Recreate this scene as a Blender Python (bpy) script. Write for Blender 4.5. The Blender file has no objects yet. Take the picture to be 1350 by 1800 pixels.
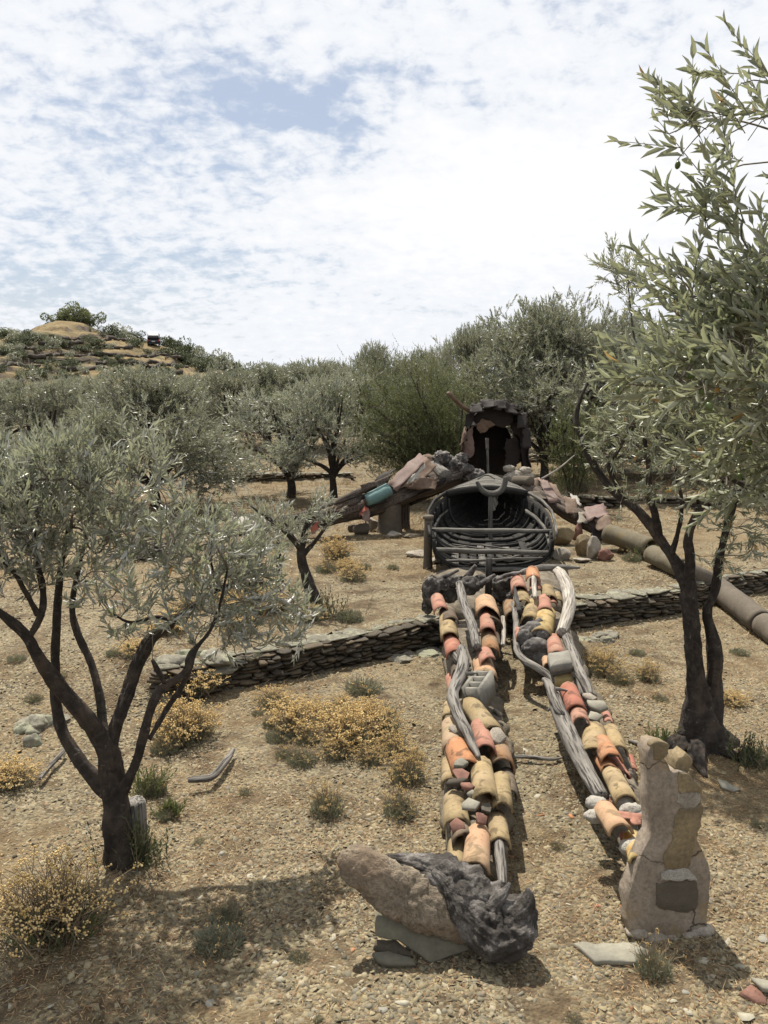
import bpy, bmesh, math, random
import numpy as np
from mathutils import Vector, Matrix

SC = bpy.context.scene
COL = SC.collection
rad = math.radians

# ------------------------------------------------------------------ camera, sky, sun, exposure
CAM_H, PITCH, FPX = 2.9, rad(8.5), 1475.0          # photo is 1350 x 1800
cam_d = bpy.data.cameras.new("camera")
cam_d.sensor_fit = 'VERTICAL'; cam_d.sensor_height = 36.0; cam_d.sensor_width = 27.0
cam_d.lens = 36.0 * FPX / 1800.0
cam_d.clip_start = 0.05; cam_d.clip_end = 6000.0
cam = bpy.data.objects.new("camera", cam_d); COL.objects.link(cam)
cam.location = (0, 0, CAM_H)
cam.rotation_euler = (math.pi / 2 - PITCH, 0, 0)
SC.camera = cam

SUN_EL, SUN_AZ = rad(63), rad(-22)                  # azimuth clockwise from +Y: behind the scene, to the left
EXPOSURE = 0.65
sun_d = bpy.data.lights.new("sun", 'SUN'); sun_d.energy = 5.0; sun_d.angle = rad(0.6); sun_d.color = (1.0, 0.93, 0.82)
sun = bpy.data.objects.new("sun", sun_d); COL.objects.link(sun)
sv = Vector((math.sin(SUN_AZ) * math.cos(SUN_EL), math.cos(SUN_AZ) * math.cos(SUN_EL), math.sin(SUN_EL)))
sun.rotation_euler = sv.to_track_quat('Z', 'Y').to_euler()
sun.location = (-8, 8, 20)
SC.view_settings.view_transform = 'Standard'; SC.view_settings.look = 'None'
SC.view_settings.exposure = EXPOSURE; SC.view_settings.gamma = 1.0; SC.view_settings.use_curve_mapping = False

class NT:
    """Small helper to write node trees."""
    def __init__(s, tree): s.t = tree; s.n = tree.nodes; s.l = tree.links
    def new(s, typ, **kw):
        n = s.n.new(typ)
        for k, v in kw.items(): setattr(n, k, v)
        return n
    def link(s, a, b): s.l.new(a, b)
    def val(s, sock, v):
        if hasattr(v, 'is_linked') or isinstance(v, bpy.types.NodeSocket): s.l.new(v, sock)
        else: sock.default_value = v
    def math(s, op, a, b=None, c=None, clamp=False):
        n = s.new('ShaderNodeMath', operation=op); n.use_clamp = clamp
        s.val(n.inputs[0], a)
        if b is not None: s.val(n.inputs[1], b)
        if c is not None: s.val(n.inputs[2], c)
        return n.outputs[0]
    def vmath(s, op, a, b=None):
        n = s.new('ShaderNodeVectorMath', operation=op)
        s.val(n.inputs[0], a)
        if b is not None: s.val(n.inputs[1], b)
        return n.outputs['Value'] if op in ('DOT_PRODUCT', 'LENGTH', 'DISTANCE') else n.outputs[0]
    def noise(s, vec, scale, detail=4.0, rough=0.55, dist=0.0, out='Fac'):
        n = s.new('ShaderNodeTexNoise'); n.inputs['Scale'].default_value = scale
        n.inputs['Detail'].default_value = detail; n.inputs['Roughness'].default_value = rough
        n.inputs['Distortion'].default_value = dist
        if vec is not None: s.link(vec, n.inputs['Vector'])
        return n.outputs[out]
    def voro(s, vec, scale, feature='F1', out='Distance', rnd=1.0):
        n = s.new('ShaderNodeTexVoronoi', feature=feature); n.inputs['Scale'].default_value = scale
        n.inputs['Randomness'].default_value = rnd
        if vec is not None: s.link(vec, n.inputs['Vector'])
        return n.outputs[out]
    def ramp(s, fac, stops, interp='LINEAR'):
        n = s.new('ShaderNodeValToRGB'); n.color_ramp.interpolation = interp
        els = n.color_ramp.elements
        while len(els) < len(stops): els.new(0.5)
        for e, (p, c) in zip(els, stops):
            e.position = p; e.color = (*c, 1.0) if len(c) == 3 else c
        s.val(n.inputs[0], fac)
        return n.outputs[0]
    def mix(s, fac, a, b, blend='MIX'):
        n = s.new('ShaderNodeMix', data_type='RGBA', blend_type=blend)
        s.val(n.inputs[0], fac)
        for k, v in ((6, a), (7, b)):
            if isinstance(v, tuple): n.inputs[k].default_value = (*v, 1.0) if len(v) == 3 else v
            else: s.link(v, n.inputs[k])
        return n.outputs[2]
    def step(s, x, lo, hi):
        n = s.new('ShaderNodeMapRange', interpolation_type='SMOOTHSTEP')
        s.val(n.inputs[0], x); s.val(n.inputs[1], lo); s.val(n.inputs[2], hi)
        return n.outputs[0]
    def bump(s, h, strength=0.5, dist=0.02, normal=None):
        n = s.new('ShaderNodeBump'); n.inputs['Strength'].default_value = strength; n.inputs['Distance'].default_value = dist
        s.link(h, n.inputs['Height'])
        if normal is not None: s.link(normal, n.inputs['Normal'])
        return n.outputs[0]

def ray(u, v):
    xd = (u - 675.0) / FPX; yd = (v - 900.0) / FPX
    return np.array([xd, math.cos(PITCH) - yd * math.sin(PITCH), -math.sin(PITCH) - yd * math.cos(PITCH)])

# world: a Nishita sky seen through an altocumulus layer
world = bpy.data.worlds.new("World"); SC.world = world; world.use_nodes = True
w = NT(world.node_tree); w.n.clear()
sky = w.new('ShaderNodeTexSky', sky_type='NISHITA'); sky.sun_disc = False
sky.sun_elevation = SUN_EL; sky.sun_rotation = SUN_AZ; sky.air_density = 1.0; sky.dust_density = 1.2; sky.ozone_density = 1.5
geo = w.new('ShaderNodeTexCoord')
sep = w.new('ShaderNodeSeparateXYZ'); w.link(geo.outputs['Generated'], sep.inputs[0])
zc = w.math('MAXIMUM', sep.outputs[2], 0.0)
den = w.math('ADD', zc, 0.32)
cmb = w.new('ShaderNodeCombineXYZ')
w.link(w.math('DIVIDE', sep.outputs[0], den), cmb.inputs[0]); w.link(w.math('DIVIDE', sep.outputs[1], den), cmb.inputs[1])
P = cmb.outputs[0]
def sky_xy(u, v):
    d = ray(u, v); d = d / np.linalg.norm(d)
    return float(d[0] / (d[2] + 0.32)), float(d[1] / (d[2] + 0.32))
def spot(u, v, sx, sy, rot=0.0):                    # soft elliptical thinning or thickening of the cloud layer
    x, y = sky_xy(u, v)
    m = w.new('ShaderNodeMapping', vector_type='TEXTURE')
    m.inputs['Location'].default_value = (x, y, 0); m.inputs['Rotation'].default_value = (0, 0, rot); m.inputs['Scale'].default_value = (sx, sy, 1)
    w.link(P, m.inputs['Vector'])
    wob = w.vmath('ADD', m.outputs[0], w.vmath('SCALE', w.noise(P, 5.0, 4, 0.65, out='Color'), None))
    wn = wob.node; wn.inputs[1].links[0].from_node.inputs['Scale'].default_value = 0.7
    sh = w.vmath('SUBTRACT', wob, (0.35, 0.35, 0.35))
    fl = w.vmath('MULTIPLY', sh, (1, 1, 0))
    return w.math('SUBTRACT', 1.0, w.step(w.vmath('LENGTH', fl), 0.1, 1.0))
cells = w.noise(P, 21.0, 5.0, 0.6, 0.25)
mid = w.noise(P, 5.0, 5.0, 0.6, 0.3)
big = w.noise(P, 1.5, 3.0, 0.5)
cov = w.math('MULTIPLY_ADD', mid, 0.42, w.math('MULTIPLY_ADD', cells, 0.85, w.math('MULTIPLY', big, 0.30)))   # about 0.73 on average
streak = w.vmath('MULTIPLY', P, (0.55, 1.6, 1.0))
cov = w.math('ADD', cov, w.math('MULTIPLY', w.math('SUBTRACT', w.noise(streak, 7.0, 5, 0.6, 0.6), 0.5), 0.30))
hole = w.math('MULTIPLY', spot(650, 185, 0.42, 0.16, 0.0), 0.20)
hole2 = w.math('MULTIPLY', spot(350, 240, 0.62, 0.40), 0.15)
hole3 = w.math('MULTIPLY', spot(100, 510, 0.75, 0.5), 0.20)
thick = w.math('MULTIPLY', spot(960, 360, 0.75, 0.62), 0.38)
cov = w.math('ADD', w.math('SUBTRACT', w.math('SUBTRACT', w.math('SUBTRACT', cov, hole), hole2), hole3), thick)
mask = w.step(cov, 0.47, 0.80)
lowm = w.math('SUBTRACT', 1.0, w.step(sep.outputs[2], 0.0, 0.16))
mask = w.math('MINIMUM', w.math('ADD', mask, w.math('MULTIPLY', lowm, 0.35)), 1.0)
sky_c = w.mix(0.5, sky.outputs[0], (7.6, 8.4, 9.9))            # thin veil over the blue
cl_c = w.mix(w.step(cov, 0.7, 1.15), (9.8, 10.1, 10.6), (11.0, 11.0, 11.05))
col = w.mix(mask, sky_c, cl_c)
bg = w.new('ShaderNodeBackground'); bg.inputs['Strength'].default_value = 0.0585
w.link(col, bg.inputs['Color'])
wo = w.new('ShaderNodeOutputWorld'); w.link(bg.outputs[0], wo.inputs['Surface'])

# ------------------------------------------------------------------ numbers: noise, terrain, pixel helpers
def _hash(ix, iy, iz, seed):
    h = (ix.astype(np.int64) * 374761393 + iy.astype(np.int64) * 668265263 + iz.astype(np.int64) * 2147483647 + seed * 1274126177) & 0xffffffff
    h = ((h ^ (h >> 13)) * 1274126177) & 0xffffffff
    h = ((h ^ (h >> 16)) * 2246822519) & 0xffffffff
    return ((h ^ (h >> 15)) & 0xffff) / 65535.0
def vnoise(p, seed=0):
    """value noise of (...,3) points, -1..1"""
    p = np.asarray(p, float); f = np.floor(p); t = p - f; t = t * t * (3 - 2 * t); i = f.astype(np.int64)
    r = 0
    for dx in (0, 1):
        for dy in (0, 1):
            for dz in (0, 1):
                wgt = (t[..., 0] if dx else 1 - t[..., 0]) * (t[..., 1] if dy else 1 - t[..., 1]) * (t[..., 2] if dz else 1 - t[..., 2])
                r = r + wgt * _hash(i[..., 0] + dx, i[..., 1] + dy, i[..., 2] + dz, seed)
    return r * 2 - 1
def fbm(p, seed=0, oct=4, gain=0.5):
    p = np.asarray(p, float); a = 1.0; r = 0; s = 0
    for o in range(oct):
        r = r + a * vnoise(p * (2.03 ** o), seed + o * 17); s += a; a *= gain
    return r / s
def n2(x, y, sc, seed=0, oct=3):
    return fbm(np.stack([np.asarray(x) * sc, np.asarray(y) * sc, np.zeros_like(np.asarray(x, float))], -1), seed, oct)
def sst(t):
    t = np.clip(t, 0, 1); return t * t * (3 - 2 * t)

def on_z(u, v, z):
    d = ray(u, v); t = (z - CAM_H) / d[2]; return np.array([d[0] * t, d[1] * t, z])
def AT(u, v, Y):
    d = ray(u, v); t = Y / d[1]; return np.array([d[0] * t, Y, CAM_H + d[2] * t])

_w = [on_z(u, v, 0.0) for u, v in ((300, 1232), (400, 1212), (520, 1190), (640, 1160), (765, 1132), (880, 1117), (1005, 1102), (1193, 1078), (1275, 1050), (1352, 1038))]
_w.append(np.array([_w[-1][0] + 4, _w[-1][1] + 1.2, 0]))
WX1 = np.array([p[0] for p in _w]); WY1 = np.array([p[1] for p in _w])
def yw1(x): return np.interp(x, WX1, WY1)
def yw2(x): return np.interp(x, [-6, 0, 3.5, 9], [22.4, 23.2, 18.2, 17.4])
TER1 = 0.30
def H(x, y):
    x = np.asarray(x, float); y = np.asarray(y, float)
    d = y - yw1(x)
    wl = 0.05 + np.clip(WX1[0] + 0.35 - x, 0, None) * 1.7
    z = TER1 * sst((d + (wl - 0.05) * 0.5 - 0.03) / wl)
    w2 = np.interp(x, [-6, -5, -1, 0, 3, 3.6, 9, 11], [2, .08, .08, 2, 2, .08, .08, 2])
    z = z + 0.22 * sst((y - yw2(x)) / w2)
    w3 = np.interp(x, [2, 3, 13, 15], [3, .08, .08, 3])
    z = z + 0.2 * sst((y - 26.5) / w3)
    z = z + 0.012 * np.clip(y - 30, 0, 60)
    near = np.clip(1 - (np.abs(y) - 40) / 60, 0, 1)
    z = z + near * (0.05 * n2(x, y, 0.45, 5) + 0.022 * n2(x, y, 2.1, 9))
    return z
def h1(x, y): return float(H(np.array([x]), np.array([y]))[0])
_ts = np.concatenate([np.linspace(2, 14, 1600), np.linspace(14.01, 60, 1400), np.linspace(60, 400, 600)])
def G(u, v, dz=0.0):
    """point of the photo's pixel on the ground (raised by dz)"""
    d = ray(u, v); X = d[0] * _ts; Y = d[1] * _ts; Z = CAM_H + d[2] * _ts
    k = np.argmax(Z < H(X, Y) + dz)
    return np.array([X[k], Y[k], Z[k]])
def depth_of(p): return p[1] * math.cos(PITCH) - (p[2] - CAM_H) * math.sin(PITCH)
def proj(p):
    p = np.asarray(p, float); dz = p[..., 2] - CAM_H
    f = p[..., 1] * math.cos(PITCH) - dz * math.sin(PITCH); up = p[..., 1] * math.sin(PITCH) + dz * math.cos(PITCH)
    return 675 + FPX * p[..., 0] / f, 900 - FPX * up / f, f
def pxm(px, Y): return px * Y / FPX

# ------------------------------------------------------------------ mesh helpers
class MB:
    def __init__(s): s.v = []; s.f = []; s.m = []; s.tc = []; s.n = 0
    def add(s, v, f, m=0, tc=None):
        v = np.asarray(v, float).reshape(-1, 3); s.v.append(v)
        for a in (f if isinstance(f, list) else [f]):
            a = np.asarray(a, np.int64)
            if a.size: s.f.append(a + s.n); s.m.append(np.full(len(a), m, np.int32))
        s.tc.append(v if tc is None else np.asarray(tc, float)); s.n += len(v)
    def mesh(s, name, mats, smooth=False):
        me = bpy.data.meshes.new(name)
        if s.n:
            v = np.concatenate(s.v); nl = [a.shape[1] for a in s.f]
            tot = np.concatenate([np.full(len(a), a.shape[1], np.int32) for a in s.f])
            idx = np.concatenate([a.ravel() for a in s.f]).astype(np.int32)
            st = np.concatenate([[0], np.cumsum(tot)[:-1]]).astype(np.int32)
            me.vertices.add(len(v)); me.vertices.foreach_set('co', v.ravel())
            me.loops.add(len(idx)); me.loops.foreach_set('vertex_index', idx)
            me.polygons.add(len(tot)); me.polygons.foreach_set('loop_start', st)
            me.polygons.foreach_set('material_index', np.concatenate(s.m))
            if smooth: me.polygons.foreach_set('use_smooth', np.ones(len(tot), bool))
            at = me.attributes.new('tc', 'FLOAT_VECTOR', 'POINT'); at.data.foreach_set('vector', np.concatenate(s.tc).ravel().astype(np.float32))
            me.update(calc_edges=True)
        for m in (mats if isinstance(mats, (list, tuple)) else [mats]): me.materials.append(m)
        return me

def link(name, data, parent=None, loc=None):
    o = bpy.data.objects.new(name, data); COL.objects.link(o)
    if loc is not None: o.location = tuple(loc)
    if parent is not None: o.parent = parent
    return o
def part(name, mb, mats, parent, smooth=False, label=None, stuff=False, local=True):
    """mb's vertices are in world space; the part keeps its place under an unrotated parent"""
    if parent is not None and local:
        off = np.array(parent_world(parent)); mb.v = [v - off for v in mb.v]
    o = link(name, mb.mesh(name, mats, smooth), parent)
    if label: o['label'] = label
    if stuff: o['kind'] = 'stuff'
    return o
def parent_world(p):
    l = Vector((0, 0, 0))
    while p is not None: l = l + p.location; p = p.parent
    return l
def tag(o, label, cat, group=None):
    o['label'] = label; o['category'] = cat; o['kind'] = 'thing'
    if group: o['group'] = group
    return o
def thing(name, label, cat, loc, group=None):
    return tag(link(name, None, None, loc), label, cat, group)
def solo(name, mb, mats, label, cat, loc, group=None, smooth=False):
    off = np.asarray(loc, float); mb.v = [v - off for v in mb.v]
    return tag(link(name, mb.mesh(name, mats, smooth), None, loc), label, cat, group)
def kindset(o, k): o['kind'] = k; return o
def copy_tree(root, loc, rot=None, scale=None):
    r = root.copy(); COL.objects.link(r); r.location = tuple(loc)
    if rot is not None: r.rotation_euler = rot
    if scale is not None: r.scale = scale
    for ch in root.children:
        c = ch.copy(); COL.objects.link(c); c.parent = r
        for g in ch.children:
            d = g.copy(); COL.objects.link(d); d.parent = c
    return r

def nrm(v):
    v = np.asarray(v, float); return v / (np.linalg.norm(v, axis=-1, keepdims=True) + 1e-12)
def perp(d):
    d = np.asarray(d, float); a = np.where(np.abs(d[..., 2:3]) < 0.9, np.array([0, 0, 1.0]), np.array([1.0, 0, 0]))
    return nrm(np.cross(d, a))
def resample(pts, step):
    pts = np.asarray(pts, float); seg = np.linalg.norm(np.diff(pts, axis=0), axis=1); s = np.concatenate([[0], np.cumsum(seg)])
    n = max(2, int(s[-1] / step) + 1); t = np.linspace(0, s[-1], n)
    return np.stack([np.interp(t, s, pts[:, k]) for k in range(pts.shape[1])], 1)
def smooth_line(pts, step, it=2):
    """Chaikin rounding and even resampling, any number of columns"""
    p = np.asarray(pts, float)
    for _ in range(it):
        q = np.empty((2 * len(p) - 2, p.shape[1])); q[0::2] = 0.75 * p[:-1] + 0.25 * p[1:]; q[1::2] = 0.25 * p[:-1] + 0.75 * p[1:]
        p = np.vstack([p[:1], q, p[-1:]])
    return resample(p, step)
def tube(mb, pts, r, sides=8, m=0, rough=0.0, seed=0, cap=True, ridge=0.0, squash=1.0, bark=0.0):
    pts = np.asarray(pts, float); n = len(pts); r = np.broadcast_to(np.asarray(r, float), (n,))
    t = np.gradient(pts, axis=0); t = nrm(t)
    a = perp(t[0]); A = np.empty_like(t)
    for i in range(n):
        a = a - t[i] * np.dot(a, t[i]); a = a / (np.linalg.norm(a) + 1e-9); A[i] = a
    B = np.cross(t, A)
    th = np.linspace(0, 2 * math.pi, sides, endpoint=False)
    s = np.concatenate([[0], np.cumsum(np.linalg.norm(np.diff(pts, axis=0), axis=1))])
    R = np.repeat(r[:, None], sides, 1)
    cs, sn = np.cos(th), np.sin(th)
    if rough or ridge or bark:
        q = np.stack([np.broadcast_to(cs, R.shape), np.broadcast_to(sn, R.shape), np.repeat(s[:, None], sides, 1)], -1)
        if rough: R = R * (1 + rough * fbm(q * np.array([1.1, 1.1, 1.0 / max(r.max() * 3, 1e-3)]), seed, 3))
        if ridge: R = R * (1 + ridge * fbm(q * np.array([3.2, 3.2, 2.2]) + seed, seed + 5, 3))
        if bark: R = R * (1 + bark * fbm(q * np.array([3.6, 3.6, 9.0]) + seed, seed + 9, 4))
    V = pts[:, None] + R[..., None] * (cs[None, :, None] * A[:, None] + squash * sn[None, :, None] * B[:, None])
    tc = np.stack([np.broadcast_to(cs, R.shape), np.broadcast_to(sn, R.shape), np.repeat(s[:, None], sides, 1)], -1).reshape(-1, 3).copy()
    tc[:, :2] *= r.mean(); V = V.reshape(-1, 3)
    i = np.arange(n - 1)[:, None] * sides; j = np.arange(sides)[None]; j2 = (j + 1) % sides
    f = np.stack([i + j, i + j2, i + sides + j2, i + sides + j], -1).reshape(-1, 4)
    fs = [f]
    if cap:
        V = np.vstack([V, pts[:1], pts[-1:]]); tc = np.vstack([tc, [[0, 0, 0]], [[0, 0, s[-1]]]])
        c0, c1 = n * sides, n * sides + 1; j = np.arange(sides); j2 = (j + 1) % sides
        fs.append(np.stack([np.full(sides, c0), j2, j], 1)); fs.append(np.stack([np.full(sides, c1), (n - 1) * sides + j, (n - 1) * sides + j2], 1))
    mb.add(V, fs, m, tc)

_ICO = {}
def ico(sub):
    if sub not in _ICO:
        bm = bmesh.new(); bmesh.ops.create_icosphere(bm, subdivisions=sub, radius=1.0)
        _ICO[sub] = (np.array([v.co[:] for v in bm.verts]), np.array([[v.index for v in f.verts] for f in bm.faces])); bm.free()
    return _ICO[sub]
def rot_z(a): c, s = math.cos(a), math.sin(a); return np.array([[c, -s, 0], [s, c, 0], [0, 0, 1.0]])
def rot_axis(ax, a): return np.array(Matrix.Rotation(a, 3, Vector(ax)))
def blob(mb, c, size, sub=3, seed=0, amp=0.25, freq=1.5, oct=4, R=None, cuts=0, ridged=False, m=0):
    """irregular stone or lump: a sphere pushed about by noise, with optional flat cuts"""
    v, f = ico(sub); v = v.copy(); rng = np.random.default_rng(seed + 991)
    for _ in range(cuts):
        d = nrm(rng.normal(size=3)); k = rng.uniform(0.45, 0.8); over = np.clip(v @ d - k, 0, None); v = v - over[:, None] * d * 0.92
    n = fbm(v * freq + seed * 3.7, seed, oct)
    if ridged: n = (0.5 - np.abs(n) * 2.2) * 0.9 + 0.5 * fbm(v * freq * 2.7 + 5, seed + 3, 3)
    v = v * (1 + amp * n)[:, None] * np.asarray(size, float)
    if R is not None: v = v @ np.asarray(R).T
    mb.add(v + np.asarray(c, float), f, m)
def slab(mb, poly, axes, origin, thick, m=0, seed=0, jit=0.15, bev=0.0):
    """plate of outline poly (2D) in the plane axes=(ex, ey), thickness along ex x ey, edges uneven"""
    rng = np.random.default_rng(seed); ex, ey = nrm(axes[0]), nrm(axes[1]); ez = nrm(np.cross(ex, ey)); n = len(poly); poly = np.asarray(poly, float)
    c = poly.mean(0); b = max(bev, thick * 0.18); L = np.linalg.norm(poly - c, axis=1)[:, None]
    inn = c + (poly - c) * (1 - b / (L + 1e-9))
    tops = origin + inn[:, :1] * ex + inn[:, 1:] * ey + ez * (thick * (1 + jit * 0.3 * rng.normal(size=(n, 1))))
    mids = origin + poly[:, :1] * ex + poly[:, 1:] * ey + ez * (thick * (0.72 + 0.2 * jit * rng.normal(size=(n, 1))))
    lows = origin + poly[:, :1] * ex + poly[:, 1:] * ey + ez * (thick * (0.2 + 0.15 * jit * rng.normal(size=(n, 1))))
    bots = origin + inn[:, :1] * ex + inn[:, 1:] * ey
    V = np.vstack([tops, mids, lows, bots, (tops.mean(0))[None], (bots.mean(0))[None]])
    j = np.arange(n); j2 = (j + 1) % n; fs = []
    for k in range(3): fs.append(np.stack([k * n + j2, k * n + j, (k + 1) * n + j, (k + 1) * n + j2], 1))
    fs.append(np.stack([np.full(n, 4 * n), j, j2], 1)); fs.append(np.stack([np.full(n, 4 * n + 1), 3 * n + j2, 3 * n + j], 1))
    mb.add(V, fs, m)
def box(mb, c, size, R=None, m=0, seed=None, jit=0.0):
    s = np.asarray(size, float) / 2
    v = np.array([[x, y, z] for x in (-1, 1) for y in (-1, 1) for z in (-1, 1)], float)
    if seed is not None: v = v + np.random.default_rng(seed).normal(size=v.shape) * jit
    v = v * s
    if R is not None: v = v @ np.asarray(R).T
    f = np.array([[0, 1, 3, 2], [4, 6, 7, 5], [0, 4, 5, 1], [2, 3, 7, 6], [0, 2, 6, 4], [1, 5, 7, 3]])
    mb.add(v + np.asarray(c, float), f, m)
# ------------------------------------------------------------------ materials
def new_mat(name):
    m = bpy.data.materials.new(name); m.use_nodes = True
    t = NT(m.node_tree); t.n.clear()
    o = t.new('ShaderNodeOutputMaterial'); b = t.new('ShaderNodeBsdfPrincipled'); t.link(b.outputs[0], o.inputs['Surface'])
    b.inputs['Roughness'].default_value = 0.85; b.inputs['Specular IOR Level'].default_value = 0.3
    return m, t, b, o
def coords(t, attr='tc', rnd=True):
    a = t.new('ShaderNodeAttribute', attribute_name=attr).outputs['Vector']
    if rnd:
        oi = t.new('ShaderNodeObjectInfo')
        a = t.vmath('ADD', a, t.vmath('SCALE', (3.1, 5.3, 7.7), None)); sc = a.node.inputs[1].links[0].from_node
        t.link(oi.outputs['Random'], sc.inputs['Scale'])
    return a
def rnd_val(t):
    g = t.new('ShaderNodeNewGeometry'); oi = t.new('ShaderNodeObjectInfo')
    return t.math('FRACT', t.math('ADD', g.outputs['Random Per Island'], t.math('MULTIPLY', oi.outputs['Random'], 7.13)))

def stone_mat(name, stops, scale=6.0, bump=0.6, bd=0.02, var=0.35, rough=0.9, spots=None, by_piece=None, cracks=None):
    """mottled mineral surface; by_piece: colour stops picked per loose piece"""
    m, t, b, o = new_mat(name); c = coords(t)
    n = t.noise(c, scale, 6, 0.65, 0.3)
    base = t.ramp(n, stops)
    if by_piece is not None:
        base = t.mix(0.75, base, t.ramp(rnd_val(t), by_piece))
    fine = t.noise(c, scale * 9, 5, 0.7)
    base = t.mix(t.math('MULTIPLY', t.step(fine, 0.35, 0.7), var), base, (0.03, 0.028, 0.024))
    if spots:
        for (sc, lo, hi, colr, k) in spots:
            base = t.mix(t.math('MULTIPLY', t.step(t.noise(c, sc, 5, 0.6, 0.5), lo, hi), k), base, colr)
    ck = None
    if cracks:
        wc = t.vmath('ADD', c, t.vmath('MULTIPLY', t.noise(c, 9, 4, 0.6, out='Color'), (0.09, 0.09, 0.09)))
        ck = t.math('SUBTRACT', 1.0, t.step(t.voro(wc, cracks, 'DISTANCE_TO_EDGE'), 0.0, 0.010)); base = t.mix(t.math('MULTIPLY', t.math('MULTIPLY', ck, t.step(t.noise(c, 4.0, 3), 0.42, 0.6)), 0.7), base, (0.03, 0.026, 0.02))
    t.link(base, b.inputs['Base Color']); b.inputs['Roughness'].default_value = rough
    hgt = t.math('ADD', t.math('MULTIPLY', n, 0.8), t.math('MULTIPLY', fine, 0.35))
    if ck is not None: hgt = t.math('SUBTRACT', hgt, ck)
    t.link(t.bump(hgt, bump, bd), b.inputs['Normal'])
    return m

M = {}
# slate: dry stone walls, chips, slabs
M['slate'] = stone_mat('slate_stone', [(0.25, (0.050, 0.042, 0.031)), (0.5, (0.093, 0.077, 0.056)), (0.75, (0.152, 0.126, 0.087))], 7, 0.7, 0.015, 0.4,
                       by_piece=[(0, (0.040, 0.034, 0.028)), (0.4, (0.087, 0.071, 0.051)), (0.7, (0.133, 0.099, 0.061)), (1, (0.112, 0.104, 0.087))],
                       spots=[(3.0, 0.58, 0.68, (0.178, 0.173, 0.106), 0.5)])
M['slab_grey'] = stone_mat('pale_slate_slab', [(0.3, (0.153, 0.144, 0.117)), (0.55, (0.234, 0.221, 0.176)), (0.75, (0.306, 0.288, 0.225))], 5, 0.4, 0.01, 0.2)
M['slab_dark'] = stone_mat('grey_green_slate', [(0.3, (0.098, 0.092, 0.069)), (0.55, (0.139, 0.131, 0.097)), (0.75, (0.189, 0.172, 0.122))], 4, 0.35, 0.01, 0.25)
CHIP = [(0.0, (0.046, 0.040, 0.031)), (0.16, (0.120, 0.101, 0.065)), (0.36, (0.293, 0.251, 0.151)), (0.52, (0.174, 0.150, 0.095)), (0.68, (0.156, 0.149, 0.121)), (0.80, (0.349, 0.296, 0.186)), (0.91, (0.174, 0.105, 0.056)), (1.0, (0.386, 0.335, 0.237))]
M['chip'] = stone_mat('slate_chip', [(0.3, (0.170, 0.142, 0.092)), (0.7, (0.270, 0.228, 0.143))], 14, 0.4, 0.006, 0.3, by_piece=CHIP)
M['lichen_rock'] = stone_mat('lichen_covered_rock', [(0.3, (0.13, 0.12, 0.095)), (0.55, (0.21, 0.195, 0.15)), (0.75, (0.28, 0.26, 0.20))], 6, 0.9, 0.03, 0.4, spots=[(5, 0.5, 0.6, (0.30, 0.31, 0.21), 0.6), (7, 0.66, 0.70, (0.42, 0.21, 0.05), 0.7)])
M['big_stone'] = stone_mat('loose_slate', [(0.3, (0.22, 0.205, 0.16)), (0.55, (0.33, 0.31, 0.245)), (0.75, (0.42, 0.39, 0.31))], 7, 0.5, 0.01, 0.25, by_piece=[(0, (0.22, 0.215, 0.19)), (0.5, (0.36, 0.33, 0.25)), (1, (0.43, 0.40, 0.31))])
M['hill_wall'] = stone_mat('dark_hill_wall', [(0.3, (0.035, 0.03, 0.025)), (0.55, (0.075, 0.062, 0.05)), (0.75, (0.14, 0.115, 0.085))], 3, 0.9, 0.1, 0.5)
M['mortar'] = stone_mat('old_mortar', [(0.25, (0.20, 0.175, 0.14)), (0.5, (0.30, 0.265, 0.215)), (0.75, (0.41, 0.37, 0.31))], 8, 0.9, 0.02, 0.4)
M['mortar_white'] = stone_mat('white_mortar', [(0.25, (0.306, 0.281, 0.238)), (0.6, (0.442, 0.416, 0.365))], 16, 1.0, 0.02, 0.45)
M['concrete'] = stone_mat('grey_concrete', [(0.3, (0.170, 0.162, 0.140)), (0.7, (0.246, 0.234, 0.200))], 10, 0.5, 0.008, 0.3)
M['pipe'] = stone_mat('weathered_pipe', [(0.25, (0.085, 0.071, 0.043)), (0.5, (0.125, 0.105, 0.067)), (0.75, (0.151, 0.135, 0.100))], 5, 0.5, 0.01, 0.35,
                      spots=[(2.5, 0.55, 0.66, (0.146, 0.100, 0.035), 0.5)])
M['pipe_grey'] = stone_mat('grey_pipe', [(0.25, (0.081, 0.066, 0.050)), (0.5, (0.110, 0.091, 0.068)), (0.75, (0.139, 0.117, 0.090))], 5, 0.4, 0.01, 0.35)
M['plaster'] = stone_mat('cracked_plaster', [(0.3, (0.190, 0.154, 0.116)), (0.6, (0.300, 0.250, 0.195))], 4.5, 0.8, 0.02, 0.4,
                         spots=[(3.2, 0.56, 0.66, (0.250, 0.178, 0.093), 0.5)], cracks=1.9)
M['recess'] = stone_mat('dark_render', [(0.3, (0.080, 0.067, 0.050)), (0.7, (0.108, 0.092, 0.069))], 12, 0.4, 0.006, 0.3)
M['schist'] = stone_mat('brown_schist', [(0.25, (0.136, 0.104, 0.063)), (0.5, (0.227, 0.177, 0.102)), (0.75, (0.318, 0.244, 0.137))], 6, 0.8, 0.02, 0.4)
M['sole'] = stone_mat('rough_mortar_lump', [(0.25, (0.144, 0.110, 0.077)), (0.5, (0.252, 0.204, 0.146)), (0.75, (0.408, 0.342, 0.252))], 7, 1.0, 0.05, 0.55, spots=[(3.0, 0.5, 0.62, (0.180, 0.126, 0.084), 0.6)])
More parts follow.
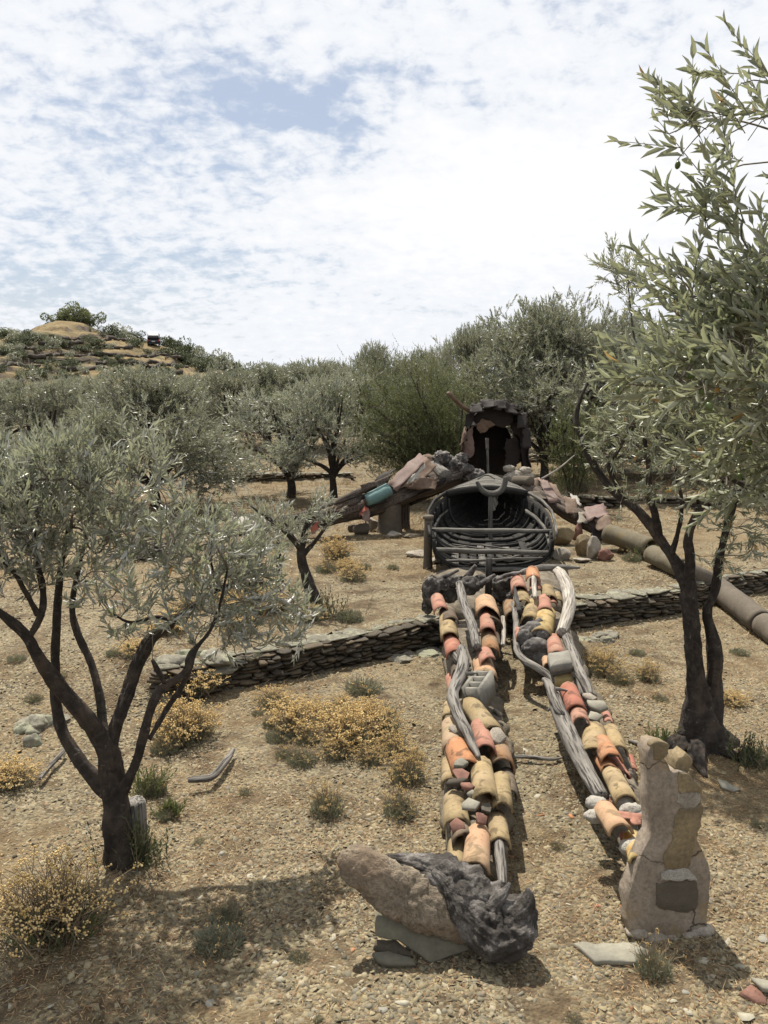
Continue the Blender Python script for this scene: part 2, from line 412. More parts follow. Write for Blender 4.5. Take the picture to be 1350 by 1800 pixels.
M['rubble'] = stone_mat('rubble_fill', [(0.25, (0.09, 0.075, 0.055)), (0.5, (0.17, 0.14, 0.10)), (0.75, (0.28, 0.245, 0.19))], 9, 1.0, 0.03, 0.5)
M['redstone'] = stone_mat('red_brown_stone', [(0.3, (0.15, 0.075, 0.055)), (0.7, (0.23, 0.12, 0.09))], 8, 0.5, 0.01, 0.3)
def tile_mat(name, a, b2, stain, k=0.5, lichen=None):
    sp = [(3.2, 0.48, 0.66, (0.29, 0.225, 0.15), 0.42), (4.5, 0.46, 0.64, stain, k), (9, 0.52, 0.64, tuple(x * 0.42 for x in stain), 0.7), (34, 0.58, 0.70, (0.07, 0.06, 0.045), 0.5)]
    if lichen: sp.append((6.0, 0.52, 0.60, lichen, 0.8))
    return stone_mat(name, [(0.3, a), (0.7, b2)], 5, 0.45, 0.006, 0.16, 0.88, spots=sp)
TM = {
 'salmon': tile_mat('salmon_clay', (0.300, 0.136, 0.097), (0.349, 0.175, 0.126), (0.229, 0.127, 0.086), 0.4),
 'peach': tile_mat('peach_clay', (0.367, 0.215, 0.126), (0.399, 0.253, 0.156), (0.316, 0.228, 0.126), 0.6),
 'yellow': tile_mat('yellow_clay', (0.273, 0.200, 0.098), (0.328, 0.248, 0.131), (0.167, 0.122, 0.067), 0.7), 'yellow_old': tile_mat('yellow_clay_old', (0.316, 0.261, 0.122), (0.387, 0.325, 0.158), (0.213, 0.170, 0.087), 0.6),
 'tan': tile_mat('tan_clay', (0.231, 0.173, 0.092), (0.293, 0.224, 0.119), (0.150, 0.109, 0.058), 0.6),
 'orange': tile_mat('orange_clay', (0.345, 0.150, 0.068), (0.385, 0.190, 0.093), (0.146, 0.082, 0.046), 0.75),
 'red': tile_mat('red_clay', (0.270, 0.098, 0.063), (0.320, 0.128, 0.087), (0.186, 0.090, 0.063), 0.5),
 'brown': tile_mat('brown_clay', (0.174, 0.119, 0.071), (0.246, 0.170, 0.107), (0.237, 0.110, 0.043), 0.7),
 'dark': tile_mat('dark_stained_clay', (0.067, 0.052, 0.040), (0.110, 0.087, 0.063), (0.150, 0.103, 0.063), 0.5),
 'lichen': tile_mat('lichen_spotted_clay', (0.345, 0.253, 0.113), (0.385, 0.293, 0.140), (0.266, 0.200, 0.080), 0.5, (0.332, 0.153, 0.020)),
 'pinkish': tile_mat('dusty_pink_clay', (0.285, 0.201, 0.131), (0.348, 0.246, 0.162), (0.261, 0.206, 0.119), 0.6),
}

def wood_mat(name, stops, crack=0.92, rough=0.85, bump=0.8, lichen=None, plank=False, axis=2):
    """weathered timber: grain runs along the length of the piece (tc.z on logs)"""
    m, t, b, o = new_mat(name); c = coords(t)
    st = [26.0, 26.0, 26.0]; st[axis] = 2.0
    g = t.noise(t.vmath('MULTIPLY', c, tuple(st)), 1.0, 6, 0.65, 0.6)
    st2 = [70.0, 70.0, 70.0]; st2[axis] = 4.0
    f = t.noise(t.vmath('MULTIPLY', c, tuple(st2)), 1.0, 4, 0.6)
    base = t.ramp(g, stops)
    base = t.mix(t.math('MULTIPLY', t.step(f, 0.48, 0.62), crack), base, (0.025, 0.022, 0.02))
    big = t.noise(c, 3.5, 4, 0.6)
    base = t.mix(t.math('MULTIPLY', t.step(big, 0.5, 0.72), 0.45), base, stops[0][1])
    if lichen: base = t.mix(t.math('MULTIPLY', t.step(t.noise(c, 30, 4, 0.7), 0.62, 0.72), 0.6), base, lichen)
    t.link(base, b.inputs['Base Color']); b.inputs['Roughness'].default_value = rough
    t.link(t.bump(t.math('SUBTRACT', g, t.math('MULTIPLY', t.step(f, 0.5, 0.7), 0.6)), bump, 0.012), b.inputs['Normal'])
    return m
M['drift'] = wood_mat('grey_driftwood', [(0.25, (0.093, 0.082, 0.071)), (0.5, (0.178, 0.165, 0.146)), (0.75, (0.271, 0.257, 0.232))])
M['drift_pale'] = wood_mat('pale_driftwood', [(0.25, (0.20, 0.18, 0.155)), (0.5, (0.34, 0.31, 0.265)), (0.75, (0.46, 0.425, 0.37))], 0.5)
M['beam'] = wood_mat('dark_beam', [(0.25, (0.04, 0.03, 0.024)), (0.5, (0.09, 0.068, 0.052)), (0.75, (0.15, 0.12, 0.095))])
M['black'] = wood_mat('blackened_wood', [(0.25, (0.012, 0.012, 0.012)), (0.5, (0.03, 0.028, 0.026)), (0.75, (0.10, 0.095, 0.09))], 0.5)
M['boatwood'] = wood_mat('tarred_boat_planks', [(0.25, (0.009, 0.008, 0.008)), (0.5, (0.019, 0.018, 0.016)), (0.75, (0.051, 0.048, 0.043))], 0.5)
M['boatgrey'] = wood_mat('bleached_boat_timber', [(0.25, (0.063, 0.059, 0.053)), (0.5, (0.114, 0.108, 0.094)), (0.75, (0.176, 0.168, 0.151))], 0.6)
M['bark'] = stone_mat('olive_bark', [(0.28, (0.014, 0.012, 0.010)), (0.52, (0.041, 0.032, 0.026)), (0.75, (0.109, 0.091, 0.075))], 17, 1.0, 0.03, 0.6, 0.95, spots=[(26, 0.62, 0.72, (0.203, 0.196, 0.167), 0.6), (3.0, 0.55, 0.68, (0.102, 0.075, 0.055), 0.5)])
M['bark_grey'] = stone_mat('grey_olive_bark', [(0.28, (0.025, 0.02, 0.016)), (0.52, (0.065, 0.054, 0.043)), (0.75, (0.13, 0.115, 0.095))], 15, 1.0, 0.03, 0.5, 0.95)
M['twig'] = wood_mat('olive_twig', [(0.25, (0.10, 0.085, 0.065)), (0.75, (0.19, 0.165, 0.13))], 0.2)
M['char'] = stone_mat('charred_root', [(0.28, (0.013, 0.011, 0.010)), (0.47, (0.05, 0.042, 0.036)), (0.68, (0.26, 0.24, 0.22))], 8, 1.0, 0.04, 0.6, 0.6)
M['ash'] = stone_mat('ash_grey_slag', [(0.3, (0.05, 0.047, 0.044)), (0.52, (0.15, 0.14, 0.13)), (0.75, (0.28, 0.265, 0.245))], 14, 1.0, 0.03, 0.4)
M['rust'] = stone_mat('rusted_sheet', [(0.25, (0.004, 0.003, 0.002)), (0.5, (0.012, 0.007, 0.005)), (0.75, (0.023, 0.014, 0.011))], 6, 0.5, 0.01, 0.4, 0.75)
M['rust_pink'] = stone_mat('faded_rusty_paint', [(0.0, (0.040, 0.024, 0.019)), (0.25, (0.102, 0.058, 0.048)), (0.5, (0.163, 0.106, 0.089)), (0.75, (0.225, 0.170, 0.146))], 5, 0.4, 0.008, 0.35, 0.7)
M['rust_brown'] = stone_mat('brown_flaking_sheet', [(0.25, (0.075, 0.045, 0.030)), (0.5, (0.143, 0.094, 0.064)), (0.75, (0.210, 0.161, 0.120))], 7, 0.6, 0.01, 0.4, 0.8)
M['teal'] = stone_mat('teal_paint', [(0.3, (0.092, 0.177, 0.170)), (0.7, (0.147, 0.236, 0.224))], 6, 0.3, 0.006, 0.2, 0.5, spots=[(7, 0.60, 0.64, (0.184, 0.066, 0.041), 0.9)])
M['redpaint'] = stone_mat('faded_red_paint', [(0.3, (0.27, 0.065, 0.04)), (0.7, (0.36, 0.11, 0.07))], 8, 0.4, 0.006, 0.3, 0.7)

def leaf_mat(name, tops, under, trans=0.30, rough=0.5, tcol=(0.24, 0.30, 0.09), dead=0.0):
    m, t, b, o = new_mat(name)
    g = t.new('ShaderNodeNewGeometry'); r = rnd_val(t)
    top = t.ramp(r, tops)
    und = t.mix(t.math('MULTIPLY', r, 0.5), under, tuple(c * 0.72 for c in under))
    col = t.mix(g.outputs['Backfacing'], top, und)
    if dead: col = t.mix(t.math('GREATER_THAN', t.math('FRACT', t.math('MULTIPLY', r, 37.0)), 1 - dead), col, (0.42, 0.19, 0.035))
    t.link(col, b.inputs['Base Color']); b.inputs['Roughness'].default_value = rough; b.inputs['Specular IOR Level'].default_value = 0.45
    tr = t.new('ShaderNodeBsdfTranslucent'); tr.inputs['Color'].default_value = (*tcol, 1)
    mx = t.new('ShaderNodeMixShader'); mx.inputs[0].default_value = trans
    t.link(b.outputs[0], mx.inputs[1]); t.link(tr.outputs[0], mx.inputs[2]); t.link(mx.outputs[0], o.inputs['Surface'])
    return m
OT = [(0.0, (0.084, 0.097, 0.068)), (0.35, (0.157, 0.168, 0.123)), (0.7, (0.224, 0.230, 0.172)), (1.0, (0.325, 0.326, 0.253))]
M['leaf'] = leaf_mat('olive_leaf', OT, (0.392, 0.402, 0.309), 0.28, 0.36, (0.340, 0.371, 0.196), 0.012)
M['leaf_silver'] = leaf_mat('silver_olive_leaf', [(0.0, (0.139, 0.156, 0.118)), (0.5, (0.231, 0.240, 0.193)), (1.0, (0.351, 0.354, 0.311))], (0.415, 0.418, 0.397), 0.30, 0.36, (0.351, 0.373, 0.214), 0.006)
M['leaf_far'] = leaf_mat('far_olive_leaf', [(0.0, (0.092, 0.099, 0.069)), (0.5, (0.165, 0.172, 0.123)), (1.0, (0.267, 0.267, 0.214))], (0.340, 0.344, 0.310), 0.26, 0.42, (0.294, 0.308, 0.170))
M['leaf_pine'] = leaf_mat('bright_green_needle', [(0.0, (0.051, 0.066, 0.025)), (0.5, (0.083, 0.096, 0.040)), (1.0, (0.130, 0.140, 0.060))], (0.093, 0.108, 0.050), 0.25, 0.6, (0.186, 0.209, 0.060))
M['leaf_dark'] = leaf_mat('dark_scrub_leaf', [(0.0, (0.03, 0.042, 0.018)), (0.5, (0.055, 0.07, 0.03)), (1.0, (0.10, 0.115, 0.055))], (0.08, 0.09, 0.05), 0.12, 0.6, (0.12, 0.15, 0.04))
M['leaf_greygreen'] = leaf_mat('grey_green_foliage', [(0.0, (0.135, 0.149, 0.101)), (0.5, (0.216, 0.230, 0.162)), (1.0, (0.324, 0.331, 0.243))], (0.230, 0.243, 0.176), 0.15, 0.7, (0.243, 0.270, 0.135))
M['leaf_weed'] = leaf_mat('weed_leaf', [(0.0, (0.06, 0.085, 0.03)), (0.5, (0.10, 0.13, 0.05)), (1.0, (0.17, 0.18, 0.08))], (0.13, 0.15, 0.08), 0.2, 0.6, (0.18, 0.22, 0.06))
M['stem'] = leaf_mat('dry_stem', [(0.0, (0.15, 0.115, 0.075)), (0.5, (0.24, 0.185, 0.115)), (1.0, (0.34, 0.27, 0.165))], (0.22, 0.17, 0.11), 0.1, 0.8, (0.25, 0.2, 0.1))
M['straw'] = leaf_mat('dry_grass', [(0.0, (0.138, 0.069, 0.032)), (0.35, (0.248, 0.143, 0.064)), (0.7, (0.350, 0.248, 0.124)), (1.0, (0.460, 0.359, 0.212))], (0.368, 0.267, 0.138), 0.15, 0.75, (0.368, 0.258, 0.110))
M['flower'] = leaf_mat('dry_yellow_flower', [(0.0, (0.474, 0.302, 0.099)), (0.5, (0.625, 0.448, 0.186)), (1.0, (0.701, 0.566, 0.310))], (0.569, 0.409, 0.173), 0.12, 0.8, (0.569, 0.409, 0.149))
def plain(name, c, rough=0.6, metal=0.0, spec=0.4):
    m, t, b, o = new_mat(name); n = t.noise(coords(t), 9, 4, 0.6)
    t.link(t.mix(t.math('MULTIPLY', n, 0.35), c, tuple(x * 0.6 for x in c)), b.inputs['Base Color'])
    b.inputs['Roughness'].default_value = rough; b.inputs['Metallic'].default_value = metal; b.inputs['Specular IOR Level'].default_value = spec
    return m
M['olive'] = plain('green_olive', (0.075, 0.11, 0.028), 0.35)
M['carbody'] = plain('dark_car_paint', (0.03, 0.034, 0.045), 0.3, 0.3)
M['carroof'] = plain('white_car_paint', (0.75, 0.75, 0.74), 0.35)
M['glass'] = plain('car_glass', (0.015, 0.018, 0.022), 0.12, 0, 0.6)
M['tyre'] = plain('black_rubber', (0.02, 0.02, 0.02), 0.9)
M['lamp'] = plain('red_lamp', (0.35, 0.03, 0.02), 0.3)
M['grey_stone_far'] = stone_mat('far_grey_stone', [(0.3, (0.22, 0.20, 0.175)), (0.7, (0.34, 0.31, 0.26))], 2.5, 0.5, 0.05, 0.3)

def ground_mat(name):
    m, t, b, o = new_mat(name)
    c = t.new('ShaderNodeNewGeometry').outputs['Position']
    big = t.noise(c, 0.55, 5, 0.6, 0.3); mid = t.noise(c, 2.6, 5, 0.65); fine = t.noise(c, 60, 4, 0.7)
    soil = t.ramp(t.noise(c, 9, 5, 0.65), [(0.3, (0.047, 0.033, 0.022)), (0.55, (0.110, 0.081, 0.048)), (0.75, (0.183, 0.137, 0.085))])
    vcol = t.voro(c, 55, out='Color'); vd = t.voro(c, 55)
    sepc = t.new('ShaderNodeSeparateColor'); t.link(vcol, sepc.inputs[0])
    grav = t.ramp(sepc.outputs[0], CHIP)
    base = t.mix(t.math('MULTIPLY', t.step(mid, 0.36, 0.56), 0.75), soil, grav)
    straw = t.ramp(fine, [(0.3, (0.107, 0.070, 0.035)), (0.7, (0.240, 0.176, 0.092))])
    base = t.mix(t.math('MULTIPLY', t.step(big, 0.48, 0.66), 0.5), base, straw)
    g2 = t.step(t.noise(c, 1.1, 5, 0.65), 0.60, 0.72)
    base = t.mix(t.math('MULTIPLY', g2, 0.35), base, (0.16, 0.16, 0.11))
    t.link(base, b.inputs['Base Color']); b.inputs['Roughness'].default_value = 0.95; b.inputs['Specular IOR Level'].default_value = 0.15
    hh = t.math('ADD', t.math('MULTIPLY', vd, -0.7), t.math('MULTIPLY', fine, 0.6))
    t.link(t.bump(hh, 0.9, 0.02), b.inputs['Normal'])
    return m
M['ground'] = ground_mat('stony_ground')
def hill_mat():
    m, t, b, o = new_mat('terraced_hillside'); g = t.new('ShaderNodeNewGeometry'); c = g.outputs['Position']
    grass = t.ramp(t.noise(c, 0.5, 6, 0.7), [(0.25, (0.085, 0.067, 0.031)), (0.5, (0.181, 0.133, 0.063)), (0.75, (0.276, 0.205, 0.100))])
    grass = t.mix(t.math('MULTIPLY', t.step(t.noise(c, 0.22, 5, 0.7), 0.46, 0.60), 0.8), grass, (0.053, 0.055, 0.026))
    rock = t.ramp(t.noise(c, 1.3, 5, 0.7), [(0.3, (0.04, 0.033, 0.027)), (0.7, (0.13, 0.105, 0.08))])
    sp = t.new('ShaderNodeSeparateXYZ'); t.link(g.outputs['True Normal'], sp.inputs[0])
    steep = t.step(t.math('ADD', sp.outputs[2], t.math('MULTIPLY', t.noise(c, 0.6, 4, 0.6), 0.35)), 0.93, 0.68)
    t.link(t.mix(steep, grass, rock), b.inputs['Base Color']); b.inputs['Roughness'].default_value = 0.95
    t.link(t.bump(t.noise(c, 2.2, 5, 0.7), 0.8, 0.35), b.inputs['Normal'])
    return m
M['hill'] = hill_mat()
# ------------------------------------------------------------------ ground
def axis_grid(lo, hi, a, b, d, g):
    mid = np.arange(a, b + 1e-6, d); up = [mid[-1]]; s = d
    while up[-1] < hi: s *= g; up.append(up[-1] + s)
    dn = [mid[0]]; s = d
    while dn[-1] > lo: s *= g; dn.append(dn[-1] - s)
    return np.concatenate([dn[:0:-1], mid, up[1:]])
gx = axis_grid(-1800, 1800, -4.5, 5.5, 0.07, 1.14); gy = axis_grid(-200, 2600, 2.4, 14.0, 0.05, 1.07)
XX, YY = np.meshgrid(gx, gy); ZZ = H(XX, YY)
nx, ny = len(gx), len(gy)
ii = (np.arange(ny - 1)[:, None] * nx + np.arange(nx - 1)[None]).ravel()
mb = MB(); mb.add(np.stack([XX, YY, ZZ], -1).reshape(-1, 3), np.stack([ii, ii + 1, ii + nx + 1, ii + nx], 1))
ground = link('ground', mb.mesh('ground', M['ground'], True)); ground['kind'] = 'structure'; ground['label'] = 'stony terraced ground of slate chips and dry grass'

# ------------------------------------------------------------------ hill far behind on the left
HP = np.array([[-140, 7], [-95, 7.2], [-66, 7.6], [-61, 8.2], [-57, 9.2], [-54, 9.9], [-51.5, 10.8], [-48.5, 11.5], [-46, 11.3], [-44, 10.3], [-42, 9.5], [-37, 8.8], [-34, 8.0], [-31, 7.0], [-27, 5.4], [-21, 3.4], [-14, 1.6], [-4, 0.4], [8, 0.2]])
def hill_h(x, y):
    crest = np.interp(x, HP[:, 0], HP[:, 1])
    k = np.clip((y - 84 + 4 * n2(x, y, 0.04, 3)) / 48.0, 0, 1); back = np.clip(1 - (y - 132) / 60.0, 0, 1)
    z = crest * np.where(y < 132, k ** 0.9, back ** 1.3)
    dome = np.exp(-((x + 49) / 3.6) ** 2) * np.clip((y - 112) / 20, 0, 1)
    st = 1.15; off = 0.9 * n2(x, y, 0.045, 8) + 0.35 * n2(x, y, 0.17, 18); q = z / st + off; fl = np.floor(q); fr = q - fl; kb = sst((n2(x, y, 0.07, 61) + 0.45) / 0.4)
    stepz = (fl + (1 - kb) * fr + kb * (sst((fr - 0.80) / 0.14) * 0.72 + fr * 0.28) - off) * st
    kk = np.clip(1 - dome * 1.2, 0, 1) * np.clip((z - 0.8) / 1.5, 0, 1)
    road = np.exp(-(((x + 35.6) / 3.0) ** 2 + ((y - 126) / 7.0) ** 2))
    kk = kk * (1 - road); return z * (1 - kk) + stepz * kk + 0.35 * n2(x, y, 0.5, 31, 4) * np.clip(z, 0, 1) - 0.15
hx = np.arange(-140, 10, 0.55); hy = np.concatenate([np.arange(80, 140, 0.4), np.arange(140, 196, 2.5)])
XX, YY = np.meshgrid(hx, hy); ZZ = hill_h(XX, YY); nx = len(hx); ny = len(hy)
ZZ[YY < 84] -= 2; ZZ[YY > 190] -= 6; ZZ = ZZ + h1(0, 90)
ii = (np.arange(ny - 1)[:, None] * nx + np.arange(nx - 1)[None]).ravel()
mb = MB(); mb.add(np.stack([XX, YY, ZZ], -1).reshape(-1, 3), np.stack([ii, ii + 1, ii + nx + 1, ii + nx], 1))
hill = link('hill', mb.mesh('hill', M['hill'], True)); hill['kind'] = 'structure'; hill['label'] = 'terraced hill of dry grass and scrub behind the olive grove'
HB = h1(0, 90)
def hz(x, y): return float(hill_h(np.array([x]), np.array([y]))[0]) + HB
def hill_hit(u, v, lo=86, hi=140):
    d = ray(u, v); Y = np.linspace(lo, hi, 1200); t = Y / d[1]; X = d[0] * t; Z = CAM_H + d[2] * t
    below = Z < hill_h(X, Y) + HB
    k = np.argmax(below) if below.any() else len(Y) - 1
    return np.array([X[k], Y[k], hz(X[k], Y[k])])

# ------------------------------------------------------------------ dry stone walls
def stone_block(seed, size, jit=0.16):
    rng = np.random.default_rng(seed); mb = MB(); L, D, T = size
    n = 7; a = np.sort(rng.uniform(0, 2 * math.pi, n) * 0.25 + np.linspace(0, 2 * math.pi, n, endpoint=False))
    poly = np.stack([np.sign(np.cos(a)) * np.abs(np.cos(a)) ** 0.55 * L / 2, np.sign(np.sin(a)) * np.abs(np.sin(a)) ** 0.55 * D / 2], 1)
    poly *= 1 + jit * rng.normal(size=(n, 1)) * 0.5
    slab(mb, poly, ((1, 0, 0), (0, 1, 0)), np.array([0, 0, -T / 2]), T, 0, seed, 0.5, T * 0.22)
    return mb
WALL_STONES = [stone_block(100 + i, (1.0, 1.0, 1.0)).mesh('stone', M['slate']) for i in range(12)]
CAP_STONES = [stone_block(150 + i, (1.0, 1.0, 1.0), 0.3).mesh('cap_stone', M['lichen_rock']) for i in range(6)]
def dry_wall(name, label, line, height, seed, course=(0.024, 0.05), length=(0.09, 0.30), depth=0.2, proud=0.05, cap=True, limit=290, top_h=None, group='dry stone terrace walls'):
    rng = np.random.default_rng(seed); line = np.asarray(line, float)
    ln = resample(line, 0.02); s = np.concatenate([[0], np.cumsum(np.linalg.norm(np.diff(ln[:, :2], axis=0), axis=1))]); total = s[-1]
    def at(q): return np.array([np.interp(q, s, ln[:, 0]), np.interp(q, s, ln[:, 1])])
    base = at(total / 2); root = thing(name, label, 'stone wall', (base[0], base[1], h1(*base)), group)
    cnt = 0; z = -0.02
    while z < height and cnt < limit:
        ch = rng.uniform(*course); q = -rng.uniform(0, 0.1)
        while q < total and cnt < limit:
            L = rng.uniform(*length); qq = min(max(q + L / 2, 0), total - 0.03); c = at(qq); e = at(qq + 0.02); d = e - c
            ang = math.atan2(d[1], d[0])
            nrm2 = np.array([math.sin(ang), -math.cos(ang)])                 # faces the front
            pos = c + nrm2 * (proud - depth / 2 + rng.normal() * 0.012 + (height - z) * 0.12)
            z0 = h1(c[0] + nrm2[0] * 0.25, c[1] + nrm2[1] * 0.25)
            o = link('stone', WALL_STONES[rng.integers(12)], root)
            o.location = Vector((pos[0], pos[1], z0 + z + ch / 2)) - root.location
            o.rotation_euler = (rng.normal() * 0.05, rng.normal() * 0.06, ang + rng.normal() * 0.08 + math.pi * rng.integers(2))
            o.scale = (L * 1.06, depth * rng.uniform(0.8, 1.15), ch * rng.uniform(0.85, 1.15)); cnt += 1
            q += L * 0.97
        z += ch * 0.93
    if cap:
        q = 0
        while q < total:
            L = rng.uniform(0.14, 0.42); qq = min(q + L / 2, total - 0.03); c = at(qq); e = at(qq + 0.02); d = e - c
            ang = math.atan2(d[1], d[0])
            nrm2 = np.array([math.sin(ang), -math.cos(ang)]); pos = c + nrm2 * (proud - 0.17 + rng.normal() * 0.015)
            z0 = h1(c[0] + nrm2[0] * 0.25, c[1] + nrm2[1] * 0.25); T = rng.uniform(0.018, 0.05)
            o = link('cap_stone', CAP_STONES[rng.integers(6)], root)
            o.location = Vector((pos[0], pos[1], z0 + z + T / 2 - 0.004)) - root.location
            o.rotation_euler = (rng.normal() * 0.03, rng.normal() * 0.03, ang + rng.normal() * 0.12)
            o.scale = (L * 1.04, rng.uniform(0.16, 0.38), T)
            q += L * 0.98
    return root
def wline(xa, xb): xs = np.linspace(xa, xb, 40); return np.stack([xs, yw1(xs)], 1)
dry_wall('dry_stone_wall', 'low dark dry stone terrace wall between the left olive tree and the tile rows', wline(WX1[0] - 0.15, WX1[4] + 0.1), 0.27, 1)
dry_wall('dry_stone_wall', 'low dry stone wall from the tile rows to the right olive trunk', wline(WX1[5] + 0.15, WX1[7] + 0.15), 0.27, 2, (0.026, 0.05))
dry_wall('dry_stone_wall', 'dry stone wall stretch beyond the grey pipe, right of the right olive trunk', wline(WX1[7] + 0.35, WX1[9] + 2.2), 0.27, 3, (0.03, 0.055), (0.12, 0.34))
def wl2(xa, xb): xs = np.linspace(xa, xb, 30); return np.stack([xs, yw2(xs)], 1)
dry_wall('dry_stone_wall', 'distant low terrace wall under the two small olive trees', wl2(-5.0, -1.0), 0.22, 4, (0.05, 0.08), (0.2, 0.5), 0.3, group='distant terrace walls')
dry_wall('dry_stone_wall', 'distant low terrace wall behind the right scrap heap', wl2(3.6, 9.0), 0.22, 5, (0.05, 0.08), (0.2, 0.5), 0.3, group='distant terrace walls')
dry_wall('dry_stone_wall', 'farthest low terrace wall beyond the rusted hood', np.array([[3.0, 26.5], [12.5, 26.5]]), 0.22, 6, (0.06, 0.09), (0.3, 0.7), 0.3, group='distant terrace walls')
# ------------------------------------------------------------------ trees
def leaf_tpl(kind):
    if kind == 'fine':        # folded lance blade, 8 triangles
        v = np.array([[0, 0, 0], [.30, .5, .10], [.30, -.5, .10], [.32, 0, 0], [.66, .40, .06], [.66, -.40, .06], [.68, 0, -.04], [1, 0, -.10]])
        f = [np.array([[0, 3, 1], [0, 2, 3], [4, 6, 7], [6, 5, 7]]), np.array([[1, 3, 6, 4], [3, 2, 5, 6]])]
    elif kind == 'mid':
        v = np.array([[0, 0, 0], [.45, .5, .08], [.45, -.5, .08], [.5, 0, -.02], [1, 0, 0]])
        f = [np.array([[0, 3, 1], [0, 2, 3], [1, 3, 4], [3, 2, 4]])]
    else:
        v = np.array([[0, 0, 0], [.45, .5, .05], [1, 0, 0], [.45, -.5, .05]]); f = [np.array([[0, 3, 2, 1]])]
    return v, f
def add_leaves(mb, base, d, n, L, W, kind='mid', m=0):
    tv, tf = leaf_tpl(kind); s = np.cross(n, d); N = len(base); k = len(tv)
    V = base[:, None] + tv[None, :, 0, None] * (L[:, None, None] * d[:, None]) + tv[None, :, 1, None] * (W[:, None, None] * s[:, None]) + tv[None, :, 2, None] * (L[:, None, None] * n[:, None])
    off = (np.arange(N) * k)[:, None, None]
    mb.add(V.reshape(-1, 3), [(f[None] + off).reshape(-1, f.shape[1]) for f in tf], m)

def shoots(rng, P0, D, Ls, pairs, leaf_len, leaf_w, up=0.15, ang=(0.38, 0.80), var=0.25):
    """opposite leaf pairs along shoots; returns leaf arrays and the shoot axes"""
    S = len(P0); t = (np.arange(pairs) + 0.6) / pairs
    D = nrm(D); a = perp(D); b = np.cross(D, a); ph0 = rng.uniform(0, 2 * math.pi, S)
    bend = np.array([0, 0, up])
    Pn = P0[:, None] + D[:, None] * (Ls[:, None] * t[None])[..., None] + bend * (Ls[:, None] * t[None] ** 2)[..., None]
    Dn = nrm(D[:, None] + 2 * bend * t[None, :, None])
    out = []
    for side in (0, math.pi):
        ph = ph0[:, None] + side + np.arange(pairs)[None] * (math.pi / 2) + rng.normal(size=(S, pairs)) * 0.25
        pr = a[:, None] * np.cos(ph)[..., None] + b[:, None] * np.sin(ph)[..., None]
        al = rng.uniform(ang[0], ang[1], (S, pairs)) * (1 - 0.55 * t[None] ** 2)
        d = nrm(Dn * np.cos(al)[..., None] + pr * np.sin(al)[..., None] + rng.normal(size=(S, pairs, 3)) * 0.10)
        n = Dn * np.sin(al)[..., None] - pr * np.cos(al)[..., None] + rng.normal(size=(S, pairs, 3)) * 0.22
        n = nrm(n - d * np.sum(n * d, -1, keepdims=True))
        L = leaf_len * (1 + var * rng.normal(size=(S, pairs))).clip(0.5, 1.5) * (1 - 0.25 * t[None] ** 2)
        out.append((Pn.reshape(-1, 3), d.reshape(-1, 3), n.reshape(-1, 3), L.ravel(), L.ravel() * leaf_w * rng.uniform(0.85, 1.15, L.size)))
    lv = [np.concatenate([o[i] for o in out]) for i in range(5)]
    end = P0 + D * Ls[:, None] + bend * Ls[:, None]
    return lv, end

def grow(rng, limbs, attr, step=0.10, tip=0.0022, power=2.35, sag=0.12, rmax=0.03):
    """limbs: arrays of x,y,z,r (big wood). Twigs are led from the nearest wood to every attractor."""
    P = []; 
    for L in limbs: P.append(np.asarray(L)[:, :3])
    base = np.vstack(P); par = [-1] * len(base); nodes = np.empty((len(base) + len(attr) * 8, 3)); nodes[:len(base)] = base; n = len(base)
    fixed = len(base)
    d0 = np.array([np.min(np.sum((base - a) ** 2, 1)) for a in attr]); order = np.argsort(d0); tips = []; dirs = []
    for k in order:
        a = attr[k]; dd = np.sum((nodes[:n] - a) ** 2, 1); i = int(np.argmin(dd)); dist = math.sqrt(dd[i])
        if dist < 0.03: continue
        s = nodes[i]; c = max(1, min(7, int(dist / step))); mid = (s + a) / 2 + np.array([0, 0, sag * dist]) * rng.uniform(-0.4, 1.2) + rng.normal(size=3) * dist * 0.10
        pi = i
        for j in range(1, c + 1):
            t = j / c; q = (1 - t) ** 2 * s + 2 * t * (1 - t) * mid + t * t * a
            nodes[n] = q; par.append(pi); pi = n; n += 1
        tips.append(n - 1); dirs.append(nrm(a - mid))
    par = np.array(par); R = np.zeros(n); kids = [[] for _ in range(n)]
    for i in range(n - 1, fixed - 1, -1):
        if R[i] == 0: R[i] = tip ** power
        if par[i] >= fixed: R[par[i]] += R[i]
        kids[par[i]].append(i)
    Rr = np.minimum(R ** (1 / power), rmax); Rr[:fixed] = 0
    chains = []; todo = [(par[i], i) for i in range(fixed, n) if par[i] < fixed]
    while todo:
        p, i = todo.pop(); ch = [p, i]
        while kids[i]:
            ks = sorted(kids[i], key=lambda q: -R[q]); nxt = ks[0]
            for q in ks[1:]: todo.append((i, q))
            i = nxt; ch.append(i)
        r = Rr[ch].copy(); r[0] = r[1] * 1.1
        chains.append((nodes[ch], r))
    return nodes, np.array(tips), np.array(dirs), chains

def crown_points(rng, ells, spacing, clump=0.0, cs=1.6, seed=0):
    """points through a union of ellipsoids (cx,cy,cz,rx,ry,rz,density), thinned by noise so that gaps and clumps stay"""
    out = []
    for e in ells:
        c, r = np.array(e[:3]), np.array(e[3:6]); dens = e[6] if len(e) > 6 else 1.0
        n = int(dens * 4.19 * r[0] * r[1] * r[2] / spacing ** 3) + 4
        q = rng.normal(size=(n, 3)); q = nrm(q) * (rng.uniform(0, 1, (n, 1)) ** 0.42)
        out.append(c + q * r)
    p = np.vstack(out)
    if clump:
        k = fbm(p * cs, seed + 77, 2); p = p[k > clump - 0.35 * 1 + rng.uniform(-0.15, 0.15, len(p))]
    return p

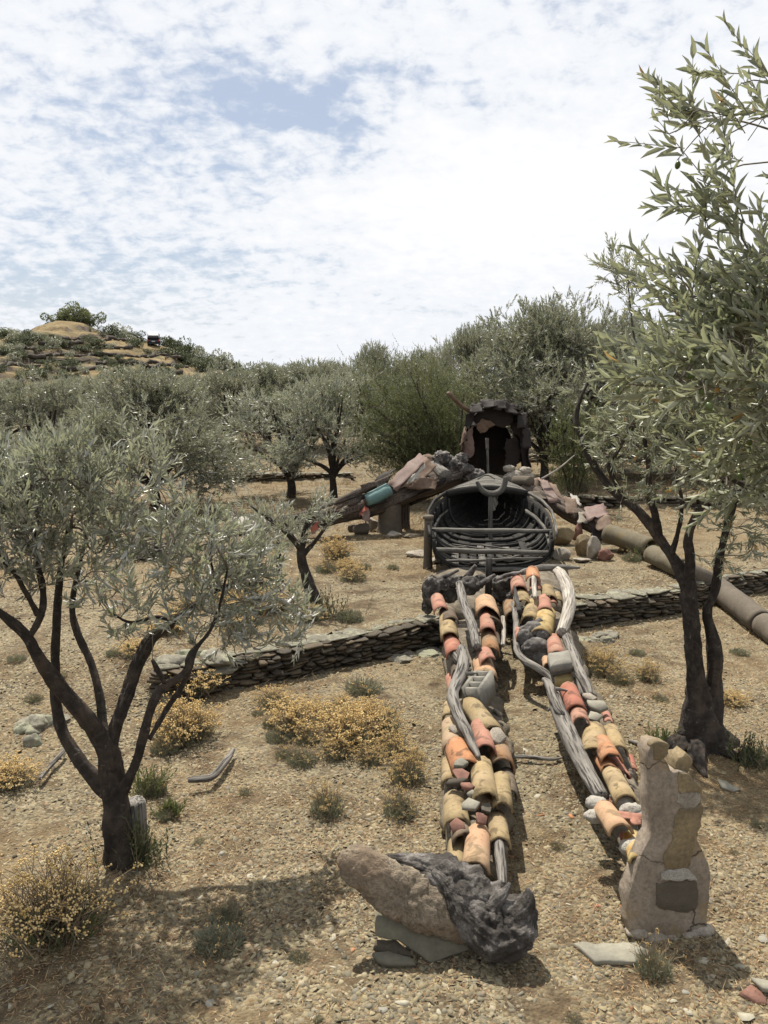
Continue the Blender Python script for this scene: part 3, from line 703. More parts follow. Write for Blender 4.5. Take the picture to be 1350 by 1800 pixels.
LEAF_OBJ = {}
def leaf_objects(root, lv, idx, mat_, name='leaf'):
    key = mat_.name
    if key not in LEAF_OBJ:
        ms = []
        for i, wd in enumerate((0.19, 0.22, 0.26)):
            mb = MB(); add_leaves(mb, np.zeros((1, 3)), np.array([[1., 0, 0]]), np.array([[0, 0, 1.]]), np.array([1.0]), np.array([wd]), 'fine'); ms.append(mb.mesh('leaf', mat_))
        LEAF_OBJ[key] = ms
    off = np.array(parent_world(root))
    for k in idx:
        b, d, n, L = lv[0][k] - off, lv[1][k], lv[2][k], lv[3][k]; s = np.cross(n, d)
        o = link(name, LEAF_OBJ[key][k % 3], root)
        mtx = Matrix(((d[0] * L, s[0] * L, n[0] * L, b[0]), (d[1] * L, s[1] * L, n[1] * L, b[1]), (d[2] * L, s[2] * L, n[2] * L, b[2]), (0, 0, 0, 1)))
        o.matrix_local = mtx

def limb_px(pts, wpx=None):
    """photo polyline (u, v, Y, width px) -> x,y,z,r rows, rounded and resampled"""
    rows = []
    for (u, v, Y, wd) in pts:
        p = AT(u, v, Y); rows.append([*p, 0.5 * pxm(wd, depth_of(p))])
    return smooth_line(rows, 0.022)

def big_tree(name, label, group, base, limbs, ells, spacing, seed, leaf_len, leaf_w=0.21, shoot=(0.10, 0.2), pairs=6, per_tip=2, clump=0.0, kind='mid', mats=('bark', 'twig', 'leaf'),
             up=0.6, out=0.5, tip=0.0022, leaf_objs=0, olives=None, center=None, cs=1.6, rough=0.24, top_boost=None, pick=None):
    rng = np.random.default_rng(seed); root = thing(name, label, 'olive tree', base, group)
    mb = MB()
    for i, L in enumerate(limbs):
        L = np.asarray(L); tube(mb, L[:, :3], L[:, 3], (30 if kind != 'quad' else 10) if L[0, 3] > 0.03 else 10, 0, rough, seed + i, True, 0.22, 1.0, 0.34 if kind != 'quad' else 0)
    part('trunk', mb, M[mats[0]], root, True)
    att = crown_points(rng, ells, spacing, clump, cs, seed)
    nodes, tips, dirs, chains = grow(rng, limbs, att, tip=tip)
    mb = MB()
    for c, r in chains:
        q = smooth_line(np.column_stack([c, r]), 0.035 if kind != 'quad' else 0.12, 2); tube(mb, q[:, :3], q[:, 3], 6 if r[1] > 0.006 else 4, 0, 0, 0, False)
    P0 = nodes[tips]; cen = np.mean(att, 0) if center is None else np.array(center)
    allP = np.repeat(P0, per_tip, 0); D = np.repeat(dirs, per_tip, 0) * 0.7 + nrm(allP - cen) * out + np.array([0, 0, up]) + rng.normal(size=allP.shape) * 0.55
    allP = allP - np.repeat(dirs, per_tip, 0) * rng.uniform(0, 0.10, (len(allP), 1))
    Ls = rng.uniform(*shoot, len(allP))
    if top_boost is not None:
        zt = allP[:, 2]; b = np.clip((zt - top_boost) / 0.3, 0, 1); D = D + b[:, None] * np.array([0, 0, 1.3]); Ls = Ls * (1 + 0.45 * b)
    lv, ends = shoots(rng, allP, D, Ls, pairs, leaf_len, leaf_w)
    for a, b2 in zip(allP, ends): tube(mb, np.array([a, (a + b2) / 2, b2]), [0.0016, 0.0013, 0.0008], 3, 0, 0, 0, False)
    part('branches', mb, M[mats[1]], root, True, stuff=True)
    N = len(lv[0]); sel = np.zeros(N, bool)
    if leaf_objs:
        u, v, f = proj(lv[0]); inside = (u > 5) & (u < 1345) & (v > 5) & (v < 1795) & (f > 0.3)
        score = np.where(inside, lv[3] / np.maximum(f, 0.3) * np.abs(np.sum(lv[2] * nrm(lv[0] - np.array([0, 0, CAM_H])), -1)), -1) 
        idx = np.argsort(-score)[:leaf_objs]; idx = idx[score[idx] > 0]; sel[idx] = True
        leaf_objects(root, lv, idx, M[mats[2]])
    mb = MB(); k = ~sel; add_leaves(mb, *[a[k] for a in lv], kind)
    part('foliage', mb, M[mats[2]], root, False, stuff=True)
    if olives:
        u, v, f = proj(P0); inside = np.where((u > 20) & (u < 1340) & (v > 20) & (v < 1700))[0]; rng.shuffle(inside)
        me = None
        for i in inside[:olives]:
            if me is None:
                m2 = MB(); blob(m2, (0, 0, -0.013), (0.0085, 0.0085, 0.012), 2, 3, 0.03); tube(m2, np.array([[0, 0, 0.008], [0, 0, -0.004]]), [0.001, 0.001], 4); me = m2.mesh('olive', M['olive'], True)
            o = link('olive', me, root); o.location = Vector(P0[i] + rng.normal(size=3) * 0.012 - np.array([0, 0, 0.01])) - root.location; o.rotation_euler = (rng.normal() * 0.3, rng.normal() * 0.3, 0)
    return root

rngT = np.random.default_rng(5)
# --- left foreground olive
Lb = G(206, 1515)
YL = Lb[1]
def lp(pts): return limb_px([(u, v, YL + dy, wd * 0.86) for (u, v, dy, wd) in pts])
L_limbs = [
    lp([(214, 1535, 0, 80), (209, 1485, 0, 62), (202, 1435, 0, 49), (203, 1395, 0, 50), (196, 1360, 0, 42), (190, 1310, 0, 38)]),
    lp([(196, 1400, 0, 34), (165, 1365, .02, 30), (147, 1350, .03, 25), (112, 1296, .08, 23), (99, 1248, .1, 20), (97, 1200, .1, 19), (97, 1138, .12, 17), (101, 1065, .15, 16), (106, 1000, .18, 12), (120, 930, .2, 8)]),
    lp([(196, 1350, 0, 40), (183, 1303, -.02, 36), (147, 1256, -.08, 33), (99, 1201, -.14, 32), (66, 1153, -.2, 25), (48, 1116, -.24, 20), (0, 1076, -.3, 15), (-60, 1040, -.36, 10)]),
    lp([(52, 1120, -.24, 14), (73, 1083, -.2, 16), (78, 1047, -.18, 15), (66, 992, -.16, 13), (60, 930, -.12, 9), (40, 860, -.1, 6)]),
    lp([(66, 1080, -.2, 12), (48, 1047, -.28, 11), (22, 999, -.34, 9), (-30, 950, -.4, 6)]),
    lp([(190, 1310, 0, 22), (180, 1280, .1, 20), (178, 1240, .16, 17), (165, 1175, .24, 15), (139, 1120, .3, 14), (125, 1080, .34, 13), (132, 1028, .38, 10), (150, 950, .42, 7), (170, 870, .45, 5)]),
    lp([(194, 1320, 0, 26), (205, 1267, .08, 24), (227, 1212, .16, 25), (243, 1164, .24, 25), (264, 1120, .30, 24), (293, 1103, .36, 17), (319, 1080, .42, 15), (359, 1054, .48, 13), (385, 1030, .52, 11), (450, 1028, .58, 8), (485, 1020, .6, 5)]),
    lp([(210, 1395, 0, 26), (232, 1358, -.03, 20), (240, 1340, -.04, 19), (254, 1285, -.06, 18), (268, 1235, -.06, 18), (284, 1206, -.05, 16), (330, 1184, 0, 13), (336, 1150, .03, 16), (348, 1135, .05, 8), (372, 1108, .1, 7), (388, 1060, .14, 6), (400, 1000, .18, 4)]),
    lp([(262, 1300, -.05, 8), (293, 1246, .02, 12), (322, 1204, .02, 12), (333, 1178, .02, 11)]),
    lp([(290, 1200, -.05, 9), (274, 1172, -.1, 12), (268, 1160, -.12, 7)]),
    lp([(300, 1100, .34, 12), (280, 1080, .3, 8), (230, 1098, .25, 6), (200, 1080, .2, 4)]),
    lp([(385, 1030, .52, 8), (372, 1000, .5, 6), (368, 960, .5, 5), (372, 900, .5, 3)]),
]
def ell(u, v, Y, wu, hv, dy, dens=1.0):
    p = AT(u, v, Y); f = depth_of(p); return (*p, pxm(wu, f), dy, pxm(hv, f), dens)
L_ells = [ell(165, 855, YL + .1, 150, 95, .5, 1.0), ell(40, 890, YL - .1, 105, 115, .5, 1.0), ell(255, 910, YL + .15, 105, 85, .45, 1.0), ell(345, 965, YL + .2, 90, 75, .35, 1.2),
          ell(400, 1060, YL + .35, 90, 60, .3, 1.3), ell(470, 1115, YL + .45, 72, 45, .25, 1.6), ell(110, 985, YL, 130, 45, .5, .5), ell(-70, 900, YL - .2, 90, 140, .5, 1), ell(290, 1050, YL + .2, 90, 50, .35, .7), ell(150, 785, YL + .15, 85, 36, .35, 1.2), ell(20, 1010, YL - .3, 60, 50, .3, .8), ell(430, 985, YL + .4, 60, 50, .25, 1.0), ell(240, 1115, YL + .2, 60, 20, .2, .9), ell(425, 1135, YL + .42, 80, 42, .22, 1.5), ell(500, 1085, YL + .5, 50, 50, .2, 1.2), ell(340, 1110, YL + .3, 60, 40, .2, .9), ell(190, 1040, YL + .3, 80, 40, .25, .7)]
big_tree('olive_tree', 'many-stemmed dark olive tree with a silvery crown in the left foreground', 'olive trees close by', Lb, L_limbs, L_ells, 0.096, 11, 0.070, 0.235, (0.10, 0.21), 6, 1, 0.30, 'mid',
         ('bark', 'twig', 'leaf_silver'), 0.75, 0.35, leaf_objs=300, olives=8, top_boost=AT(150, 800, YL)[2], cs=2.2)

# --- olive with the forked trunk on the right
Rb = G(1232, 1308); YR = Rb[1]
def rp(pts): return limb_px([(u, v, YR + dy, wd * (0.72 if v < 1245 else 0.85)) for (u, v, dy, wd) in pts])
def rootline(pts):
    rows = []
    for (u, v, wd) in pts:
        p = G(u, v); r = .5 * pxm(wd, depth_of(p)); rows.append([p[0], p[1], p[2] + r * .35, r])
    return smooth_line(rows, 0.03)
R_limbs = [
    rp([(1236, 1330, 0, 150), (1236, 1312, 0, 118), (1234, 1290, 0, 88), (1230, 1258, 0, 62), (1226, 1220, 0, 48), (1220, 1160, 0, 40), (1216, 1100, 0, 38), (1213, 1050, .02, 40), (1210, 1020, .04, 36)]),
    rp([(1246, 1310, -.02, 52), (1252, 1260, 0, 44), (1256, 1200, .02, 34), (1257, 1150, .02, 38), (1250, 1110, .02, 26), (1240, 1075, .02, 21), (1258, 1040, 0, 21), (1262, 1000, -.02, 19), (1272, 945, -.05, 15), (1285, 900, -.05, 18), (1300, 850, 0, 10), (1330, 790, .05, 6)]),
    rp([(1212, 1040, .03, 34), (1190, 990, .12, 26), (1160, 945, .25, 25), (1130, 905, .38, 22), (1100, 880, .5, 20), (1072, 858, .6, 18), (1045, 822, .7, 15), (1025, 780, .8, 13), (1010, 735, .9, 12), (1020, 700, .95, 7), (1040, 660, 1, 5)]),
    rp([(1212, 1030, .03, 24), (1215, 985, 0, 24), (1208, 945, -.02, 20), (1222, 905, -.05, 18), (1250, 870, -.1, 15), (1280, 830, -.12, 11), (1290, 770, -.1, 8), (1280, 690, -.05, 5)]),
    rp([(1160, 945, .25, 18), (1152, 905, .2, 18), (1140, 865, .2, 16), (1142, 815, .2, 12), (1130, 760, .25, 9), (1120, 690, .35, 6), (1118, 620, .55, 5), (1110, 560, .8, 4), (1104, 500, 1.0, 3)]),
    rp([(1100, 880, .5, 14), (1075, 835, .5, 13), (1068, 815, .5, 11), (1090, 790, .45, 7), (1110, 745, .4, 5)]),
    rp([(1180, 975, .15, 14), (1195, 925, .15, 12), (1200, 880, .15, 9), (1185, 820, .2, 6), (1190, 750, .2, 4)]),
    rootline([(1228, 1296, 52), (1205, 1306, 40), (1180, 1316, 28), (1155, 1322, 20), (1130, 1330, 9)]),
    rootline([(1240, 1298, 50), (1262, 1318, 34), (1284, 1332, 22), (1306, 1340, 8)]),
    rootline([(1230, 1305, 44), (1225, 1328, 34), (1230, 1350, 22), (1240, 1368, 8)]), rootline([(1215, 1300, 40), (1190, 1322, 26), (1178, 1338, 10)]),
]
R_ells = [ell(1140, 760, YR + .4, 105, 75, .5, .8), ell(1240, 720, YR + .1, 110, 110, .6, 1.2), ell(1320, 800, YR, 95, 120, .6, 1.2), ell(1210, 850, YR - .1, 90, 50, .4, .6), ell(1050, 705, YR + .9, 60, 60, .4, .6),
          ell(1100, 478, YR + 1.0, 52, 46, .25, 1.3), ell(1115, 560, YR + .9, 45, 45, .25, .3), ell(1300, 930, YR - .1, 60, 40, .35, .5), ell(1140, 880, YR - .1, 70, 45, .3, .7), ell(1060, 770, YR + .7, 50, 60, .3, .7), ell(1290, 980, YR - .2, 60, 40, .3, .5), ell(1250, 600, YR + .3, 90, 60, .5, .9), ell(1400, 700, YR, 80, 140, .6, 1), ell(1165, 655, YR + .6, 80, 50, .4, .8)]
big_tree('olive_tree', 'olive tree with a forked dark trunk and spreading roots behind the upright slab', 'olive trees close by', Rb, R_limbs, R_ells, 0.108, 21, 0.060, 0.23, (0.08, 0.18), 6, 1, 0.14, 'mid',
         ('bark', 'twig', 'leaf'), 0.35, 0.5, leaf_objs=300, olives=10, cs=1.6)

# --- olive outside the right edge whose branches reach into view
Nb = np.array([2.05, 2.5, h1(2.05, 2.5)])
def line4(pts): return smooth_line(pts, 0.06)
N_limbs = [line4([(2.05, 2.5, Nb[2] - .05, .13), (2.0, 2.5, .6, .10), (1.95, 2.5, 1.2, .085), (1.85, 2.45, 1.8, .07)]),
           line4([(1.9, 2.48, 1.6, .05), (1.75, 2.4, 2.1, .042), (1.5, 2.35, 2.5, .034), (1.3, 2.3, 2.75, .022), (1.12, 2.3, 2.88, .012)]),
           line4([(1.86, 2.45, 1.75, .05), (1.8, 2.45, 2.4, .04), (1.65, 2.45, 2.95, .028), (1.42, 2.45, 3.3, .016), (1.2, 2.45, 3.48, .008)]),
           line4([(1.88, 2.46, 1.7, .05), (2.2, 2.6, 2.3, .04), (2.5, 2.8, 2.9, .02)]),
           line4([(1.8, 2.44, 2.2, .035), (1.6, 2.6, 2.35, .025), (1.35, 2.7, 2.5, .015), (1.15, 2.8, 2.6, .007)]),
           line4([(1.72, 2.45, 2.75, .02), (1.5, 2.3, 3.0, .013), (1.25, 2.2, 3.15, .006)]),
           line4([(2.0, 2.5, 2.3, .04), (2.05, 2.4, 3.0, .02), (2.0, 2.4, 3.6, .01)])]
N_ells = [ell(1320, 690, 2.2, 215, 85, .35, 1.25), ell(1270, 610, 2.3, 150, 60, .3, 1.0), ell(1345, 520, 2.4, 110, 75, .3, 1.1), ell(1310, 340, 2.4, 130, 80, .28, .65), ell(1265, 225, 2.45, 115, 65, .22, .6), ell(1385, 210, 2.4, 65, 90, .28, .7),
          ell(1370, 850, 2.45, 130, 80, .35, .9), ell(1290, 780, 2.5, 95, 50, .3, .7), ell(1430, 560, 2.4, 120, 340, .4, .8), ell(1165, 680, 2.1, 75, 34, .12, 1.5), ell(1200, 490, 2.3, 60, 40, .15, 1.0), (2.1, 2.5, 3.0, .7, .7, .8, .35)]
big_tree('olive_tree', 'nearest olive tree, its big leaves and green olives reaching in from the right edge', 'olive trees close by', Nb, N_limbs, N_ells, 0.076, 31, 0.058, 0.235, (0.10, 0.2), 6, 1, 0.26, 'fine',
         ('bark_grey', 'twig', 'leaf'), 0.02, 1.15, tip=0.0016, leaf_objs=300, olives=28, center=(2.0, 2.55, 2.7), cs=2.6)

# --- young olive in the middle distance before the left scrap beam
Sb = G(550, 1068); YS = Sb[1]
S_limbs = [limb_px([(554, 1078, YS, 34), (546, 1035, YS, 21), (534, 1000, YS, 17), (527, 965, YS, 15), (538, 930, YS, 10), (545, 890, YS, 7)]),
           limb_px([(530, 965, YS, 14), (505, 935, YS - .1, 9), (470, 910, YS - .15, 6), (440, 890, YS - .2, 4)]), limb_px([(534, 975, YS, 9), (560, 945, YS, 6), (580, 915, YS, 4)])]
S_ells = [ell(500, 925, YS, 70, 38, .35, .9), ell(555, 905, YS, 45, 32, .3, .7), ell(440, 920, YS - .1, 55, 32, .3, .7)]
big_tree('olive_tree', 'young thin olive tree with a bent trunk in front of the left scrap beam', 'olive trees close by', Sb, S_limbs, S_ells, 0.13, 41, 0.062, 0.2, (0.1, 0.2), 6, 2, 0.05, 'mid', ('bark', 'twig', 'leaf_silver'), 0.6, 0.4)
S2 = G(492, 1022)
big_tree('olive_tree', 'sapling olive with a short straight stem left of the young olive', 'olive trees close by', S2, [limb_px([(493, 1025, S2[1], 12), (490, 990, S2[1], 9), (490, 950, S2[1], 5)])],
         [ell(490, 955, S2[1], 38, 32, .25, .9)], 0.13, 42, 0.06, 0.2, (0.1, 0.18), 6, 2, 0.0, 'mid', ('bark', 'twig', 'leaf_silver'), 0.6, 0.4)

# --- grove trees: four prototypes, copied
def grove_proto(seed, R, Hc, trunk_h, spacing, leaf_len, mats, lean=0.15, per_tip=2, n_ell=9, kind='quad', name='olive_tree'):
    """an olive of crown radius R; stands at the origin"""
    rng = np.random.default_rng(seed); limbs = [line4([(0, 0, -.1, .13), (.05, 0, trunk_h * .5, .095), (.0, .04, trunk_h, .085)])]; ells = []
    for i in range(n_ell):
        a = 2 * math.pi * i / n_ell * 1.0 + rng.uniform(-.3, .3); rr = R * rng.uniform(.35, .78); z = trunk_h + Hc * rng.uniform(.12, .74)
        if i % 3 == 0: rr *= 0.35; z = trunk_h + Hc * rng.uniform(.72, .88)
        c = np.array([math.cos(a) * rr, math.sin(a) * rr, z])
        limbs.append(line4([(0, 0, trunk_h * .9, .055), (c[0] * .3 + rng.normal() * .08, c[1] * .3 + rng.normal() * .08, trunk_h + (z - trunk_h) * .4, .05), (c[0] * .7, c[1] * .7, trunk_h + (z - trunk_h) * .72, .032), (*c, .014)]))
        ells.append((*c, R * rng.uniform(.34, .5), R * rng.uniform(.34, .5), Hc * rng.uniform(.2, .34), rng.uniform(.7, 1.2)))
    r = big_tree(name, 'olive tree', 'olive trees of the grove', (0, 0, 0), limbs, ells, spacing, seed, leaf_len, 0.27, (0.14, 0.3), 7, per_tip, 0.22, kind, mats, 0.6, 0.55, tip=0.004, cs=1.3)
    return r
PA = grove_proto(201, 1.75, 2.3, 0.5, 0.20, 0.08, ('bark', 'twig', 'leaf_far'), n_ell=13)
PB = grove_proto(202, 2.0, 2.5, 0.55, 0.21, 0.085, ('bark', 'twig', 'leaf_far'), n_ell=14)
PC = grove_proto(203, 1.6, 2.2, 0.6, 0.22, 0.08, ('bark', 'twig', 'leaf_silver'), n_ell=11)
PD = grove_proto(204, 2.3, 2.9, 0.55, 0.225, 0.09, ('bark', 'twig', 'leaf_far'), n_ell=16)
def span(r):
    me = [c for c in r.children if c.name.startswith('foliage')][0].data; co = np.empty(len(me.vertices) * 3); me.vertices.foreach_get('co', co); co = co.reshape(-1, 3)
    return float(np.percentile(co[:, 2], 99)), float(np.percentile(np.hypot(co[:, 0], co[:, 1]), 95))
SPAN = {p: span(p) for p in (PA, PB, PC, PD)}
used = set()
def place_tree(proto, u, Y, top_v, width_px, label, rot, group='olive trees of the grove'):
    """a grove tree at column u and distance Y; its height comes from the row its top reaches"""
    top = AT(u, top_v, Y); x = top[0]; g = h1(x, Y); base = SPAN[proto]
    sz = (top[2] - g) / base[0]; sxy = pxm(width_px / 2, Y) / base[1]
    if proto.name not in used: used.add(proto.name); r = proto; r.location = (x, Y, g); r.rotation_euler = (0, 0, rot); r.scale = (sxy, sxy, sz)
    else: r = copy_tree(proto, (x, Y, g), (0, 0, rot), (sxy, sxy, sz))
    r['label'] = label; r['group'] = group
    return r
place_tree(PC, 507, 19.6, 688, 250, 'small round olive tree left of a pair on the terrace beyond the scrap beam', 0.4)
place_tree(PC, 585, 19.2, 662, 205, 'small upright olive tree right of a pair on the terrace beyond the scrap beam', 2.1)
place_tree(PB, 262, 18.0, 655, 340, 'broad grey-green olive crown behind the left foreground olive', 0.9)
place_tree(PA, 70, 20.0, 662, 300, 'wide olive crown below the hill near the left edge of the view', 3.3)
place_tree(PA, -110, 21.0, 668, 300, 'olive tree cut by the left edge of the view', 5.1)
place_tree(PD, 965, 21.5, 538, 330, 'tall broad olive tree behind and right of the rusted hood', 1.2)
place_tree(PB, 1085, 24.0, 565, 260, 'olive tree filling in right of the tall broad olive', 4.0)
place_tree(PD, 1230, 22.0, 590, 330, 'dense olive tree behind the forked-trunk olive', 2.7)
place_tree(PA, 1385, 19.0, 560, 320, 'olive tree partly cut by the right edge of the view', 0.1)
place_tree(PB, 835, 30.0, 578, 190, 'pale feathery olive tree just left of the tall broad olive, farther off', 5.6)
backs = [(400, 29, 648, 180, PA), (470, 31, 645, 190, PB), (548, 30, 640, 180, PD), (620, 37, 640, 150, PA), (655, 41, 610, 110, PD), (742, 36, 622, 130, PB), (790, 33, 600, 130, PC), (340, 33, 662, 170, PB), (700, 46, 628, 120, PA), (585, 45, 640, 140, PB), (900, 38, 590, 150, PA), (480, 44, 646, 140, PD), (1010, 40, 580, 160, PB), (150, 30, 668, 200, PD), (10, 32, 672, 200, PB), (1150, 40, 600, 170, PD), (1300, 36, 590, 200, PA), (250, 36, 668, 160, PA), (90, 38, 676, 170, PC), (640, 30, 660, 130, PC)]
for i, (u, Y, tv, wd, pr) in enumerate(backs):
    place_tree(pr, u, Y, tv, wd, 'grey-green olive tree in the far rows of the grove', i * 1.7, 'olive trees in the far rows')

# --- bright green feathery bushes left of the hood
def feathery(label, base, branches, seed, spread, n_sprig, sprig, group):
    rng = np.random.default_rng(seed); root = thing('feathery_bush', label, 'bush', base, group); mb = MB(); P0 = []; D = []
    for b in branches:
        L = smooth_line(b, 0.08); tube(mb, L[:, :3], L[:, 3], 6, 0, 0.1, seed, True)
        k = rng.integers(int(len(L) * .3), len(L), n_sprig); q = L[k, :3] + rng.normal(size=(n_sprig, 3)) * spread * np.linspace(1, .6, n_sprig)[:, None]
        d = nrm(L[-1, :3] - L[0, :3]) * .8 + np.array([0, 0, .4]) + rng.normal(size=q.shape) * .75
        for a, c in zip(L[k[::4], :3], q[::4]): tube(mb, np.array([a, (a + c) / 2 + [0, 0, .04], c]), [.006, .004, .002], 3, 0, 0, 0, False)
        P0.append(q); D.append(d)
    part('branches', mb, M['bark_grey'], root, True)
    P0 = np.vstack(P0); D = np.vstack(D); lv, _ = shoots(rng, P0, D, rng.uniform(*sprig, len(P0)), 9, .055, .16, .1, (.3, .75))
    mb = MB(); add_leaves(mb, *lv, 'quad'); part('foliage', mb, M['leaf_pine'], root, False, stuff=True)
    return root
gb = G(800, 838); gb = np.array([AT(800, 838, 19.0)[0], 19.0, h1(AT(800, 838, 19.0)[0], 19.0)])
rng = np.random.default_rng(77); br = []
for (u, v) in ((640, 745), (640, 700), (660, 670), (690, 662), (720, 655), (755, 660), (785, 668), (815, 690), (640, 790), (700, 700), (670, 770), (740, 700), (690, 820), (720, 770), (655, 715), (770, 690)):
    e = AT(u, v, 19 + rng.uniform(-.8, .8)); s = gb + np.array([rng.uniform(-.2, .2), rng.uniform(-.2, .2), 0.05]); m_ = (s + e) / 2 + np.array([.05, 0, .25])
    br.append([(*s, .035), (*m_, .022), (*e, .006)])
feathery('bright green feathery bush with arching grey branches left of the rusted hood', gb, br, 78, .34, 420, (.14, .34), 'feathery green bushes')
for (u0, v0, Y, pts, lab, sd) in ((1010, 815, 17.5, ((985, 735), (1010, 720), (1035, 730), (1050, 760), (975, 770)), 'green feathery bush between the rusted hood and the forked-trunk olive', 79),
                                  (380, 812, 24, ((350, 790), (370, 780), (395, 782), (410, 795)), 'low green bush at the foot of the distant left terrace', 80)):
    b0 = AT(u0, v0, Y); b0[2] = h1(b0[0], Y)
    feathery(lab, b0, [[(*b0, .02), (*((b0 + AT(u, v, Y)) / 2 + [0, 0, .1]), .014), (*AT(u, v, Y), .005)] for u, v in pts], sd, .2, 200, (.12, .26), 'feathery green bushes')

# --- scrub and pines on the hill
def scrub_proto(seed, mat_, flat=0.8, leaf=0.30, n=1500, trunk=False, name='scrub_bush'):
    rng = np.random.default_rng(seed); root = thing(name, 'bush', 'bush', (0, 0, 0), 'bushes on the hill'); k = 9
    c = rng.normal(size=(k, 3)) * np.array([.42, .42, .22]) + np.array([0, 0, .45 if not trunk else .95]); r = rng.uniform(.3, .55, k)
    i = rng.integers(0, k, n); d = nrm(rng.normal(size=(n, 3))); p = c[i] + d * (r[i] * rng.uniform(.55, 1, n) ** .5)[:, None] * np.array([1, 1, flat]); p[:, 2] = np.maximum(p[:, 2], 0.02)
    dd = nrm(d + rng.normal(size=d.shape) * .8); nn = nrm(np.cross(dd, rng.normal(size=d.shape))); L = leaf * rng.uniform(.5, 1.2, n) * .5
    mb = MB(); add_leaves(mb, p, dd, nn, L, L * .6, 'quad'); part('foliage', mb, M[mat_], root, False, stuff=True)
    mb = MB()
    for j in range(k): tube(mb, np.array([[0, 0, -.1], [c[j, 0] * .5, c[j, 1] * .5, c[j, 2] * .5], c[j]]), [.05, .035, .02], 5)
    part('stems', mb, M['bark_grey'], root, True)
    return root
HS = [scrub_proto(301, 'leaf_dark', .8), scrub_proto(302, 'leaf_far', .85), scrub_proto(303, 'leaf_dark', .7), scrub_proto(304, 'leaf_pine', .8, .22, 2600, False)]
hill_used = set()
def hill_bush(k, p, s, sz, rot, label, group='bushes on the hill', cat='bush'):
    pr = HS[k]
    if k not in hill_used: hill_used.add(k); r = pr; r.location = tuple(p); r.rotation_euler = (0, 0, rot); r.scale = (s, s, sz)
    else: r = copy_tree(pr, p, (0, 0, rot), (s, s, sz))
    r['label'] = label; r['group'] = group; r['category'] = cat
    return r
def crest_at(u, Y): x = AT(u, 600, Y)[0]; return np.array([x, Y, hz(x, Y)])
for (u, s, sz) in ((98, 1.9, 1.3), (113, 2.2, 2.1), (131, 2.6, 2.9), (148, 2.3, 2.4), (160, 1.6, 1.6)):
    hill_bush(3, crest_at(u, 133), s, sz, u, 'green pine crown on the summit of the hill', 'pines on the hill summit', 'pine tree')
hill_bush(0, crest_at(192, 131), 1.5, 1.5, 1, 'dark round bush on the crest right of the summit pines')
rng = np.random.default_rng(9)
for u in list(range(215, 250, 9)) + list(range(290, 345, 10)) + [300, 322, 338] + list(range(335, 440, 8)):
    Y = rng.uniform(122, 133); s = rng.uniform(1.1, 1.9)
    hill_bush(int(rng.choice([0, 0, 1, 2])), crest_at(u + rng.uniform(-3, 3), Y), s, s * rng.uniform(.8, 1.2), rng.uniform(0, 6), 'dark green scrub bush along the right ridge of the hill', 'scrub on the right ridge')
for (u, v, s) in ((160, 610, 1.9), (100, 610, 1.3), (60, 600, 1.5), (45, 605, 1.6), (30, 598, 1.2), (145, 618, 1.4), (75, 640, 1.3), (120, 628, 1.1), (170, 625, 1.2), (20, 640, 1.5), (210, 655, 1.6), (190, 660, 1.3), (55, 660, 1.4), (150, 655, 1.1), (5, 625, 1.5), (235, 600, 1.2), (220, 598, 1.2), (128, 645, 1.1),
                (90, 612, 1.3), (0, 655, 1.6), (108, 645, 1.1), (260, 660, 1.2), (290, 655, 1.2), (12, 605, 1.2), (40, 630, 1.1), (330, 640, 1.5), (350, 645, 1.5), (370, 648, 1.4), (310, 648, 1.1), (70, 660, 1.3), (180, 640, .9), (205, 632, .8), (240, 640, .9), (140, 600, .9)) + tuple((float(a), float(b), float(c)) for a, b, c in zip(rng.uniform(-5, 330, 30), rng.uniform(612, 668, 30), rng.uniform(.5, 1.1, 30))):
    p = hill_hit(u, v); s *= rng.uniform(.65, 1.0)
    hill_bush(int(rng.choice([0, 0, 1, 2, 2])), p, s, s * rng.uniform(.65, 1.0), rng.uniform(0, 6), 'dull green scrub bush on the terraces of the hill', 'scrub on the hill terraces')
for (u, v, s) in ((10, 592, 1.6), (28, 588, 1.3), (50, 590, 1.5), (66, 592, 1.1), (80, 600, 1.2), (180, 592, 1.3), (200, 590, 1.2), (215, 597, 1.3), (232, 594, 1.2), (175, 606, 1.1), (246, 600, 1.1), (120, 604, .9), (36, 612, 1.5), (15, 618, 1.6), (70, 618, 1.3), (195, 612, 1.2), (92, 592, .8), (155, 594, .8)):
    p = hill_hit(u, v); hill_bush(int(rng.choice([0, 2, 0, 2, 1])), p, s * .7, s * .5, u, 'dull green scrub bush on the terraces of the hill', 'scrub on the hill terraces')
for (u, s) in ((-12, 2.0), (8, 1.8), (22, 1.3), (435, 1.6)):
    hill_bush(3, crest_at(u, 131), s, s * .9, u, 'pine at the ' + ('low right end' if u > 300 else 'left shoulder') + ' of the hill', 'pines on the hill flanks', 'pine tree')

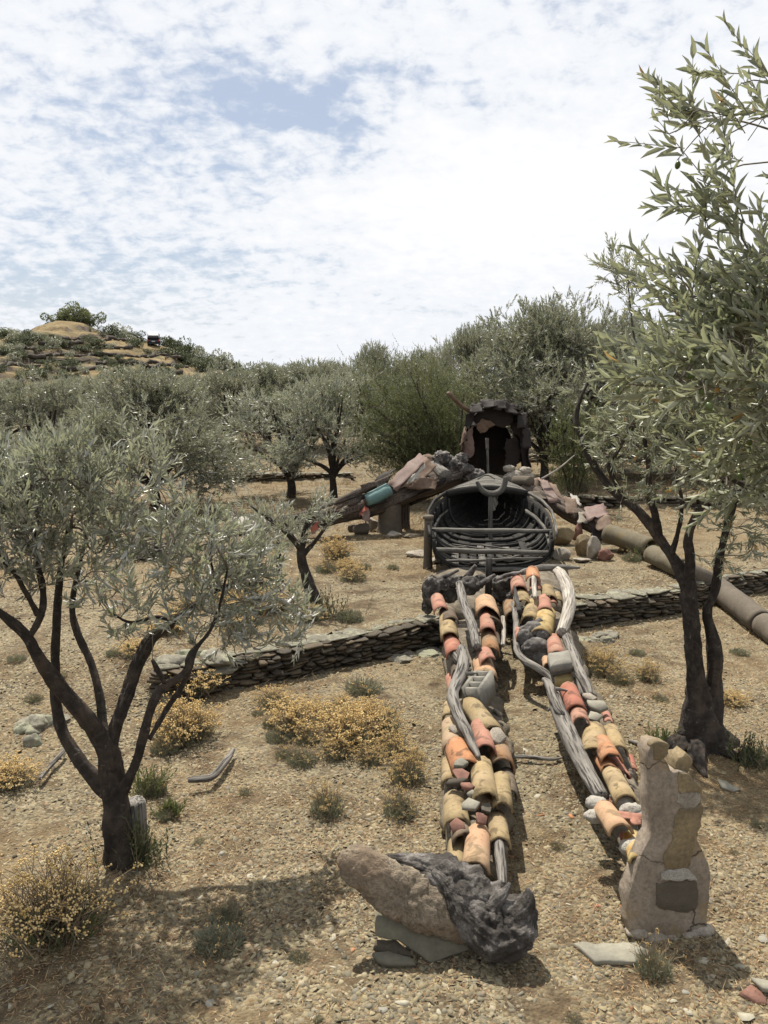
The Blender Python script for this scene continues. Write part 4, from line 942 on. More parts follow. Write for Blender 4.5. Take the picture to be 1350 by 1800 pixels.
# dry stone terrace walls seen edge-on across the hill face
hw_rng = np.random.default_rng(15)
for i, (u0, u1, v) in enumerate(((8, 62, 615), (20, 90, 628), (70, 150, 606), (150, 232, 612), (90, 205, 624), (205, 300, 628), (60, 160, 636), (170, 280, 640), (0, 70, 645), (290, 330, 632), (250, 330, 645), (110, 190, 650), (200, 320, 656), (95, 150, 596), (170, 250, 600))):
    pts = np.array([hill_hit(u, v + 2.2 * math.sin(u * .11 + i)) for u in np.linspace(u0, u1, 9)]); pts[:, 1] -= .12; q = smooth_line(pts, .5, 1); q[:, 2] = [hz(a, b) + .22 for a, b in q[:, :2]]; c = q.mean(0)
    mb = MB(); tube(mb, q + hw_rng.normal(size=q.shape) * [.05, .05, .07], hw_rng.uniform(.08, .36, len(q)), 7, 0, .45, i, True, .3); solo('terrace_wall', mb, M['hill_wall'], 'broken dark terrace wall of dry stone across the hill face', 'stone wall', c, 'terrace walls on the hill')
# ------------------------------------------------------------------ the laid-out finds: tiles, timber, boat, sheet metal, pipes
def hit(u, v, p0, n):
    d = ray(u, v); o = np.array([0, 0, CAM_H]); t = np.dot(np.asarray(p0) - o, n) / np.dot(d, n); return o + d * t
def twist_tube(mb, pts, r, ang, squash, sides=28, m=0, seed=0, amp=0.2, fr=5.0, oct=5, ridged=False, grain=0.0):
    """lumpy elongated body: elliptical section turned by ang, broken up by noise"""
    pts = np.asarray(pts, float); n = len(pts); r = np.broadcast_to(np.asarray(r, float), (n,)); t = nrm(np.gradient(pts, axis=0))
    A = nrm(np.cross(t, [0, 0, 1.0])); B = np.cross(t, A); ca, sa = math.cos(ang), math.sin(ang); A, B = A * ca + B * sa, B * ca - A * sa
    th = np.linspace(0, 2 * math.pi, sides, endpoint=False)
    V = pts[:, None] + r[:, None, None] * (np.cos(th)[None, :, None] * A[:, None] + squash * np.sin(th)[None, :, None] * B[:, None])
    V = V.reshape(-1, 3); nv = fbm(V * fr + seed, seed, oct)
    if ridged: nv = 0.6 - 2.4 * np.abs(nv) + 0.7 * fbm(V * fr * 3, seed + 1, 3)
    if grain:
        sl = np.concatenate([[0], np.cumsum(np.linalg.norm(np.diff(pts, axis=0), axis=1))]); gq = np.stack([np.tile(np.cos(th), n) * 3.4, np.tile(np.sin(th), n) * 3.4, np.repeat(sl, sides) * 9 + seed * 3.1], 1); gq = gq + .5 * fbm(V * 8, seed + 2, 2)[:, None]
        nv = nv * .8 + .6 * grain * (0.5 - 2.2 * np.abs(fbm(gq, seed + 6, 4))) + .55 * fbm(V * 26, seed + 4, 3)
    cen = np.repeat(pts, sides, 0); V = cen + (V - cen) * (1 + amp * nv)[:, None]
    i = np.arange(n - 1)[:, None] * sides; j = np.arange(sides)[None]; j2 = (j + 1) % sides
    f = np.stack([i + j, i + j2, i + sides + j2, i + sides + j], -1).reshape(-1, 4)
    V = np.vstack([V, pts[:1], pts[-1:]]); j = np.arange(sides); j2 = (j + 1) % sides
    mb.add(V, [f, np.stack([np.full(sides, n * sides), j2, j], 1), np.stack([np.full(sides, n * sides + 1), (n - 1) * sides + j, (n - 1) * sides + j2], 1)], m)

def tile_mesh(L, r0, r1, seed, arc=80, broken=0.0, thick=0.014):
    rng = np.random.default_rng(seed); na, nl = 11, 5; th = np.radians(np.linspace(-arc, arc, na)); xs = np.linspace(0, 1, nl)
    eA = rng.normal(size=na) * (0.003 + 0.008 * broken); eB = rng.normal(size=na) * (0.003 + 0.010 * broken)
    if broken > 0.5: eB -= np.abs(np.interp(np.arange(na), [0, na * .35, na * .7, na], rng.uniform(0, .3 * L, 4)))
    V = []
    for inner in (0, 1):
        for i, x in enumerate(xs):
            r = r0 + (r1 - r0) * x; R = r - thick * inner; e = eA * (1 - x) + eB * x; wob = 1 + 0.012 * rng.normal()
            V.append(np.stack([x * L + e, R * np.sin(th) * wob, R * np.cos(th) * wob - r], 1))
    V = np.concatenate(V); off = na * nl; f = []
    for i in range(nl - 1):
        for j in range(na - 1):
            a = i * na + j; f += [[a, a + na, a + na + 1, a + 1], [off + a, off + a + 1, off + a + na + 1, off + a + na]]
    for j in range(na - 1):
        f += [[j, j + 1, off + j + 1, off + j]]; a = (nl - 1) * na + j; f += [[a, off + a, off + a + 1, a + 1]]
    for i in range(nl - 1):
        a = i * na; f += [[a, off + a, off + a + na, a + na]]; a = i * na + na - 1; f += [[a, a + na, off + a + na, off + a]]
    mb = MB(); mb.add(V, np.array(f)); return mb
def local_off(root, p): return Vector(tuple(p)) - Vector(parent_world(root))
COLN = {'salmon': 'salmon pink roof tile', 'peach': 'peach coloured roof tile', 'yellow': 'pale yellow roof tile', 'tan': 'tan roof tile', 'orange': 'orange roof tile with lichen stains', 'red': 'red clay roof tile',
        'brown': 'brown stained roof tile', 'dark': 'dark weathered roof tile', 'lichen': 'roof tile with orange lichen', 'pinkish': 'dusty pink roof tile'}
_seed = [1000]
def put_tile(root, A, B, wpx, colr, roll=0.0, broken=0.0, arc=88, taper=0.06, flip=False):
    _seed[0] += 1; A = np.asarray(A); B = np.asarray(B); ax = nrm(B - A); L = float(np.linalg.norm(B - A)); r = 0.5 * pxm(wpx, depth_of((A + B) / 2))
    L = float(np.clip(L, r * 1.2, r * 7)); up = np.array([0, 0, 1.0]); up = nrm(up - ax * np.dot(up, ax)); sd = np.cross(up, ax)
    c, s = math.cos(roll), math.sin(roll); up, sd = up * c + sd * s, sd * c - up * s
    if flip: up, sd = -up, -sd
    me = tile_mesh(L, r * (1 - taper), r * (1 + taper), _seed[0], arc, broken).mesh('roof_tile', TM[colr], True)
    o = link('roof_tile', me, root); o['label'] = COLN[colr]
    p = local_off(root, A)
    o.matrix_local = Matrix(((ax[0], sd[0], up[0], p[0]), (ax[1], sd[1], up[1], p[1]), (ax[2], sd[2], up[2], p[2]), (0, 0, 0, 1)))
    for e in me.polygons: pass
    return o
def zl(v): return float(np.interp(v, [1000, 1050, 1100, 1140, 1200, 1300, 1460, 1520], [.70, .64, .54, .46, .40, .36, .30, .26]))
def zr(v): return float(np.interp(v, [990, 1050, 1110, 1160, 1230, 1400, 1500], [.72, .62, .50, .42, .36, .33, .36]))
def core(root, line, zf, wpx, hk, seed):
    pts = np.array([on_z(u, v, zf(v) * 0.25) for u, v in line]); w = np.array([pxm(x, depth_of(p)) for x, p in zip(wpx, pts)])
    q = smooth_line(np.column_stack([pts, w]), 0.05); g = np.array([[p[0], p[1], H(p[0], p[1]) * 1.0] for p in q])
    mb = MB(); twist_tube(mb, np.column_stack([q[:, :2], np.maximum(g[:, 2] - .02, q[:, 2])]), q[:, 3] * .5, 0, hk, 22, 0, seed, .35, 7)
    part('rubble_core', mb, M['rubble'], root, False)
    return q
STM = [None] * 8
def stone_tpl():
    if STM[0] is None:
        for i in range(8):
            mb = MB(); blob(mb, (0, 0, 0), (1, .8, .5), 2, 40 + i, .22, 1.4, 3, cuts=6); STM[i] = mb.mesh('stone', M['slate'] if i < 4 else M['mortar'])
    return STM
def rubble_stones(root, q, zf_top, n, seed, size=(.03, .08), wk=.42):
    rng = np.random.default_rng(seed); t = stone_tpl()
    for i in range(n):
        p = q[rng.integers(len(q))]; o = link('stone', t[rng.integers(8)], root); dx = rng.uniform(-1, 1) * p[3] * wk
        z = p[2] + zf_top * (1 - (dx / (p[3] * .55)) ** 2) * rng.uniform(.75, 1.05)
        o.location = local_off(root, (p[0] + dx, p[1] + rng.normal() * .02, z)); o.rotation_euler = tuple(rng.uniform(0, 6.28, 3)); s = rng.uniform(*size); o.scale = (s, s, s)
def shard(root, u, v, z, w, h, mat_, seed, tilt=(0, 0, 0), name='stone', label=None, thick=.03):
    rng = np.random.default_rng(seed); p = on_z(u, v, z); f = depth_of(p); n = 5; a = np.linspace(0, 6.28, n, endpoint=False) + rng.uniform(-.2, .2, n)
    poly = np.stack([np.cos(a) * pxm(w, f) / 2, np.sin(a) * pxm(h, f) / 2 * 1.9], 1) * (1 + .2 * rng.normal(size=(n, 1)))
    mb = MB(); slab(mb, poly, ((1, 0, 0), (0, 1, 0)), np.zeros(3), thick, 0, seed, .6)
    o = link(name, mb.mesh(name, mat_), root); o.location = local_off(root, p); o.rotation_euler = tilt
    if label: o['label'] = label
    return o

# --- left row of tiles
p = on_z(840, 1300, 0)
left = thing('tile_row', 'long left row of curved roof tiles laid on rubble, ending at the mortar lump', 'tile row', (p[0], p[1], 0), 'rows of roof tiles')
q = core(left, [(838, 1535), (838, 1460), (840, 1400), (842, 1330), (838, 1260), (828, 1200), (826, 1150), (822, 1100), (815, 1050), (812, 1025)], zl, [100, 118, 128, 118, 100, 84, 92, 104, 108, 96], .42, 51)
rubble_stones(left, q, .15, 110, 52, (.02, .055))
def TL(a, b, w, c, dz=0.0, roll=0, broken=0, **k):
    put_tile(left, on_z(a[0], a[1], zl(a[1]) + dz - .03), on_z(b[0], b[1], zl(b[1]) + dz + .022), w, c, roll, broken, **k)
TL((801, 1467), (798, 1520), 38, 'tan', -.05, -.25, .2); TL((841, 1446), (836, 1513), 48, 'peach', .04, 0, .4)
TL((877, 1423), (883, 1470), 38, 'yellow', -.02, .2); TL((879, 1440), (886, 1480), 36, 'dark', -.05, .2)
TL((793, 1388), (797, 1437), 46, 'tan', -.02, -.3, .2); TL((886, 1356), (890, 1430), 36, 'tan', .02, .3)
TL((846, 1328), (854, 1390), 44, 'yellow', .06, 0, .5); TL((782, 1330), (782, 1372), 30, 'yellow', -.08, -.6, .3)
TL((898, 1350), (906, 1392), 30, 'dark', -.07, .6); TL((800, 1294), (818, 1334), 50, 'orange', .03, -.15, .3)
TL((843, 1262), (857, 1318), 36, 'salmon', .05, 0, .2); TL((879, 1278), (897, 1348), 42, 'brown', -.03, .45, .2)
TL((786, 1260), (790, 1310), 36, 'pinkish', -.04, -.4, .3); TL((784, 1232), (781, 1266), 22, 'tan', -.08, -.6, .4)
TL((829, 1222), (873, 1278), 44, 'tan', .03, .15, .2); TL((852, 1388), (858, 1408), 36, 'brown', -.04, 0, .7)
TL((806, 1440), (812, 1466), 40, 'dark', .0, -.2, .6)
TL((766, 1042), (777, 1076), 26, 'salmon', .02, -.2); TL((783, 1064), (789, 1084), 30, 'dark', .0, -.2, .3)
TL((783, 1076), (789, 1116), 31, 'yellow', .02, -.2, .2); TL((789, 1108), (798, 1144), 30, 'red', .01, -.2, .3)
TL((856, 1044), (863, 1072), 42, 'peach', .02, .15, .6); TL((856, 1074), (860, 1106), 27, 'salmon', .0, .1, .2)
TL((862, 1102), (867, 1142), 31, 'brown', -.02, .2, .2); TL((850, 1150), (858, 1180), 40, 'peach', .02, .1, .8)
TL((846, 1138), (852, 1158), 30, 'salmon', .05, -.5, .9); TL((790, 1182), (797, 1206), 26, 'salmon', -.14, -.4, .3)
TL((874, 1108), (880, 1144), 20, 'dark', -.08, .6, .2); TL((862, 1066), (868, 1086), 40, 'dark', -.04, .2, .4); TL((800, 1160), (802, 1180), 24, 'dark', -.05, -.3, .6)
shard(left, 812, 1363, .36, 34, 16, M['redstone'], 61, (.5, .1, .4), 'stone', 'dark red flat stone'); shard(left, 824, 1418, .36, 44, 18, M['slab_grey'], 62, (.25, -.05, .2), 'stone', 'pale grey slate stone')
shard(left, 809, 1346, .36, 24, 9, M['slab_grey'], 63, (.2, 0, 0)); shard(left, 802, 1378, .33, 40, 12, M['slate'], 64, (.3, -.3, -.4)); shard(left, 805, 1452, .3, 34, 16, M['redstone'], 65, (.5, -.4, .3))
shard(left, 846, 1440, .34, 26, 12, M['redstone'], 66, (.7, .2, .3)); shard(left, 820, 1386, .36, 24, 9, M['redstone'], 67, (.3, .1, 0)); shard(left, 828, 1400, .33, 20, 9, M['slab_grey'], 68, (.5, .2, .6))
shard(left, 870, 1300, .33, 30, 22, M['mortar'], 69, (.3, .3, 0), thick=.05); shard(left, 800, 1285, .33, 22, 14, M['mortar'], 70, (.3, -.2, .5)); shard(left, 855, 1424, .3, 22, 10, M['slate'], 72, (.4, .1, .1))

# --- right row of tiles
p = on_z(1030, 1280, 0)
right = thing('tile_row', 'shorter right row of curved roof tiles laid on rubble behind the upright slab', 'tile row', (p[0], p[1], 0), 'rows of roof tiles')
q = core(right, [(1125, 1520), (1108, 1450), (1086, 1395), (1068, 1345), (1052, 1300), (1030, 1250), (1006, 1205), (985, 1165), (962, 1115), (944, 1060), (930, 1010)], zr, [46, 66, 80, 84, 84, 76, 70, 84, 92, 96, 70], .42, 53)
rubble_stones(right, q, .15, 100, 54, (.02, .055))
def TR(a, b, w, c, dz=0.0, roll=0, broken=0, **k):
    put_tile(right, on_z(a[0], a[1], zr(a[1]) + dz - .03), on_z(b[0], b[1], zr(b[1]) + dz + .022), w, c, roll, broken, **k)
TR((998, 1198), (1013, 1236), 34, 'red', .04, -.1, .2); TR((1015, 1232), (1026, 1278), 32, 'salmon', .05, 0, .6)
TR((1043, 1268), (1040, 1312), 46, 'yellow', .02, -.15, .5); TR((1058, 1290), (1076, 1322), 38, 'orange', .07, 0, .2)
TR((1078, 1272), (1102, 1330), 32, 'yellow', -.03, .3, .1); TR((1110, 1326), (1124, 1372), 20, 'red', -.10, .5, .1, arc=35)
TR((1056, 1322), (1076, 1350), 30, 'orange', .02, -.1, .6); TR((1076, 1346), (1102, 1394), 40, 'yellow', .05, 0, .2)
TR((1068, 1248), (1077, 1274), 18, 'salmon', -.04, .4, .3); TR((1060, 1406), (1090, 1446), 42, 'peach', .10, -.1, .2)
TR((1052, 1440), (1120, 1452), 56, 'salmon', -.04, .2, .2, flip=True, arc=60); TR((1114, 1458), (1128, 1502), 38, 'lichen', .04, .1, .3)
TR((1092, 1462), (1106, 1536), 18, 'red', -.10, -.5, .2, arc=35); TR((1092, 1356), (1112, 1404), 24, 'red', -.05, .5, .4); TR((1084, 1330), (1102, 1358), 26, 'red', -.04, .3, .7)
TR((936, 994), (938, 1014), 25, 'orange', .05, 0, .1); TR((906, 1008), (913, 1036), 27, 'salmon', .02, -.2, .2); TR((914, 1030), (918, 1054), 30, 'yellow', .0, -.1, .2)
TR((940, 1014), (942, 1034), 28, 'salmon', -.03, 0, .6, arc=45); TR((936, 1052), (927, 1090), 30, 'yellow', .02, -.1, .1); TR((961, 1064), (951, 1106), 38, 'lichen', .04, .05, .2)
TR((957, 1044), (959, 1070), 26, 'salmon', .02, 0); TR((974, 1046), (975, 1072), 14, 'salmon', -.02, .3); TR((964, 1026), (971, 1048), 26, 'tan', -.01, .2, .3); TR((984, 1040), (986, 1062), 18, 'tan', -.06, .5, .2)
TR((973, 1113), (980, 1144), 29, 'salmon', .04, 0, .1); TR((908, 1102), (914, 1118), 18, 'salmon', .0, -.4, .7); TR((980, 1104), (984, 1118), 26, 'dark', -.05, .2, .5); TR((892, 1050), (898, 1074), 30, 'brown', -.14, -.4, .4)
TR((1060, 1395), (1066, 1412), 22, 'red', -.04, -.4, .8); TR((958, 1152), (962, 1166), 18, 'peach', -.03, -.3, .7)
shard(right, 1050, 1244, .36, 36, 14, M['slab_grey'], 81, (.35, .15, -.3)); shard(right, 1046, 1262, .34, 30, 12, M['slab_grey'], 82, (.4, .1, -.3)); shard(right, 1034, 1228, .38, 26, 14, M['mortar'], 83, (.2, .2, .2))
for (u, v, s, sd) in ((1048, 1412, .055, 84), (1044, 1434, .05, 85), (1098, 1410, .06, 86), (1110, 1424, .055, 87), (1112, 1490, .06, 88), (1085, 1402, .04, 89)):
    mb = MB(); blob(mb, (0, 0, 0), (s * 1.2, s, s * .8), 3, sd, .35, 2.2, 5); o = link('mortar_lump', mb.mesh('mortar_lump', M['mortar_white'], True), right); o.location = local_off(right, on_z(u, v, zr(v) - .02))
for (a, b, sd) in (((1124, 1428), (1136, 1470), 1), ((1134, 1424), (1142, 1462), 2), ((1016, 1190), (1026, 1222), 3)):
    mb = MB(); A = on_z(*a, zr(a[1]) - .02); B = on_z(*b, zr(b[1]) - .06); tube(mb, resample([A, B], .04), .032, 6, 0, .2, sd, True, 0, .4); part('plank', mb, M['drift'], right, False)

# --- timber lying along the rows
def log(label, pts, zf, seed, mat_='drift', cat='log', name='driftwood_log', stubs=(), rough=.16, group=None, dz=0.0, sides=16):
    rows = []
    for (u, v, wd) in pts:
        a = on_z(u, v, zf(v) + dz); rows.append([*a, .5 * pxm(wd, depth_of(a))])
    q = smooth_line(rows, .025, 2); rng = np.random.default_rng(seed); q[:, :3] += .006 * fbm(q[:, :3] * 5, seed, 2)[:, None]
    mb = MB(); tube(mb, q[:, :3], q[:, 3], sides, 0, rough, seed, True, .16)
    for (k, du, dv, wd) in stubs:
        i = int(k * (len(q) - 1)); a = q[i, :3]; f = depth_of(a); e = a + np.array([pxm(du, f), -.03, pxm(-dv, f)]); sp = resample([a, (a + e) / 2 + [0, 0, .01], e], .03); tube(mb, sp, np.linspace(q[i, 3] * .6, .004, len(sp)), 7, 0, .2, seed + 3)
    c = q[len(q) // 2]; return solo(name, mb, M[mat_], label, cat, (c[0], c[1], h1(c[0], c[1])), group, True)
log('crooked grey driftwood branch bending round the hollow concrete block', [(812, 1140, 16), (815, 1160, 22), (811, 1185, 22), (801, 1205, 21), (794, 1222, 20), (800, 1243, 20), (812, 1268, 20), (826, 1298, 16), (838, 1322, 10), (842, 1332, 6)], zl, 301, 'drift', 'log', stubs=((.3, 30, -6, 12),), dz=.05)
log('straight grey split pole down the middle of the left tile row top', [(807, 1026, 12), (810, 1040, 15), (817, 1068, 16), (829, 1096, 17), (834, 1115, 16), (839, 1138, 15)], zl, 302, dz=.05)
log('short grey log stub under the red tile of the left row', [(797, 1140, 20), (804, 1152, 22), (812, 1164, 22)], zl, 303, dz=-.02)
log('weathered split stake at the near end of the left tile row', [(876, 1476, 18), (878, 1500, 19), (881, 1530, 19), (883, 1558, 15)], zl, 304, dz=-.04, rough=.22)
log('thin slat of grey wood along the right flank of the left row', [(884, 1085, 7), (886, 1110, 8), (884, 1135, 7)], zl, 305, 'drift_pale', dz=-.1)
log('pale peeled bent log at the upper right of the right tile row', [(980, 1004, 17), (988, 1012, 21), (996, 1030, 22), (1001, 1050, 22), (1001, 1070, 22), (995, 1090, 21), (987, 1112, 18)], zr, 306, 'drift_pale', rough=.08, dz=.03)
log('long smooth grey cracked log left of the right tile row', [(974, 1222, 22), (980, 1246, 27), (993, 1276, 30), (1008, 1308, 31), (1026, 1346, 30), (1042, 1376, 29), (1058, 1404, 27)], zr, 307, 'drift', rough=.07, stubs=((.12, -18, 8, 12), (.2, 18, 2, 10)), dz=-.03)
log('knotty grey plank log at the head of the long smooth log', [(955, 1194, 8), (966, 1202, 16), (970, 1224, 18), (980, 1246, 16), (989, 1256, 10)], zr, 308, 'drift', rough=.25, dz=.03, stubs=((.3, 36, 4, 6),))
log('splintered flat plank running right of the concrete bricks', [(990, 1108, 14), (998, 1128, 16), (1008, 1152, 18), (1018, 1178, 18), (1030, 1204, 16), (1037, 1222, 12)], zr, 309, 'drift', rough=.25, dz=.0)
log('thin curved grey root curling round the left side of the ash lump', [(903, 1062, 11), (908, 1090, 12), (907, 1118, 10), (908, 1146, 11), (924, 1164, 13), (948, 1176, 14), (968, 1188, 13), (975, 1202, 9)], zr, 310, 'drift', rough=.2, dz=-.06)
log('short grey stick between the tiles at the top of the right row', [(938, 1010, 8), (939, 1028, 9), (940, 1052, 7)], zr, 311, 'drift_pale', dz=.04)
log('dark pointed stick leaning at the left of the right row top', [(904, 1032, 5), (907, 1050, 8), (913, 1076, 9)], zr, 312, 'black', dz=.06)
log('grey root crossing under the boat stern on the right', [(905, 1012, 7), (930, 1002, 12), (960, 998, 12), (990, 996, 10), (1020, 998, 4)], lambda v: .62, 313, 'drift', rough=.22)
def root_mass(label, lumps, arms, zf, seed, mat_='char', name='charred_root', cat='root', base=None, amp=.4):
    mb = MB()
    for i, (u, v, w, h, dz) in enumerate(lumps):
        p = on_z(u, v, zf(v) + dz); f = depth_of(p); blob(mb, p, (pxm(w, f), pxm(w, f) * .7, pxm(h, f)), 4, seed + i, amp * .8, 1.5, 4, None, 0, True)
    for i, ln in enumerate(arms):
        rows = [[*on_z(u, v, zf(v) + dz), .5 * pxm(wd, 10)] for (u, v, wd, dz) in ln]; q = smooth_line(rows, .03); tube(mb, q[:, :3], q[:, 3], 9, 0, .4, seed + 20 + i, True, .3)
    p = on_z(lumps[0][0], lumps[0][1], zf(lumps[0][1])); return solo(name, mb, M[mat_], label, cat, (p[0], p[1], h1(p[0], p[1])), None, False)
root_mass('black charred root tangle at the upper end of the left tile row', [(758, 1040, 16, 24, -.05), (776, 1028, 18, 13, 0), (800, 1022, 16, 12, .02), (826, 1030, 18, 16, 0), (842, 1022, 14, 12, .02), (752, 1065, 10, 14, -.2), (790, 1045, 16, 14, -.1)],
          [[(770, 1018, 8, .05), (790, 1010, 7, .1), (806, 1002, 5, .14)], [(818, 1020, 12, .0), (828, 1006, 10, .1), (836, 994, 6, .18)], [(772, 1024, 9, 0), (756, 1012, 6, .08)], [(840, 1030, 10, 0), (862, 1016, 8, .06), (870, 1010, 4, .1)]], zl, 320)
root_mass('ash grey lumpy slag mass in the right tile row', [(938, 1110, 24, 17, 0), (922, 1122, 14, 16, -.02), (942, 1140, 24, 18, -.06), (950, 1160, 16, 16, -.12), (930, 1150, 14, 14, -.1), (955, 1118, 12, 12, 0)], [[(944, 1096, 14, .02), (952, 1088, 8, .05)]], zr, 340, 'ash', 'slag_lump', 'slag', amp=.32)
root_mass('dark burnt lump between the boat stern and the right row', [(886, 1026, 22, 14, -.1), (880, 1044, 18, 14, -.2), (905, 1048, 14, 12, -.15), (890, 1060, 14, 16, -.3)], [[(870, 1020, 8, -.02), (892, 1010, 8, 0), (920, 1006, 6, .02)]], zr, 360)
# charred stake at the boat
b0 = on_z(859, 1046, .45); mb = MB(); box(mb, AT(859, 1013, b0[1]), (.075, .06, pxm(66, b0[1])), None, 0, 3, .03); solo('wooden_stake', mb, M['black'], 'black square stake standing in front of the boat stern', 'stake', (b0[0], b0[1], h1(b0[0], b0[1])))

# --- hollow block and bricks
def obox(mb, o, ex, ey, ez, m=0):
    v = np.array([o + a * ex + b * ey + c * ez for a in (0, 1) for b in (0, 1) for c in (0, 1)]); f = np.array([[0, 1, 3, 2], [4, 6, 7, 5], [0, 4, 5, 1], [2, 3, 7, 6], [0, 2, 6, 4], [1, 5, 7, 3]]); mb.add(v, f, m)
def hollow_block():
    base = on_z(839, 1194, .475); ey = nrm(np.array([.42, 1.0, .10])); ex = nrm(np.cross(ey, [.0, 0, 1.0])); ex = nrm(ex + np.array([0, 0, .12])); ez = np.cross(ex, ey)
    W, L, Hh, t = .17, .37, .22, .032; o = base - ex * W / 2 - ey * L / 2 - ez * Hh; mb = MB()
    obox(mb, o, ex * t, ey * L, ez * Hh); obox(mb, o + ex * (W - t), ex * t, ey * L, ez * Hh)
    for k in range(4): obox(mb, o + ex * t + ey * (L - t) / 3 * k - ez * .0015 + ez * .003, ex * (W - 2 * t), ey * t, ez * (Hh - .004))
    return solo('hollow_block', mb, M['concrete'], 'hollow grey concrete block lying tilted in the left tile row', 'concrete block', (base[0], base[1], 0))
hollow_block()
def brick_px(label, c4, zt, hgt, mat_, seed, name='concrete_brick'):
    top = [on_z(u, v, zt) for u, v in c4]; mb = MB(); rng = np.random.default_rng(seed); poly = []
    for i in range(4):
        a, b = top[i], top[(i + 1) % 4]
        for t in (0.06, .5, .94): poly.append((a + (b - a) * t)[:2] + rng.normal(size=2) * .003)
    c = np.mean(top, 0); slab(mb, np.array(poly)[::-1] if np.cross(np.array(poly[3]) - poly[0], np.array(poly[6]) - poly[3]) < 0 else poly, ((1, 0, 0), (0, 1, 0)), np.array([0, 0, zt - hgt]), hgt, 0, seed, .15, .005)
    return solo(name, mb, M[mat_] if mat_ in M else TM[mat_], label, 'brick', (c[0], c[1], h1(c[0], c[1])))
brick_px('grey concrete brick on top of the stacked bricks in the right row', [(961, 1148), (1001, 1142), (1007, 1163), (968, 1169)], .52, .075, 'concrete', 1)
brick_px('second grey concrete brick, under the top brick of the right row', [(963, 1156), (1004, 1150), (1009, 1170), (970, 1176)], .435, .07, 'concrete', 2)
brick_px('yellow stained brick below the grey concrete bricks', [(972, 1178), (1004, 1174), (1007, 1192), (975, 1196)], .37, .07, 'lichen', 3)

# --- left foot: mortar lump on slate slabs with charred roots
pb = G(770, 1680); Yf = pb[1]
ln = [(612, 1512, Yf + .12, 58), (632, 1526, Yf + .12, 74), (670, 1548, Yf + .10, 88), (710, 1566, Yf + .08, 94), (750, 1588, Yf + .06, 92), (786, 1612, Yf + .04, 78), (812, 1634, Yf + .02, 58), (826, 1648, Yf + .02, 34)]
rows = [[*AT(u, v, Y), .5 * pxm(wd, depth_of(AT(u, v, Y)))] for (u, v, Y, wd) in ln]; e0 = np.array(rows[0]); e0[:3] += (e0[:3] - np.array(rows[1][:3])) * .7; e0[3] *= .45
q = smooth_line([e0.tolist()] + rows, .012); mb = MB(); twist_tube(mb, q[:, :3], q[:, 3], rad(60), .55, 96, 0, 7, .30, 6.5, 6); v_ = mb.v[0]; cc = v_.mean(0); mb.v[0] = v_ + nrm(v_ - cc) * (.010 * fbm(v_ * 34, 3, 3) - .016 * np.clip(.25 - np.abs(fbm(v_ * 13, 8, 3)), 0, 1) / .25)[:, None]
solo('mortar_lump', mb, M['sole'], 'long rounded lump of rough brown mortar propped on slate slabs in front', 'mortar lump', (pb[0], pb[1], 0), None, True)
mb = MB()
def strand(l, seed, amp=.42, sides=40, sq=.8, ang=0.4):
    rows = [[*AT(u, v, Yf + Y), .5 * pxm(wd, 5)] for (u, v, Y, wd) in l]; q = smooth_line(rows, .010); twist_tube(mb, q[:, :3], q[:, 3], ang, sq, int(sides * 1.6), 0, seed, amp, 9, 4, True, .9)
strand([(672, 1506, .24, 6), (695, 1512, .22, 22), (735, 1520, .2, 34), (775, 1536, .18, 54), (815, 1562, .14, 72), (845, 1592, .08, 80), (872, 1616, .05, 74), (902, 1612, .03, 62), (926, 1588, .02, 34), (932, 1566, .02, 10)], 400, .34, 64)
strand([(792, 1566, .12, 20), (822, 1596, .04, 56), (850, 1628, .0, 74), (888, 1644, -.02, 78), (918, 1622, -.01, 60), (934, 1594, .0, 26)], 401, .26, 64)
strand([(760, 1530, .12, 8), (790, 1556, .08, 26), (806, 1590, .03, 36), (824, 1630, .0, 40), (850, 1660, .0, 34), (884, 1670, .0, 20)], 402, .3, 44)
strand([(860, 1600, .0, 30), (874, 1580, .02, 24), (890, 1566, .05, 14), (897, 1552, .07, 5)], 403, .3, 30); strand([(905, 1610, -.02, 26), (922, 1594, -.02, 22), (930, 1574, .0, 14), (926, 1560, .02, 4)], 404, .3, 30)
strand([(700, 1530, .18, 8), (740, 1538, .14, 22), (772, 1556, .10, 26), (800, 1580, .05, 14)], 405, .3, 30)
solo('charred_root', mb, M['char'], 'gnarled black and ash grey root wood lying over the long mortar lump', 'root', (pb[0] + .2, pb[1] + .1, 0), None, False)
def slab_thing(label, pxs, p0, n, thick, mat_, seed, name='slate_slab', group=None, cat='slab'):
    n = nrm(n); P = np.array([hit(u, v, p0, n) for u, v in pxs]); c = P.mean(0); ex = nrm(np.cross([0, 1.0, 0], n)); ey = np.cross(n, ex)
    poly = np.stack([(P - c) @ ex, (P - c) @ ey], 1); ar = np.sum(poly[:, 0] * np.roll(poly[:, 1], -1) - np.roll(poly[:, 0], -1) * poly[:, 1])
    if ar < 0: poly = poly[::-1]
    rng = np.random.default_rng(seed); dense = []
    for i in range(len(poly)):
        a, b = poly[i], poly[(i + 1) % len(poly)]; k = max(1, int(np.linalg.norm(b - a) / .05))
        for j in range(k): dense.append(a + (b - a) * j / k + rng.normal(size=2) * (.004 if j else 0))
    mb = MB(); slab(mb, dense, (ex, ey), c - n * thick, thick, 0, seed, .25, .006); g = P[np.argmin(P[:, 2])]
    return solo(name, mb, M[mat_], label, cat, (c[0], g[1], h1(c[0], g[1])), group)
g = G(757, 1696); slab_thing('large grey green slate slab leaning under the mortar lump', [(660, 1600), (690, 1606), (770, 1632), (846, 1661), (757, 1694), (722, 1668), (700, 1652), (660, 1644)], g, (0, -.75, .65), .035, 'slab_dark', 1)
